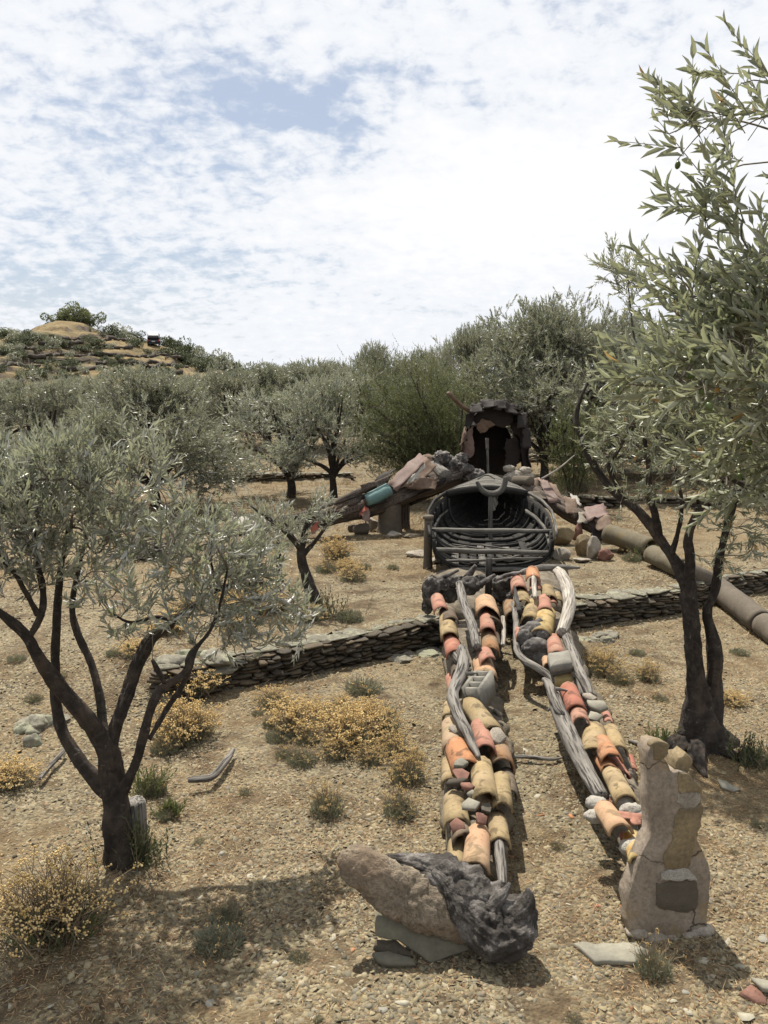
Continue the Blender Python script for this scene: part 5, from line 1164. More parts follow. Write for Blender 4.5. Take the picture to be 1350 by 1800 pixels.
g = G(700, 1696); slab_thing('small slate slab lying flat at the left foot of the leaning slab', [(654, 1674), (682, 1670), (724, 1684), (732, 1694), (700, 1694), (664, 1688)], g + [0, 0, .05], (0, -.35, .9), .04, 'slab_dark', 2)
g = G(680, 1680); slab_thing('narrow dark slate wedge between the two slabs under the mortar lump', [(660, 1652), (696, 1650), (722, 1672), (726, 1680), (690, 1676), (656, 1666)], g + [0, 0, .04], (0, -.4, .9), .03, 'slate', 3)
mb = MB(); p = G(880, 1684); blob(mb, p + [0, .06, .06], (.16, .09, .11), 4, 77, .2, 2, 5, cuts=6); solo('boulder', mb, M['sole'], 'brown stone block under the right end of the charred root', 'stone', p)
g = G(1060, 1690); slab_thing('pale flat parallelogram slate slab lying on the gravel beside the small grey bush', [(1008, 1656), (1130, 1656), (1150, 1664), (1150, 1690), (1045, 1688)], g + [0, 0, .03], (0, 0, 1), .03, 'slab_grey', 4)
g = G(1285, 1385); slab_thing('thin pale slate splinter on the ground right of the upright slab', [(1262, 1369), (1275, 1372), (1302, 1386), (1290, 1390), (1268, 1383)], g + [0, 0, .03], (0, -.2, 1), .02, 'slab_grey', 5)
g = G(1330, 1740); slab_thing('dusty red flat stone at the lower right corner', [(1302, 1742), (1320, 1728), (1348, 1748), (1350, 1766), (1330, 1764)], g + [0, 0, .03], (.1, -.3, 1), .04, 'redstone', 6)
g = G(1335, 1730); slab_thing('grey slate slab beside the red stone at the lower right corner', [(1320, 1716), (1352, 1722), (1365, 1740), (1340, 1736)], g + [0, 0, .05], (-.1, -.1, 1), .03, 'slab_grey', 7)
for (nm, c4, hh, sd) in (('pale lichen-spotted bedrock outcrop left of the left foreground olive', (30, 112, 1262, 1306), .10, 8), ('flat pale bedrock outcrop at the left end of the terrace wall', (278, 400, 1150, 1174), .09, 9), ('flat grey bedrock sheet at the foot of the wall by the left tile row', (690, 764, 1142, 1166), .05, 10), ('grey bedrock at the foot of the wall right of the right tile row', (1020, 1078, 1116, 1132), .06, 11)):
    rg = np.random.default_rng(sd); mb = MB(); u0, u1, v0, v1 = c4; g0 = G((u0 + u1) / 2, (v0 + v1) / 2)
    for k in range(7):
        p_ = G(rg.uniform(u0, u1), rg.uniform(v0, v1)); w_ = pxm((u1 - u0) * rg.uniform(.22, .38), depth_of(p_)); blob(mb, p_ + [0, 0, .0], (w_, w_ * .8, hh * rg.uniform(.5, 1.1)), 4, sd * 10 + k, .3, 2.2, 5, rot_z(rg.uniform(0, 3)), 5)
    o_ = solo('bedrock_outcrop', mb, M['lichen_rock'], nm, 'bedrock', g0); o_['kind'] = 'structure'

# --- upright slab on the right
from mathutils.geometry import tessellate_polygon
def poly_plate(pxs, p0, n, thick, seed, rough=.006, step=.03, fwd=0.0, bev=.005):
    """upright plate traced in its own plane, edges chipped, thickness going back"""
    n = nrm(n); P = np.array([hit(u, v, p0, n) for u, v in pxs]); P = np.vstack([a + (b - a) * (np.arange(max(1, int(np.linalg.norm(b - a) / step + .5)))[:, None] / max(1, int(np.linalg.norm(b - a) / step + .5))) for a, b in zip(P, np.roll(P, -1, 0))]); rng = np.random.default_rng(seed)
    ex = nrm(np.cross([0, 0, 1.0], n)); ez = np.cross(n, ex); N = len(P)
    P = P + rng.normal(size=(N, 1)) * rough * ex + rng.normal(size=(N, 1)) * rough * ez
    tg = np.roll(P, -1, 0) - np.roll(P, 1, 0); inn = nrm(np.cross(n, tg)); c = P.mean(0)
    xy = np.stack([(P - c) @ ex, (P - c) @ ez], 1); ar = np.sum(xy[:, 0] * np.roll(xy[:, 1], -1) - np.roll(xy[:, 0], -1) * xy[:, 1])
    if ar < 0: P = P[::-1]; tg = np.roll(P, -1, 0) - np.roll(P, 1, 0); inn = nrm(np.cross(n, tg))
    F = P + inn * bev + n * fwd; E = P + n * (fwd - bev * .7) + n * (rng.normal(size=(N, 1)) * .003); Bk = P - n * (thick * (1 + .08 * rng.normal(size=(N, 1))))
    tri = np.array(tessellate_polygon([[Vector(((p - c) @ ex, (p - c) @ ez, 0)) for p in F]]))
    a, b, d = F[tri[0][0]], F[tri[0][1]], F[tri[0][2]]
    if np.dot(np.cross(b - a, d - a), n) < 0: tri = tri[:, ::-1]
    j = np.arange(N); j2 = (j + 1) % N
    mb = MB(); mb.add(np.vstack([F, E, Bk]), [tri, tri[:, ::-1] + 2 * N, np.stack([j, N + j, N + j2, j2], 1), np.stack([N + j, 2 * N + j, 2 * N + j2, N + j2], 1)])
    return mb
ub = G(1178, 1646); UN = np.array([.10, -1.0, .10])
up_ = thing('upright_slab', 'tall upright bottle-shaped slab of cracked plaster with a dark square inset', 'slab', (ub[0], ub[1], h1(ub[0], ub[1])))
def Z5(l): return [(1000 + x / 3.857, 1280 + y / 3.857) for x, y in l]
body = Z5([(408, 1390), (406, 1250), (410, 1120), (440, 1030), (470, 930), (500, 835), (555, 730), (556, 560), (548, 300), (536, 170), (560, 108), (600, 98), (684, 112), (676, 160), (650, 210), (668, 250), (690, 300), (760, 292), (800, 300), (838, 330), (893, 395), (900, 500), (905, 560), (880, 700), (868, 750), (900, 830), (945, 920), (966, 1030), (950, 1150), (945, 1240), (940, 1360), (905, 1400), (850, 1420), (700, 1410), (560, 1395)])
mb = poly_plate(body, ub, UN, .13, 1, .003, .06); part('slab_body', mb, M['plaster'], up_)
for nm, pl, mt, th, fw, sd, lb in (('inset_panel', [(592, 1052), (690, 1040), (868, 1034), (876, 1120), (872, 1220), (780, 1250), (700, 1238), (588, 1200)], 'recess', .02, .006, 2, 'dark square render panel'),
        ('stone', [(735, 300), (800, 304), (836, 336), (892, 400), (888, 436), (810, 432), (742, 428), (738, 360)], 'schist', .03, .006, 3, 'grey brown stone near the top'),
        ('stone', [(738, 434), (812, 438), (890, 440), (896, 500), (840, 542), (760, 536), (736, 500)], 'mortar', .03, .004, 4, 'pale buff stone'),
        ('stone', [(752, 544), (838, 548), (898, 508), (904, 560), (878, 700), (846, 800), (826, 900), (812, 936), (760, 962), (700, 948), (650, 940), (640, 860), (690, 780), (708, 690), (712, 620)], 'schist', .03, .007, 5, 'long brown schist stone'),
        ('plaster_ridge', [(606, 1022), (640, 968), (720, 955), (790, 945), (850, 990), (866, 1026), (760, 1030), (680, 1030)], 'mortar_white', .02, .012, 6, None)):
    part(nm, poly_plate(Z5(pl), ub, UN, th, sd, .004, .02, fw, .003), M[mt], up_, False, lb)
for nm, pl, mt, off, th, sd in (('prong_stone', [(702, 282), (716, 226), (740, 196), (790, 152), (826, 186), (812, 250), (800, 296), (740, 294)], 'schist', .02, .10, 7), ('top_stone', [(562, 112), (600, 92), (682, 106), (676, 170), (652, 214), (566, 212)], 'schist', .004, .05, 8)):
    part(nm, poly_plate(Z5(pl), ub - nrm(UN) * (.05 if sd == 7 else 0), UN, th, sd, .006, .03, off, .004), M[mt], up_, False)
mb = MB()
for i, (u, v, s) in enumerate(((1122, 1636, .05), (1150, 1644, .06), (1185, 1648, .07), (1215, 1644, .07), (1236, 1632, .05))): blob(mb, hit(u, v, ub, nrm(UN)) + [0, .02, -.02], (s * 1.3, s, s * .6), 3, 90 + i, .3, 2, 5)
part('mortar_foot', mb, M['mortar'], up_, True)

g = G(238, 1500); mb = MB(); f = depth_of(g); tp = AT(240, 1408, g[1]); z = np.linspace(g[2] - .05, tp[2], 12); tube(mb, np.stack([g[0] + .01 * np.sin(z * 9), g[1] + 0 * z, z], 1), np.interp(np.linspace(0, 1, 12), [0, .2, 1], [.5, .4, .36]) * pxm(52, f), 22, 0, .3, 5, True, .35)
solo('tree_stump', mb, M['drift'], 'old grey cut stump leaning against the left olive trunk', 'stump', g)
# ------------------------------------------------------------------ wrecked rowing boat
bs = AT(866, 1000, 11.35); bm_ = AT(856, 873, 14.0); be = AT(860, 846, 15.5)
boat = thing('wrecked_boat', 'old black wooden rowing boat with its stern open and ribs showing', 'boat', (bs[0], bs[1], h1(bs[0], bs[1])))
def bx_(s): return np.interp(s, [0, .65, 1], [bs[0], bm_[0], be[0]])
def bY(s): return 11.35 + 4.15 * s
def bhalf(s): return np.interp(s, [0, .12, .3, .5, .64, .78, .9, 1], [.86, .90, .93, .86, .72, .50, .24, .03])
def bkeel(s): return np.interp(s, [0, .3, .6, .85, 1], [.36, .36, .40, .55, 1.05])
def bgun(s): return np.interp(s, [0, .15, .35, .65, .85, 1], [.86, .94, 1.02, 1.10, 1.18, 1.26])
def hull(s, t, inset=0.0):
    """point on the hull: t = -1 (left gunwale) .. 1 (right gunwale)"""
    s = np.asarray(s, float); t = np.asarray(t, float); a = t * math.pi / 2; b = bhalf(s) - inset; k = bkeel(s) + inset; g = bgun(s)
    sx = np.sign(a) * np.abs(np.sin(a)) ** .72; cz = 1 - np.abs(np.cos(a)) ** .62
    return np.stack([bx_(s) + b * sx, bY(s) * np.ones_like(t), k + (g - k) * cz], -1)
SS = np.linspace(0, 1, 22); NP = 14; te = np.linspace(-1, 1, NP + 1)
for i in range(NP):
    tt = np.linspace(te[i] - .006, te[i + 1] + .004, 4); S, T = np.meshgrid(SS[(0 if i % 5 else 1):], tt, indexing='ij'); lap = .012 * (i % 2)
    A = hull(S, T, lap); B = hull(S, T, lap + .018); ns, nt = S.shape; V = np.vstack([A.reshape(-1, 3), B.reshape(-1, 3)]); o = ns * nt; f = []
    for a in range(ns - 1):
        for b in range(nt - 1):
            k = a * nt + b; f += [[k, k + 1, k + nt + 1, k + nt], [o + k, o + k + nt, o + k + nt + 1, o + k + 1]]
        k = a * nt; f.append([k, k + nt, o + k + nt, o + k]); k = a * nt + nt - 1; f.append([k, o + k, o + k + nt, k + nt])
    for b in range(nt - 1): f.append([b, o + b, o + b + 1, b + 1])
    mb = MB(); tc = V[:, [0, 2, 1]] + i * 1.3; mb.add(V, np.array(f), 0, tc); part('hull_plank', mb, M['boatwood'], boat, False)
def strip(mb, P, w, h, upv=None):
    """rectangular timber along a polyline"""
    P = np.asarray(P, float); t = nrm(np.gradient(P, axis=0)); u = np.broadcast_to(np.array([0, 0, 1.0]) if upv is None else np.asarray(upv, float), t.shape); sd = nrm(np.cross(t, u)); u2 = np.cross(sd, t); n = len(P)
    V = np.stack([P + sd * w / 2 + u2 * h / 2, P - sd * w / 2 + u2 * h / 2, P - sd * w / 2 - u2 * h / 2, P + sd * w / 2 - u2 * h / 2], 1)
    s = np.concatenate([[0], np.cumsum(np.linalg.norm(np.diff(P, axis=0), axis=1))]); tc = np.stack([np.tile([w, -w, -w, w], n) / 2, np.tile([h, h, -h, -h], n) / 2, np.repeat(s, 4)], 1) + P[0, 0] * 3
    i = np.arange(n - 1)[:, None] * 4; j = np.arange(4)[None]; j2 = (j + 1) % 4; f = np.stack([i + j, i + j2, i + 4 + j2, i + 4 + j], -1).reshape(-1, 4)
    mb.add(V.reshape(-1, 3), [f, np.array([[3, 2, 1, 0]]), np.array([[4 * n - 4, 4 * n - 3, 4 * n - 2, 4 * n - 1]])], 0, tc)
for i, s in enumerate((.01, .055, .11, .17, .24, .31, .39, .48, .57, .66)):
    t = np.linspace(-.98, .98, 33); P = hull(np.full_like(t, s), t, .045); mb = MB(); strip(mb, P, .045, .035, (0, 1, 0)); part('rib', mb, M['boatgrey'] if i in (2, 5) else M['boatwood'], boat, False, 'bleached grey rib' if i in (2, 5) else None)
for sg in (-1, 1):
    s = np.linspace(0, .97, 26); P = hull(s, np.full_like(s, sg), -.01); P[:, 2] += .02; mb = MB(); strip(mb, P, .03, .045); part('gunwale', mb, M['boatwood' if sg < 0 else 'boatgrey'], boat, False)
    s = np.linspace(.05, .62, 16); P = hull(s, np.full_like(s, sg * .84), .07); mb = MB(); strip(mb, P, .03, .07); part('stringer', mb, M['boatgrey'] if sg > 0 else M['boatwood'], boat, False)
def cross(v, s, z, w, h, mt, nm, over=.0, tilt=0.0):
    b = bhalf(s) + over; c = np.array([bx_(s), bY(s), z]); x = np.linspace(-b, b, 9); P = c + np.stack([x, 0 * x, tilt * x + .004 * np.sin(x * 7)], 1); mb = MB(); strip(mb, P, w, h); part(nm, mb, M[mt], boat, False)
cross(937, .14, .845, .10, .05, 'boatgrey', 'thwart', -.02, -.01); cross(968, .015, .64, .07, .06, 'boatgrey', 'thwart', -.04, -.025)
cross(0, .0, .40, .10, .05, 'boatgrey', 'transom_board', -.28, .0); cross(0, .02, .52, .05, .03, 'boatgrey', 'transom_board', -.12, .03)
rng = np.random.default_rng(3)
for i in range(9):                                   # loose bottom boards, some broken short
    s = np.linspace(rng.uniform(.0, .1), rng.uniform(.25, .5), 6); x0 = (i - 4) * .13
    P = np.stack([bx_(s) + x0, bY(s), bkeel(s) + .09 + rng.normal() * .012 + 0 * s], 1); mb = MB(); strip(mb, P, .10, .018); part('floor_board', mb, M['boatwood'] if i % 3 else M['boatgrey'], boat, False)
for i in range(14):
    s = rng.uniform(.02, .3); c = np.array([bx_(s) + rng.uniform(-.55, .55), bY(s), bkeel(s) + .14]); d = np.array([rng.normal(), rng.normal() * .3, rng.normal() * .08]); d = nrm(d) * rng.uniform(.08, .35); mb = MB(); strip(mb, resample([c - d, c + d], .1), .03, .02); part('splinter', mb, M['boatgrey'], boat, False)
# foredeck: arched front beam and five deck planks
s0 = .66; x = np.linspace(-1, 1, 21); P = np.stack([bx_(s0) + bhalf(s0) * x, bY(s0) + 0 * x, bgun(s0) + .09 * (1 - x ** 2)], 1); mb = MB(); strip(mb, P, .05, .11); part('deck_beam', mb, M['boatwood'], boat, False)
for i in range(5):
    a, b = s0 + .005 + i * .058, s0 + (i + 1) * .058; xx = np.linspace(-1, 1, 11); V = []
    for up in (.045, .025):
        for s in (a, b): V.append(np.stack([bx_(s) + bhalf(s) * .97 * xx, np.full(11, bY(s)), bgun(s) + up + .09 * (1 - xx ** 2) * (1 - i * .12) + .004 * (i % 2)], 1))
    V = np.vstack(V); f = []
    for k in range(10): f += [[k, k + 1, 11 + k + 1, 11 + k], [22 + k, 33 + k, 33 + k + 1, 22 + k + 1], [k, 22 + k, 22 + k + 1, k + 1], [11 + k, 11 + k + 1, 33 + k + 1, 33 + k]]
    f += [[0, 11, 33, 22], [10, 32, 43, 21]]
    mb = MB(); mb.add(V, np.array(f), 0, V[:, [1, 2, 0]]); part('deck_plank', mb, M['boatgrey'], boat, False)
# grey mast stub carrying a U-shaped crook
Yp = 13.6; a, b = AT(863, 930, Yp), AT(862, 868, Yp); mb = MB(); tube(mb, resample([a - [0, 0, .2], b], .05), .035, 10, 0, .1, 4); part('post', mb, M['boatgrey'], boat, True)
rows = [[*AT(u, v, Yp), .5 * pxm(wd, Yp)] for u, v, wd in ((838, 846, 6), (843, 856, 9), (851, 865, 11), (862, 869, 12), (874, 867, 12), (883, 860, 11), (888, 850, 10), (889, 838, 8))]
q = smooth_line(rows, .02); mb = MB(); tube(mb, q[:, :3], q[:, 3], 10, 0, .1, 5, True, .1); part('crook', mb, M['boatgrey'], boat, True)
a, b = AT(842, 845, 14.4), AT(868, 838, 14.6); mb = MB(); q = smooth_line([[*AT(840, 842, 14.5), .014], [*AT(855, 833, 14.6), .014], [*AT(870, 842, 14.5), .012]], .03); tube(mb, q[:, :3], q[:, 3], 7, 0, .1, 6); part('hoop', mb, M['boatgrey'], boat, True)

# ------------------------------------------------------------------ crumpled sheet metal
def sheet(parent, name, pxs, Ys, mat_, seed, crump=.05, thick=.006, label=None, n=7):
    """bent sheet through four photo corners (tl, tr, br, bl), each at its own distance"""
    C = [AT(u, v, Y) for (u, v), Y in zip(pxs, Ys)]; g = np.linspace(0, 1, n); S, T = np.meshgrid(g, g, indexing='ij'); S = S[..., None]; T = T[..., None]
    P = (1 - S) * (1 - T) * C[0] + (1 - S) * T * C[1] + S * T * C[2] + S * (1 - T) * C[3]
    N = nrm(np.cross(C[1] - C[0], C[3] - C[0])); rng = np.random.default_rng(seed)
    P = P + N * (crump * (1.2 * fbm(P * 3.2 + seed, seed, 2) + .5 * np.abs(fbm(P * 7 + seed, seed + 4, 2))))[..., None] + .25 * crump * np.stack([fbm(P * 6 + k * 9, seed + k, 2) for k in (1, 2, 3)], -1)
    edge = ((S < .01) | (S > .99) | (T < .01) | (T > .99)); P = P + edge * rng.normal(size=P.shape) * .012
    V = np.vstack([P.reshape(-1, 3), P.reshape(-1, 3) - N * thick]); o = n * n; f = []
    for a in range(n - 1):
        for b in range(n - 1): k = a * n + b; f += [[k, k + 1, k + n + 1, k + n], [o + k, o + k + n, o + k + n + 1, o + k + 1]]
    for k in range(n - 1):
        f += [[k, o + k, o + k + 1, k + 1], [(n - 1) * n + k, (n - 1) * n + k + 1, o + (n - 1) * n + k + 1, o + (n - 1) * n + k], [k * n, (k + 1) * n, o + (k + 1) * n, o + k * n], [k * n + n - 1, o + k * n + n - 1, o + (k + 1) * n + n - 1, (k + 1) * n + n - 1]]
    mb = MB(); mb.add(V, np.array(f)); return part(name, mb, M[mat_], parent, False, label)
# hood of rusted sheets behind the bow
hb = AT(871, 846, 16.2); hg = h1(hb[0], hb[1])
hood = thing('rusted_hood', 'hollow arched hood of rusted sheet metal standing behind the boat bow', 'metal hood', (hb[0], hb[1], hg))
HW, HT = pxm(61, 16.2), AT(871, 712, 16.2)[2]; HBz = AT(871, 850, 16.2)[2]
def arch(th, dep, k=1.0):   # th 0 = right foot, pi = left foot
    r = HW * k; zz = HBz + (HT - HBz) * np.sin(th) ** .62; return np.stack([hb[0] + r * np.sign(np.cos(th)) * np.abs(np.cos(th)) ** .8, hb[1] + dep, zz], -1)
rng = np.random.default_rng(12)
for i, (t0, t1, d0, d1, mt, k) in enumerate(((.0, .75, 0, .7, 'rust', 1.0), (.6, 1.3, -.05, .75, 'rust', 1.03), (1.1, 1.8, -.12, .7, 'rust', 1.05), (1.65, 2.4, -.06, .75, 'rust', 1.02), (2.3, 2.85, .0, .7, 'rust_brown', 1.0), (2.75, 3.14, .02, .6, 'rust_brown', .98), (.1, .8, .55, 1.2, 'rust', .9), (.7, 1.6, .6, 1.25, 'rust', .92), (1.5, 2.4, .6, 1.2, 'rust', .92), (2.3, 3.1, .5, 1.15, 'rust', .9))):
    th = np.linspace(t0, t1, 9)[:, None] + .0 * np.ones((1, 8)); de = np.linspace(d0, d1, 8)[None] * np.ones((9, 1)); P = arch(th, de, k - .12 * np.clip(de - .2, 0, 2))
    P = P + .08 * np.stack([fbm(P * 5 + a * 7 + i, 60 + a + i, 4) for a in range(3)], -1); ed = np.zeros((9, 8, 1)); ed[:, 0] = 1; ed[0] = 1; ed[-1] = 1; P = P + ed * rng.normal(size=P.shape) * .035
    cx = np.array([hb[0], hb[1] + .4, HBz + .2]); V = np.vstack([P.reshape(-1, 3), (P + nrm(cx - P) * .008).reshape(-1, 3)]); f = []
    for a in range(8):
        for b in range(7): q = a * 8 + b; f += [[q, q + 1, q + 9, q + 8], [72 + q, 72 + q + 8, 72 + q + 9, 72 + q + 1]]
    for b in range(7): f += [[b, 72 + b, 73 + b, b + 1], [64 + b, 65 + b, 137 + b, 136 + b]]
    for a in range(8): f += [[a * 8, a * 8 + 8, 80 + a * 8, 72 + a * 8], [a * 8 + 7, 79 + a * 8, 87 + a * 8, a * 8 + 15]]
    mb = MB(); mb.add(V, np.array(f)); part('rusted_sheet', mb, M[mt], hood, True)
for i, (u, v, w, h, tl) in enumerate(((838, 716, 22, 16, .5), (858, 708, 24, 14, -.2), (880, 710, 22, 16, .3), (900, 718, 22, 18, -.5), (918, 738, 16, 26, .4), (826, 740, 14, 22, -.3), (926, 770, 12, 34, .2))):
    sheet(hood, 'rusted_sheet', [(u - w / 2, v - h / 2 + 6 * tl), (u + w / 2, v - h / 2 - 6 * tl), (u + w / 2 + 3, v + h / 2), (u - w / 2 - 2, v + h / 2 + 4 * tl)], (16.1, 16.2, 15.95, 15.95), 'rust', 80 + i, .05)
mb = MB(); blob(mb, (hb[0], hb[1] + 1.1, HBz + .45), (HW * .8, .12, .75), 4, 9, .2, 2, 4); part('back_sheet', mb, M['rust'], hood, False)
def Z6(l): return [(720 + x / 4.82, 680 + y / 4.82) for x, y in l]
for nm, pl, mt, sd, dy in (('jamb_sheet', [(455, 400), (545, 330), (530, 400), (545, 470), (552, 530), (540, 580), (520, 600), (460, 610), (450, 520)], 'rust_pink', 1, .0), ('brow_sheet', [(520, 190), (600, 150), (760, 150), (870, 200), (885, 260), (850, 330), (800, 350), (730, 330), (690, 345), (640, 390), (600, 396), (570, 350), (545, 300), (500, 260)], 'rust', 2, -.05),
                       ('flap_sheet', [(560, 330), (620, 270), (690, 290), (710, 320), (640, 385), (600, 395), (570, 360)], 'rust_brown', 3, -.08), ('jamb_sheet', [(820, 440), (900, 420), (935, 470), (930, 640), (880, 700), (800, 720), (820, 560), (800, 520)], 'rust', 4, .15), ('jamb_sheet', [(850, 300), (940, 290), (1000, 380), (1020, 500), (1005, 640), (1040, 720), (970, 730), (950, 560), (930, 420), (870, 370)], 'rust', 5, .1)):
    part(nm, poly_plate(Z6(pl), (hb[0], hb[1] + dy, HBz), (0, -1, .05), .012, sd, .012, .05, 0, .004), M[mt], hood, False)
a, b = AT(826, 724, 16.2), AT(788, 690, 15.9); mb = MB(); strip(mb, resample([b, (a + b) / 2 + [0, 0, -.03], a, a + [.15, .1, -.05]], .06), .09, .05); part('plank', mb, M['rust_brown'], hood, False, 'slanting plank sticking out of the top left')
mb = MB(); tube(mb, resample([AT(858, 835, 15.9), AT(857, 796, 15.9), AT(856, 772, 15.9)], .05), [.022] * len(resample([AT(858, 835, 15.9), AT(857, 796, 15.9), AT(856, 772, 15.9)], .05)), 8, 0, .1, 1); tube(mb, resample([AT(856.5, 790, 15.89), AT(856, 770, 15.89)], .05), .034, 8, 0, .1, 2); part('post', mb, M['boatgrey'], hood, True)
# heap of rubble that carries the hood
mb = MB(); c = np.array([hb[0] + .1, hb[1] - .1, hg]); blob(mb, c + [0, .3, .1], (HW * 1.15, .8, HBz - hg + .02), 4, 33, .16, 2, 5); part('rubble_base', mb, M['rubble'], hood, False)
for (u, v, s, sd, mt) in ((905, 838, .16, 1, 'mortar'), (922, 828, .11, 2, 'mortar'), (895, 824, .09, 3, 'mortar'), (925, 838, .12, 4, 'mortar'), (835, 836, .16, 5, 'char'), (818, 826, .14, 6, 'char')):
    mb = MB(); p = AT(u, v, 15.5); blob(mb, p, (s * 1.2, s, s * .8), 4, 500 + sd, .3, 2, 5, None, 0, mt == 'char'); part('stone' if mt == 'mortar' else 'root', mb, M[mt], hood, False)

# ------------------------------------------------------------------ left scrap beam
lb = AT(690, 880, 15.0); lg = h1(lb[0], lb[1])
lbeam = thing('scrap_beam', 'long sloping beam clad in rusty pink and teal sheet metal left of the boat', 'scrap beam', (lb[0], lb[1], lg))
def bar(parent, nm, ln, mt, sides=8, rough=.12, seed=1, cap=True, smooth=True, lab=None):
    rows = [[*AT(u, v, Y), .5 * pxm(wd, Y)] for u, v, Y, wd in ln]; q = smooth_line(rows, .06, 1); mb = MB(); tube(mb, q[:, :3], q[:, 3], sides, 0, rough, seed, cap, .1); return part(nm, mb, M[mt], parent, smooth, lab)
bar(lbeam, 'beam', [(806, 832, 15.6, 34), (736, 858, 15.25, 42), (655, 888, 14.85, 36), (560, 914, 14.35, 28), (450, 932, 13.8, 20), (380, 938, 13.4, 14)], 'beam', 14, .35, 1)
bar(lbeam, 'beam', [(800, 850, 15.7, 12), (720, 884, 15.3, 12)], 'rust', 6, .05, 2); bar(lbeam, 'beam', [(660, 850, 15.1, 12), (600, 880, 14.9, 14), (540, 902, 14.6, 10), (470, 916, 14.2, 8)], 'beam', 6, .1, 3)
bar(lbeam, 'log', [(762, 820, 15.6, 24), (783, 838, 15.2, 25)], 'drift', 14, .05, 4, True, True, 'round log end facing the boat'); bar(lbeam, 'barrel_piece', [(643, 880, 14.6, 22), (662, 872, 14.7, 26), (684, 860, 14.8, 24)], 'teal', 14, .04, 5, True, True, 'teal painted metal piece')
bar(lbeam, 'tube', [(556, 910, 14.3, 18), (600, 900, 14.5, 20), (628, 890, 14.6, 21)], 'rust_pink', 14, .06, 6); bar(lbeam, 'tube', [(500, 925, 14.0, 12), (556, 912, 14.3, 14)], 'rust_brown', 10, .1, 7)
sheet(lbeam, 'metal_sheet', [(678, 850), (738, 798), (752, 806), (698, 862)], (15.0, 15.5, 15.3, 14.8), 'rust_pink', 21, .03); sheet(lbeam, 'metal_sheet', [(698, 860), (750, 806), (768, 820), (738, 850)], (14.85, 15.3, 15.2, 14.9), 'rust_brown', 22, .03)
sheet(lbeam, 'metal_sheet', [(712, 858), (742, 838), (770, 840), (764, 862)], (14.8, 14.95, 15.1, 14.9), 'rust_brown', 32, .03); sheet(lbeam, 'metal_sheet', [(716, 846), (744, 816), (749, 820), (724, 850)], (14.78, 15.1, 15.1, 14.78), 'mortar_white', 33, .015, label='pale torn strip of sheet')
for i, (u, v, a, b2, mt) in enumerate(((660, 850, 26, 10, 'beam'), (640, 872, 30, 9, 'rust'), (600, 890, 34, 10, 'beam'), (570, 900, 30, 9, 'rust_brown'), (530, 912, 36, 10, 'beam'), (500, 918, 30, 9, 'rust'), (470, 924, 34, 9, 'beam'), (590, 906, 40, 10, 'beam'), (640, 893, 40, 9, 'rust'), (690, 882, 44, 10, 'beam'), (740, 862, 44, 10, 'rust'), (780, 846, 34, 11, 'beam'), (430, 928, 34, 8, 'rust_brown'))):
    Y = 13.75 + (u - 440) / 340 * 1.6; sl = -.36; sheet(lbeam, 'plank', [(u - a, v - a * sl - b2 / 2), (u + a, v + a * sl - b2 / 2), (u + a * .95, v + a * sl + b2 / 2), (u - a * .9, v - a * sl + b2 / 2)], (Y - .17, Y + .05, Y, Y - .2), mt, 60 + i, .03, .03, None, 5)
sheet(lbeam, 'metal_sheet', [(640, 866), (664, 838), (694, 824), (672, 868)], (15.0, 15.3, 15.4, 15.0), 'rust', 23, .05); sheet(lbeam, 'metal_sheet', [(622, 886), (640, 878), (648, 898), (630, 908)], (14.7, 14.7, 14.5, 14.5), 'redpaint', 24, .02, label='faded red painted sheet')
sheet(lbeam, 'metal_sheet', [(742, 800), (770, 802), (772, 826), (758, 832)], (15.6, 15.7, 15.5, 15.4), 'rust_brown', 25, .04); sheet(lbeam, 'metal_sheet', [(448, 930), (462, 924), (464, 944), (450, 946)], (13.7, 13.8, 13.7, 13.6), 'redpaint', 26, .02, label='red metal flap'); sheet(lbeam, 'metal_sheet', [(545, 918), (558, 910), (562, 934), (548, 938)], (14.2, 14.2, 14.1, 14.1), 'redpaint', 27, .02, label='faded red metal flap')
sheet(lbeam, 'metal_sheet', [(405, 912), (470, 904), (478, 916), (410, 926)], (14.0, 14.2, 14.0, 13.8), 'mortar_white', 28, .02, label='pale flat sheet at the low end'); sheet(lbeam, 'metal_sheet', [(636, 900), (648, 896), (652, 914), (640, 918)], (14.5, 14.5, 14.4, 14.4), 'rust_pink', 29, .02)
for (u, v, s, sd) in ((778, 806, .17, 1), (800, 818, .2, 2), (812, 806, .12, 3), (790, 812, .12, 4), (815, 834, .18, 5)):
    mb = MB(); blob(mb, AT(u, v, 15.6), (s, s, s * .8), 4, 520 + sd, .4, 2.5, 5, None, 0, True); part('root', mb, M['char'], lbeam, False)
def upright(name, label, cat, u0, u1, vt, vb, Y, mt, sides, seed, top_k=1.0, cap=0.0, group=None):
    c = AT((u0 + u1) / 2, vb, Y); r = pxm((u1 - u0) / 2, Y); t = AT((u0 + u1) / 2, vt, Y); g = h1(c[0], Y); mb = MB(); z = np.linspace(g - .06, t[2], 9); k = np.interp(np.linspace(0, 1, 9), [0, .1, .2, 1], [1.15, 1.12, 1.0, top_k])
    tube(mb, np.stack([c[0] + 0 * z, Y + 0 * z, z], 1), r * k, sides, 0, .05, seed)
    if cap: tube(mb, np.array([[c[0], Y, t[2] + .002], [c[0], Y, t[2] + .05]]), r * cap, sides, 0, .05, seed + 1)
    return solo(name, mb, M[mt], label, cat, (c[0], Y, g), group, sides > 6)
upright('stone_pillar', 'thick pale round stone pillar propping the left scrap beam', 'pillar', 664, 706, 884, 938, 15.0, 'pipe_grey', 20, 1, .92)
upright('wooden_post', 'square dark wooden post propping the left scrap beam beside the round pillar', 'post', 702, 721, 862, 934, 15.3, 'beam', 5, 2)
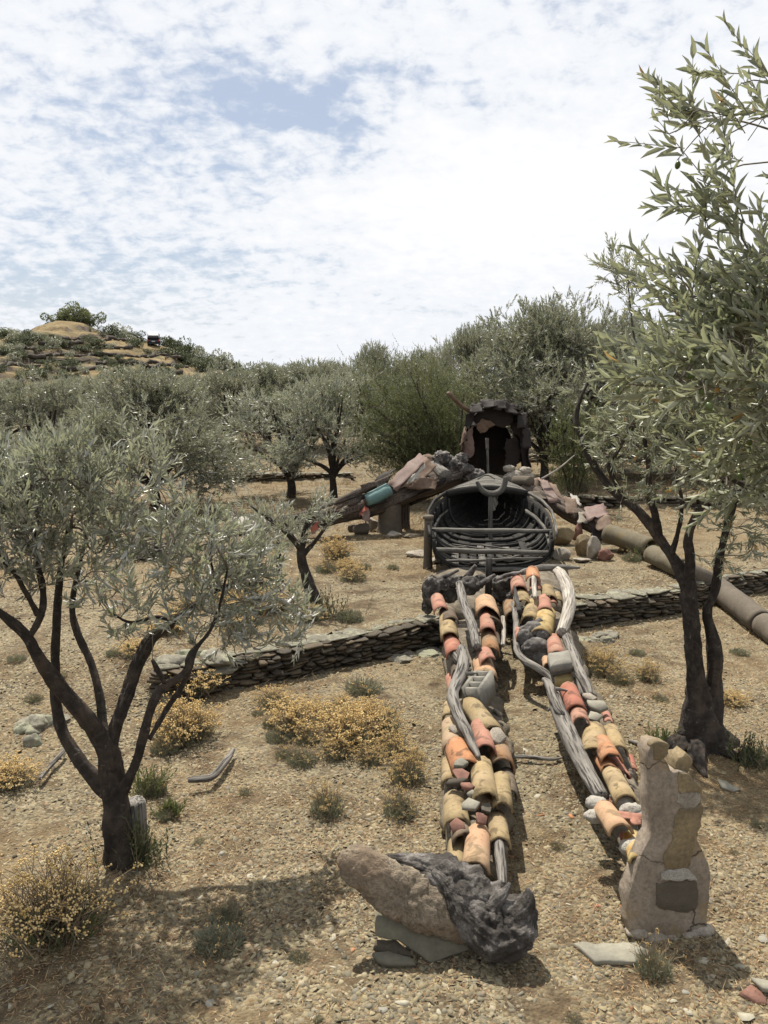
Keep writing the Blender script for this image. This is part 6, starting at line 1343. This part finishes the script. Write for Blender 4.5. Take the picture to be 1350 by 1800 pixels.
upright('stone_post', 'thin grey stone post with a flat cap at the left side of the boat', 'post', 744, 760, 912, 978, 11.9, 'pipe_grey', 12, 3, .85, 1.25)
def boulder(label, u, v, w, h, mt, seed, dz=0.0, name='boulder', group=None, dpt=.8):
    p = G(u, v); f = depth_of(p); s = (pxm(w, f) / 2, pxm(w, f) / 2 * dpt, pxm(h, f) / 2); mb = MB(); blob(mb, p + [0, s[1] * .6, s[2] * .75 + dz], s, 4, seed, .16, 1.7, 5, cuts=7); return solo(name, mb, M[mt], label, 'stone', p, group)
for i, (u, v, w, h, mt, lb_) in enumerate(((636, 940, 34, 24, 'pipe_grey', 'grey boulder under the left scrap beam, left of the round pillar'), (655, 934, 20, 34, 'mortar', 'upright pale stone against the round pillar'), (620, 936, 24, 16, 'slate', 'dark flat boulder at the far left of the stones under the scrap beam'), (690, 945, 36, 12, 'mortar', 'flat stone at the foot of the round pillar'), (735, 980, 44, 14, 'mortar', 'flat pale stone left of the thin stone post'), (765, 992, 26, 14, 'mortar', 'pale stone by the left corner of the boat stern'), (724, 946, 40, 10, 'rubble', 'low stone at the foot of the square wooden post'),
        (990, 960, 50, 40, 'schist', 'large brown boulder right of the boat'), (985, 985, 40, 26, 'mortar', 'pale rounded boulder at the boat right side, nearest the stern'), (1024, 978, 30, 44, 'schist', 'upright brown stone under the right scrap heap'), (1044, 984, 28, 48, 'mortar', 'tall pale stone prop under the right scrap heap'), (1018, 950, 26, 34, 'redstone', 'dark upper stone behind the stone props'), (1066, 986, 30, 24, 'redstone', 'reddish stone at the foot of the yellow pipe'), (1025, 990, 34, 10, 'mortar', 'flat stone in front of the stone props'), (1096, 972, 22, 16, 'schist', 'small brown stone below the yellow pipe'), (1022, 866, 40, 26, 'pipe_grey', 'grey boulder in the dry grass behind the right scrap heap'), (1010, 860, 14, 12, 'slate', 'dark stone beside the grey boulder in dry grass'))):
    boulder(lb_, u, v, w, h, mt, 600 + i)
# black twig pile at the far left end of the scrap beam
p = AT(252, 972, 12.6); p[2] = h1(p[0], p[1]); tw = thing('twig_heap', 'black heap of burnt twigs behind the left foreground olive', 'twig heap', p); rng = np.random.default_rng(4); mb = MB()
for i in range(60):
    a = p + rng.normal(size=3) * [.28, .15, .05] + [0, 0, .12]; d = nrm(rng.normal(size=3) * [1, .6, .35]) * rng.uniform(.15, .4); tube(mb, smooth_line([a - d, a + rng.normal(size=3) * .03, a + d], .08, 1), .012, 4, 0, .2, i)
part('twigs', mb, M['char'], tw, False, stuff=True); mb = MB(); blob(mb, p + [0, .05, .05], (.3, .2, .16), 4, 71, .35, 2.5, 5, None, 0, True); part('charred_lump', mb, M['black'], tw, False)
sheet(tw, 'pink_sheet', [(298, 938), (334, 930), (338, 950), (300, 960)], (12.9, 13.0, 12.8, 12.7), 'rust_pink', 31, .05)

# ------------------------------------------------------------------ right scrap heap and pipes
rb_ = AT(1000, 890, 14.4); scrap = thing('scrap_heap', 'sloping heap of bent rusty sheets and a beam on the right of the boat', 'scrap heap', (rb_[0], rb_[1], h1(rb_[0], rb_[1])))
bar(scrap, 'log', [(922, 862, 15.15, 30), (985, 890, 14.6, 36), (1035, 920, 14.15, 30), (1066, 936, 13.9, 24)], 'beam', 14, .35, 15); bar(scrap, 'beam', [(930, 868, 15.0, 16), (985, 892, 14.5, 16), (1015, 910, 14.2, 14)], 'beam', 6, .06, 11); bar(scrap, 'log', [(905, 846, 15.3, 20), (934, 846, 15.0, 18)], 'pipe_grey', 12, .1, 12)
for i, (pl, Ys, mt) in enumerate((([(922, 838), (945, 842), (948, 866), (918, 866)], (15.2, 15.2, 14.9, 14.9), 'rust_brown'), ([(945, 838), (962, 844), (986, 880), (966, 884)], (15.1, 15.0, 14.5, 14.5), 'rust_pink'), ([(958, 846), (976, 850), (994, 880), (976, 888)], (15.3, 15.2, 14.7, 14.6), 'rust_brown'), ([(990, 872), (1012, 878), (1016, 902), (996, 904)], (14.6, 14.5, 14.2, 14.2), 'rust_brown'), ([(1026, 890), (1060, 886), (1072, 904), (1034, 916)], (14.3, 14.4, 14.0, 13.9), 'rust_pink'), ([(1044, 910), (1068, 904), (1080, 926), (1052, 930)], (14.0, 14.0, 13.7, 13.7), 'rust_brown'), ([(1018, 900), (1030, 898), (1034, 918), (1016, 922)], (14.2, 14.2, 14.0, 14.0), 'mortar'), ([(930, 862), (976, 864), (980, 876), (932, 878)], (14.8, 14.8, 14.6, 14.6), 'pipe_grey'), ([(1040, 928), (1060, 926), (1062, 950), (1038, 950)], (13.9, 13.9, 13.8, 13.8), 'rust'), ([(1000, 862), (1018, 876), (1022, 890), (1006, 880)], (15.0, 14.8, 14.6, 14.7), 'mortar_white'))):
    sheet(scrap, 'metal_sheet', pl, Ys, mt, 40 + i, .04)
q = smooth_line([[*AT(952, 842, 14.9), .02], [*AT(980, 826, 14.9), .016], [*AT(1010, 800, 14.9), .008]], .05); mb = MB(); tube(mb, q[:, :3], q[:, 3], 6, 0, .1, 3); part('stick', mb, M['drift_pale'], scrap, True)
def pipe(label, A, B, rA, rB, mt, seed, wall=.03):
    A = np.asarray(A); B = np.asarray(B); P = resample([A, B], .08); r = np.linspace(rA, rB, len(P)); mb = MB(); k0 = len(P)
    ring = np.vstack([P, P[::-1]]); rr = np.concatenate([r, (r - wall)[::-1]]); d = nrm(B - A); a = perp(d); b = np.cross(d, a); th = np.linspace(0, 2 * math.pi, 24, endpoint=False)
    V = ring[:, None] + rr[:, None, None] * (np.cos(th)[None, :, None] * a + np.sin(th)[None, :, None] * b); n = len(ring); i = np.arange(n)[:, None] * 24; i2 = (np.arange(n)[:, None] + 1) % n * 24; j = np.arange(24)[None]; j2 = (j + 1) % 24
    V = V.reshape(-1, 3); V = V + .016 * fbm(V * 7, seed, 4)[:, None]
    mb.add(V, np.stack([i + j, i + j2, i2 + j2, i2 + j], -1).reshape(-1, 4)); return solo('clay_pipe', mb, M[mt], label, 'pipe', ((A[0] + B[0]) / 2, (A[1] + B[1]) / 2, h1((A[0] + B[0]) / 2, (A[1] + B[1]) / 2)), 'run of old pipes', True)
pipe('yellowish pipe at the top of the run, below the scrap sheets', AT(1070, 938, 13.2), G(1144, 964, .17), .155, .15, 'pipe', 1)
pipe('second pipe of the run, brown and half hidden by the olive limb', G(1147, 975, .15), G(1200, 1000, .15), .14, .135, 'pipe', 2); pipe('third pipe of the run, passing behind the forked olive trunk', G(1203, 1003, .14), G(1256, 1026, .16), .135, .135, 'pipe_grey', 3)
pA, pB = G(1258, 1032, .15), G(1340, 1096, .14); pipe('thick grey pipe dropping over the terrace wall right of the olive trunk', pA, pB, .16, .15, 'pipe_grey', 4); pipe('lowest grey pipe piece at the right edge of the view', pB + nrm(pB - pA) * .03, pB + nrm(pB - pA) * .7 + [0, 0, .0], .135, .135, 'pipe_grey', 5)
# ------------------------------------------------------------------ car on the hill track
cp = hill_hit(270, 609); car = thing('parked_car', 'small dark car with a white roof parked on the hill track, seen from behind', 'car', cp)
def cpart(nm, mb, mt, par=car, smooth=False): o = link(nm, mb.mesh(nm, M[mt], smooth), par); return o
def prof(pts, w, z0=0):
    mb = MB(); n = len(pts); p = np.array(pts, float); V = []
    for sgn in (-1, 1): V.append(np.stack([np.full(n, sgn * w / 2) * np.interp(p[:, 1], [0, .9, 1.7], [1, 1, .82]), p[:, 0], p[:, 1] + z0], 1))
    j = np.arange(n); j2 = (j + 1) % n; V = np.vstack(V); mid = V.mean(0)
    fs = [np.stack([j, j2, n + j2, n + j], 1)]; tri = np.array(tessellate_polygon([[Vector((a, b, 0)) for a, b in pts]])); fs += [tri, tri[:, ::-1] + n]; mb.add(V, fs); return mb
cb = cpart('body', prof([(0, .3), (0, .95), (.25, 1.02), (3.4, 1.0), (4.1, .85), (4.15, .35)], 1.8), 'carbody')
cc = cpart('cabin', prof([(.05, 1.0), (.35, 1.52), (2.3, 1.52), (3.2, .98)], 1.74), 'glass'); cr = cpart('roof', prof([(.3, 1.50), (.38, 1.60), (2.25, 1.60), (2.4, 1.50)], 1.74), 'carroof')
mb = MB(); box(mb, (0, -.04, .45), (1.78, .14, .22)); cpart('bumper', mb, 'carroof' if False else 'carbody'); mb = MB(); box(mb, (0, -.02, .75), (.5, .03, .12)); cpart('number_plate', mb, 'carroof')
for sx in (-.78, .78):
    mb = MB(); box(mb, (sx, -.02, .88), (.18, .06, .3)); cpart('tail_light', mb, 'lamp')
    for yy in (.75, 3.3): mb = MB(); tube(mb, np.array([[sx - .1, yy, .32], [sx + .1, yy, .32]]), .33, 16); cpart('wheel', mb, 'tyre')
car.rotation_euler = (rad(17), 0, rad(14)); car.scale = (1.0, 1.0, 1.0)
# ------------------------------------------------------------------ flowering bushes, tufts, loose stones, gravel, straw
def bush_proto(seed, n_stem, n_fl, n_leaf, stem_l=1.0, flat=.8, leafm='leaf_greygreen', fl_r=.016):
    """dome of dry stems (radius about 1) with tight yellow flower heads on top and grey leaves low down"""
    rng = np.random.default_rng(seed); root = thing('flower_bush', 'bush', 'bush', (0, 0, 0), 'dry yellow flowering bushes')
    az = rng.uniform(0, 6.283, n_stem); el = np.arccos(rng.uniform(.36, 1, n_stem)); L = stem_l * rng.uniform(.6, 1.0, n_stem)
    d = np.stack([np.sin(el) * np.cos(az), np.sin(el) * np.sin(az), np.cos(el) * flat + .12], 1); b = rng.normal(size=(n_stem, 3)) * [.22, .22, 0]; e = b + d * L[:, None]; e[:, 2] = np.maximum(e[:, 2], .08); mid = (b + e) / 2 + np.array([0, 0, .1]) + rng.normal(size=b.shape) * .05
    mb = MB()
    for i in range(n_stem): tube(mb, np.array([b[i], mid[i], e[i]]), [.010, .008, .005], 3, 0, 0, 0, False)
    part('stems', mb, M['stem'], root, False, stuff=True)
    mb = MB(); iv, fi = ico(1)
    for i in rng.choice(n_stem, min(n_fl, n_stem), False):
        for k in range(rng.integers(6, 12)):
            c = e[i] + rng.normal(size=3) * [.045, .045, .018]; mb.add(c + iv * fl_r * rng.uniform(.6, 1.2) * np.array([1, 1, .75]), fi)
    part('flower_heads', mb, M['flower'], root, False, stuff=True)
    az = rng.uniform(0, 6.283, n_leaf); r = rng.uniform(0, 1, n_leaf) ** .6 * .62; p = np.stack([r * np.cos(az), r * np.sin(az), rng.uniform(0, .42, n_leaf) * (1 - r * .6)], 1); dd = nrm(np.stack([np.cos(az) * .6, np.sin(az) * .6, np.full(n_leaf, .9)], 1) + rng.normal(size=p.shape) * .35); nn = nrm(np.cross(dd, rng.normal(size=p.shape)))
    mb = MB(); LL = rng.uniform(.10, .22, n_leaf); add_leaves(mb, p, dd, nn, LL, LL * .13, 'quad'); part('foliage', mb, M[leafm], root, False, stuff=True)
    return root
BP = [bush_proto(701, 190, 150, 900, fl_r=.018), bush_proto(702, 250, 230, 700, fl_r=.021), bush_proto(703, 110, 22, 1300), bush_proto(704, 150, 60, 1100), bush_proto(705, 90, 14, 1500, .9, .7)]
bused = set()
def put_bush(k, u, v, wpx, hpx, label, group='dry yellow flowering bushes', rot=None):
    p = G(u, v); f = depth_of(p); s = pxm(wpx, f) / 2; sz = pxm(hpx, f) * 1.0; p[2] = h1(p[0], p[1]) - .02
    rot = (u * 7.3 + v) % 6.28 if rot is None else rot
    if k not in bused: bused.add(k); r = BP[k]; r.location = tuple(p); r.rotation_euler = (0, 0, rot); r.scale = (s, s, sz)
    else: r = copy_tree(BP[k], p, (0, 0, rot), (s, s, sz))
    r['label'] = label; r['group'] = group; return r
BP.append(bush_proto(706, 300, 190, 500, fl_r=.017, leafm='leaf_weed')); put_bush(5, 95, 1640, 240, 165, 'large yellow flowering bush at the foot of the left foreground olive')
put_bush(1, 318, 1300, 130, 92, 'dense yellow flowering bush right behind the left olive trunk')
put_bush(1, 520, 1285, 120, 72, 'yellow flowering bush at the left of the patch in the middle of the gravel'); put_bush(1, 612, 1310, 140, 88, 'fullest yellow flowering bush in the middle patch'); put_bush(0, 668, 1290, 110, 70, 'yellow flowering bush behind the right side of the middle patch')
put_bush(0, 715, 1372, 95, 72, 'tall dry yellow flowering bush nearest the left tile row'); put_bush(3, 575, 1430, 90, 78, 'grey green bush with yellow heads in front of the middle patch'); put_bush(3, 702, 1430, 90, 66, 'brownish domed bush with yellow heads left of the long tile row')
put_bush(2, 640, 1215, 100, 45, 'grey green bush with a few yellow heads at the foot of the left terrace wall'); put_bush(0, 480, 1240, 80, 46, 'small yellow flowering bush by the terrace wall'); put_bush(2, 530, 1340, 80, 50, 'dry grey bush at the left edge of the middle patch')
put_bush(4, 490, 1300, 70, 40, 'low grey green bush left of the middle patch', 'grey green tufts'); put_bush(1, 20, 1380, 110, 60, 'yellow flowering bush at the left edge of the view'); put_bush(1, 350, 1210, 110, 52, 'yellow flowering bush below the left end of the terrace wall')
put_bush(1, 592, 985, 70, 52, 'orange yellow flowering bush in front of the left scrap beam'); put_bush(1, 450, 1075, 120, 58, 'broad yellow flowering patch on the terrace behind the left olive'); put_bush(0, 540, 1090, 80, 40, 'yellow flowering bush at the foot of the bent young olive'); put_bush(1, 300, 1110, 100, 46, 'yellow flowering bush on the slope between the left olive stems'); put_bush(0, 400, 1060, 90, 44, 'yellow flowering bush behind the right branches of the left olive')
put_bush(0, 1065, 1185, 80, 60, 'yellow flowering bush right of the splintered plank'); put_bush(0, 1138, 1195, 60, 48, 'yellow flowering bush left of the forked olive trunk'); put_bush(0, 480, 960, 60, 30, 'yellow flowering bush under the low end of the scrap beam'); put_bush(0, 620, 1020, 70, 40, 'dry yellow bush on the terrace before the scrap beam')
put_bush(2, 1148, 1712, 92, 92, 'small grey green bush with yellow buttons in front of the upright slab'); put_bush(4, 385, 1662, 130, 70, 'grey green bush on the gravel between the left olive and the mortar lump', 'grey green tufts'); put_bush(2, 400, 1620, 90, 66, 'dry bush with faded yellow heads on the lower gravel')
for i, (u, v, wd, hh, k) in enumerate(((560, 1262, 80, 46, 0), (640, 1268, 90, 50, 1), (590, 1330, 80, 50, 0), (690, 1325, 80, 54, 0), (540, 1305, 70, 44, 3), (650, 1340, 70, 48, 0), (480, 1275, 60, 34, 4), (500, 1330, 50, 34, 2), (600, 1245, 60, 34, 0), (730, 1340, 50, 40, 3), (680, 1255, 60, 34, 2), (350, 1290, 80, 60, 0), (290, 1320, 70, 50, 3))): put_bush(k, u, v, wd, hh, 'smaller ragged bush among the dry yellow flowering patch' if u > 400 else 'ragged bush beside the dense yellow bush right behind the left trunk', 'ragged dry bushes')
for i, (u, v, wd, hh) in enumerate(((1050, 1170, 60, 40), (1090, 1200, 70, 44), (1290, 1240, 60, 34), (420, 1110, 90, 44), (500, 1075, 70, 40), (240, 1150, 70, 34), (330, 1075, 70, 36), (575, 1005, 60, 34), (610, 1000, 46, 26))): put_bush((0, 3, 1)[i % 3], u, v, wd, hh, 'pale ragged bush with dull yellow heads on the dry terrace ground', 'ragged dry bushes')
TUFT = [(525, 1685, 54, 34), (1275, 1235, 40, 40), (245, 1500, 80, 70), (290, 1440, 46, 46), (270, 1395, 70, 66), (615, 1090, 70, 44), (550, 1090, 60, 46), (1325, 1340, 80, 60), (1010, 1795, 50, 30), (1205, 1560, 22, 20), (980, 1490, 40, 24), (640, 1000, 40, 24), (690, 1000, 34, 20), (560, 1795, 28, 34), (60, 1230, 50, 26), (30, 1160, 50, 26), (105, 1190, 40, 22), (200, 1150, 40, 24), (345, 1000, 40, 24), (1300, 1150, 50, 26), (1160, 1230, 44, 24), (1120, 1150, 44, 24), (900, 880, 30, 20), (1110, 985, 50, 30), (455, 1255, 40, 20), (350, 1480, 40, 22), (430, 1395, 40, 22), (1060, 1525, 30, 16), (560, 1560, 40, 18), (1330, 1450, 40, 22), (1290, 1500, 30, 20), (1250, 1700, 36, 18), (300, 1760, 40, 20), (170, 1790, 44, 26)]
for i, (u, v, wd, hh) in enumerate(TUFT): put_bush((2, 4)[i % 2] if i % 3 else 4, u, v, wd, hh, 'small grey green tuft with few flowers growing in the gravel', 'grey green tufts')
# leafy suckers and weeds at trunk feet
def weeds(label, u, v, wpx, n, hgt, seed, mt='leaf_weed'):
    rng = np.random.default_rng(seed); p = G(u, v); f = depth_of(p); root = thing('weed_clump', label, 'weeds', p, 'weeds at trunk feet'); R = pxm(wpx, f) / 2; P0 = p + rng.normal(size=(n, 3)) * [R * .5, R * .35, 0]; P0[:, 2] = H(P0[:, 0], P0[:, 1]); D = np.array([0, 0, 1.]) + rng.normal(size=(n, 3)) * .4
    Ls = rng.uniform(.5, 1, n) * hgt; lv, en = shoots(rng, P0, D, Ls, 8, .045, .24, .1); mb = MB()
    for a, b in zip(P0, en): tube(mb, np.array([a, (a + b) / 2, b]), [.003, .002, .001], 3, 0, 0, 0, False)
    part('stems', mb, M['stem'], root, False, stuff=True); mb = MB(); add_leaves(mb, *lv, 'mid'); part('foliage', mb, M[mt], root, False, stuff=True)
weeds('dark leafy suckers at the right foot of the left foreground olive', 245, 1520, 90, 46, .34, 1, 'leaf_dark'); weeds('leafy suckers higher up beside the left olive trunk', 268, 1400, 70, 30, .25, 2); weeds('green suckers round the bent young olive', 575, 1085, 80, 40, .3, 3, 'leaf_dark'); weeds('green weeds beside the roots of the forked olive', 1320, 1345, 90, 40, .22, 4, 'leaf_dark'); weeds('weeds at the left roots of the forked olive', 1170, 1310, 50, 18, .16, 5)
weeds('green weeds beside the yellow pipe', 1140, 985, 50, 24, .3, 6); weeds('small green herb at the foot of the left olive', 305, 1435, 40, 26, .1, 7)
log('dead crooked branch lying on the gravel right of the left olive', [(330, 1372, 10), (352, 1370, 12), (372, 1368, 13), (388, 1350, 12), (402, 1332, 11), (410, 1318, 7)], lambda v: .07, 381, 'drift', 'branch', 'dead_branch')
log('dead branch leaning by the bedrock left of the left olive', [(70, 1370, 7), (85, 1350, 9), (105, 1328, 8), (115, 1318, 5)], lambda v: .06, 382, 'drift', 'branch', 'dead_branch'); log('thin dry branch on the ground between the tile rows', [(885, 1330, 4), (930, 1330, 8), (970, 1336, 7), (990, 1330, 3)], lambda v: .05, 383, 'drift', 'branch', 'dead_branch')
log('thin dry branch on the ground behind the upright slab', [(1105, 1302, 6), (1130, 1310, 9), (1160, 1312, 8)], lambda v: .05, 384, 'drift', 'branch', 'dead_branch')

# ---- loose stones: the 300 largest as objects, the rest as one gravel mesh
def chip_tpl(seed):
    rng = np.random.default_rng(seed); n = rng.integers(4, 6); a = np.sort(np.linspace(0, 6.283, n, endpoint=False) + rng.uniform(-.35, .35, n)); r = rng.uniform(.7, 1.15, n); el = rng.uniform(.38, .85)
    o = np.stack([np.cos(a) * r, np.sin(a) * r * el], 1); t = rng.uniform(.07, .2); tp = np.column_stack([o * rng.uniform(.72, .95, (n, 1)), t + rng.normal(size=n) * .05]); bt = np.column_stack([o, np.zeros(n) - .05]); c = np.array([[0, 0, t + rng.uniform(0, .02)]])
    j = np.arange(n); j2 = (j + 1) % n; return np.vstack([tp, bt, c]), [np.stack([np.full(n, 2 * n), j, j2], 1), np.stack([j, n + j, n + j2, j2], 1)]
TPL = [chip_tpl(900 + i) for i in range(14)]
STONE_ME = []
for i, (v, f) in enumerate(TPL):
    mb = MB(); mb.add(v, f); STONE_ME.append(mb.mesh('stone', M['chip']))
rng = np.random.default_rng(66)
def in_rows(x, y):
    u, v, f = proj(np.stack([x, y, np.zeros_like(x)], -1))
    l = np.abs(u - np.interp(v, [1040, 1150, 1250, 1400, 1530], [815, 826, 838, 840, 838])) < np.interp(v, [1040, 1250, 1400, 1540], [50, 48, 62, 50]); r = np.abs(u - np.interp(v, [1010, 1110, 1250, 1350, 1520], [935, 960, 1030, 1070, 1125])) < np.interp(v, [1010, 1250, 1500], [50, 42, 26])
    return ((l & (v < 1545)) | (r & (v < 1530))) & (v > 1000)
big = [(250, 1588, 13), (183, 1687, 18), (163, 1664, 16), (520, 1628, 13), (484, 1696, 20), (492, 1722, 16), (586, 1650, 24), (585, 1700, 14), (556, 1790, 14), (710, 1766, 26), (672, 1778, 22), (830, 1762, 20), (770, 1780, 16), (1240, 1690, 26), (1280, 1660, 30), (1250, 1720, 22), (1300, 1700, 28), (1180, 1760, 22), (1205, 1745, 20), (1310, 1790, 34), (1210, 1780, 24), (350, 1580, 20), (440, 1540, 14), (465, 1545, 16), (390, 1500, 14), (640, 1740, 18), (1340, 1650, 30), (945, 1400, 18), (1000, 1590, 14), (925, 1320, 16), (1075, 1225, 16), (90, 1770, 22), (20, 1770, 18), (370, 1765, 22), (1010, 1720, 16), (470, 1600, 14)]
def put_stone(x, y, s, i, label, grp, mats=None):
    o = link('stone', (mats or STONE_ME)[i % 14]); o.location = (x, y, h1(x, y) + s * .03); o.scale = (s, s, s * rng.uniform(.8, 1.5)); o.rotation_euler = (rng.normal() * .2, rng.normal() * .2, rng.uniform(0, 6.28)); return tag(o, label, 'stone', grp)
BIG_ME = []
for i, (v, f) in enumerate(TPL):
    mb = MB(); mb.add(v * [1, 1, .8], f); BIG_ME.append(mb.mesh('stone', M['big_stone']))
cnt = 0
for (u, v, wd) in big:
    p = G(u, v); put_stone(p[0], p[1], pxm(wd, depth_of(p)) / 2 * 1.15, cnt, 'flat slate stone bigger than the gravel around it, lying loose', 'larger loose slate stones', BIG_ME); cnt += 1
while cnt < 290:
    v = 1800 - 560 * rng.uniform() ** 1.5; u = rng.uniform(5, 1345); p = G(u, v)
    if in_rows(np.array([p[0]]), np.array([p[1]]))[0]: continue
    put_stone(p[0], p[1], rng.uniform(.016, .034) * (1.4 if rng.uniform() < .12 else 1), cnt, 'small flat slate stone lying loose on the gravel', 'small loose slate stones'); cnt += 1
for (u, v) in ((1049, 1594), (1092, 1596), (1004, 1437), (952, 1434), (898, 1508), (620, 1672), (1110, 1775)):
    p = G(u, v); f = depth_of(p); mb = MB(); a = TPL[int(u) % 14]; mb.add(a[0] * [pxm(9, f), pxm(6, f), .03] + [0, 0, 0], a[1]); o = link('tile_shard', mb.mesh('tile_shard', TM['red' if u % 2 else 'orange'])); o.location = (p[0], p[1], p[2] + .006); o.rotation_euler = (.2, .1, u); tag(o, 'small broken piece of red roof tile lying on the gravel', 'tile shard', 'roof tile shards on the gravel')
def scatter(n, ylo, yhi, pw, seed):
    r = np.random.default_rng(seed); y = ylo + (yhi - ylo) * r.uniform(0, 1, n) ** pw; x = r.uniform(-1, 1, n) * (y * .56 + .5); return r, x, y
def gravel_mesh(name, n, ylo, yhi, pw, smin, smax, seed, thr):
    r, x, y = scatter(n, ylo, yhi, pw, seed); k = n2(x, y, 1.15, 44, 3) + .5 * n2(x, y, 4.0, 45, 2); keep = (1.5 * k + r.uniform(-.35, .35, n) > thr) & ~((np.abs(y - yw1(x)) < .06) & (x > WX1[0])); x, y = x[keep], y[keep]; m_ = len(x)
    s = smin + (smax - smin) * r.uniform(0, 1, m_) ** 2.6; z = H(x, y); ti = r.integers(0, 14, m_); mb = MB(); a = r.uniform(0, 6.283, m_); tx, ty = r.normal(size=m_) * .36, r.normal(size=m_) * .36; hk = r.uniform(.7, 1.8, m_)
    for t in range(14):
        w_ = np.where(ti == t)[0]; v, f = TPL[t]
        if not len(w_): continue
        ca, sa = np.cos(a[w_])[:, None], np.sin(a[w_])[:, None]; X = v[None, :, 0] * ca - v[None, :, 1] * sa; Y = v[None, :, 0] * sa + v[None, :, 1] * ca; Z = v[None, :, 2] * hk[w_][:, None] + X * tx[w_][:, None] + Y * ty[w_][:, None]
        V = np.stack([X, Y, Z], -1) * s[w_][:, None, None] + np.stack([x[w_], y[w_], z[w_] + s[w_] * .02], -1)[:, None]; off = (np.arange(len(w_)) * len(v))[:, None, None]
        mb.add(V.reshape(-1, 3), [(g[None] + off).reshape(-1, g.shape[1]) for g in f])
    o = link(name, mb.mesh(name, M['chip'])); o['kind'] = 'stuff'; o['label'] = 'slate gravel strewn over the ground'; return o
gravel_mesh('gravel', 70000, 2.9, 7.6, 1.0, .005, .030, 1, -.22)
gravel_mesh('gravel', 42000, 7.2, 14.0, 1.05, .010, .032, 2, -.1)
# dry grass litter and standing straw
def straw_mesh(name, n, ylo, yhi, pw, L0, L1, wd, seed, thr, stand):
    r, x, y = scatter(n, ylo, yhi, pw, seed); k = n2(x, y, .75, 54, 3) + .5 * n2(x, y, 3.0, 55, 2); keep = (k + r.uniform(-.35, .35, n) > thr) & ~in_rows(x, y); x, y = x[keep], y[keep]; m_ = len(x); az = r.uniform(0, 6.283, m_)
    el = np.abs(r.normal(size=m_)) * stand; d = nrm(np.stack([np.cos(az), np.sin(az), el], 1)); b = np.stack([x, y, H(x, y) + .006], 1); nn = nrm(np.cross(d, np.cross([0, 0, 1.0], d) + r.normal(size=(m_, 3)) * .4)); L = L0 + (L1 - L0) * r.uniform(0, 1, m_) ** 2
    mb = MB(); add_leaves(mb, b, d, nn, L, np.full(m_, wd) * r.uniform(.6, 1.5, m_), 'quad'); o = link(name, mb.mesh(name, M['straw'])); o['kind'] = 'stuff'; o['label'] = 'dry straw and grass litter on the ground'; return o
straw_mesh('straw_litter', 70000, 2.9, 8.0, 1.0, .012, .05, .004, 3, -.08, .12); straw_mesh('dry_grass', 16000, 2.9, 8.0, 1.0, .03, .11, .003, 4, .22, .9)
straw_mesh('dry_grass', 40000, 7.5, 16.0, 1.0, .03, .12, .006, 5, .0, .6); straw_mesh('dry_grass', 40000, 15.0, 34.0, 1.0, .06, .2, .014, 6, -.1, .8)
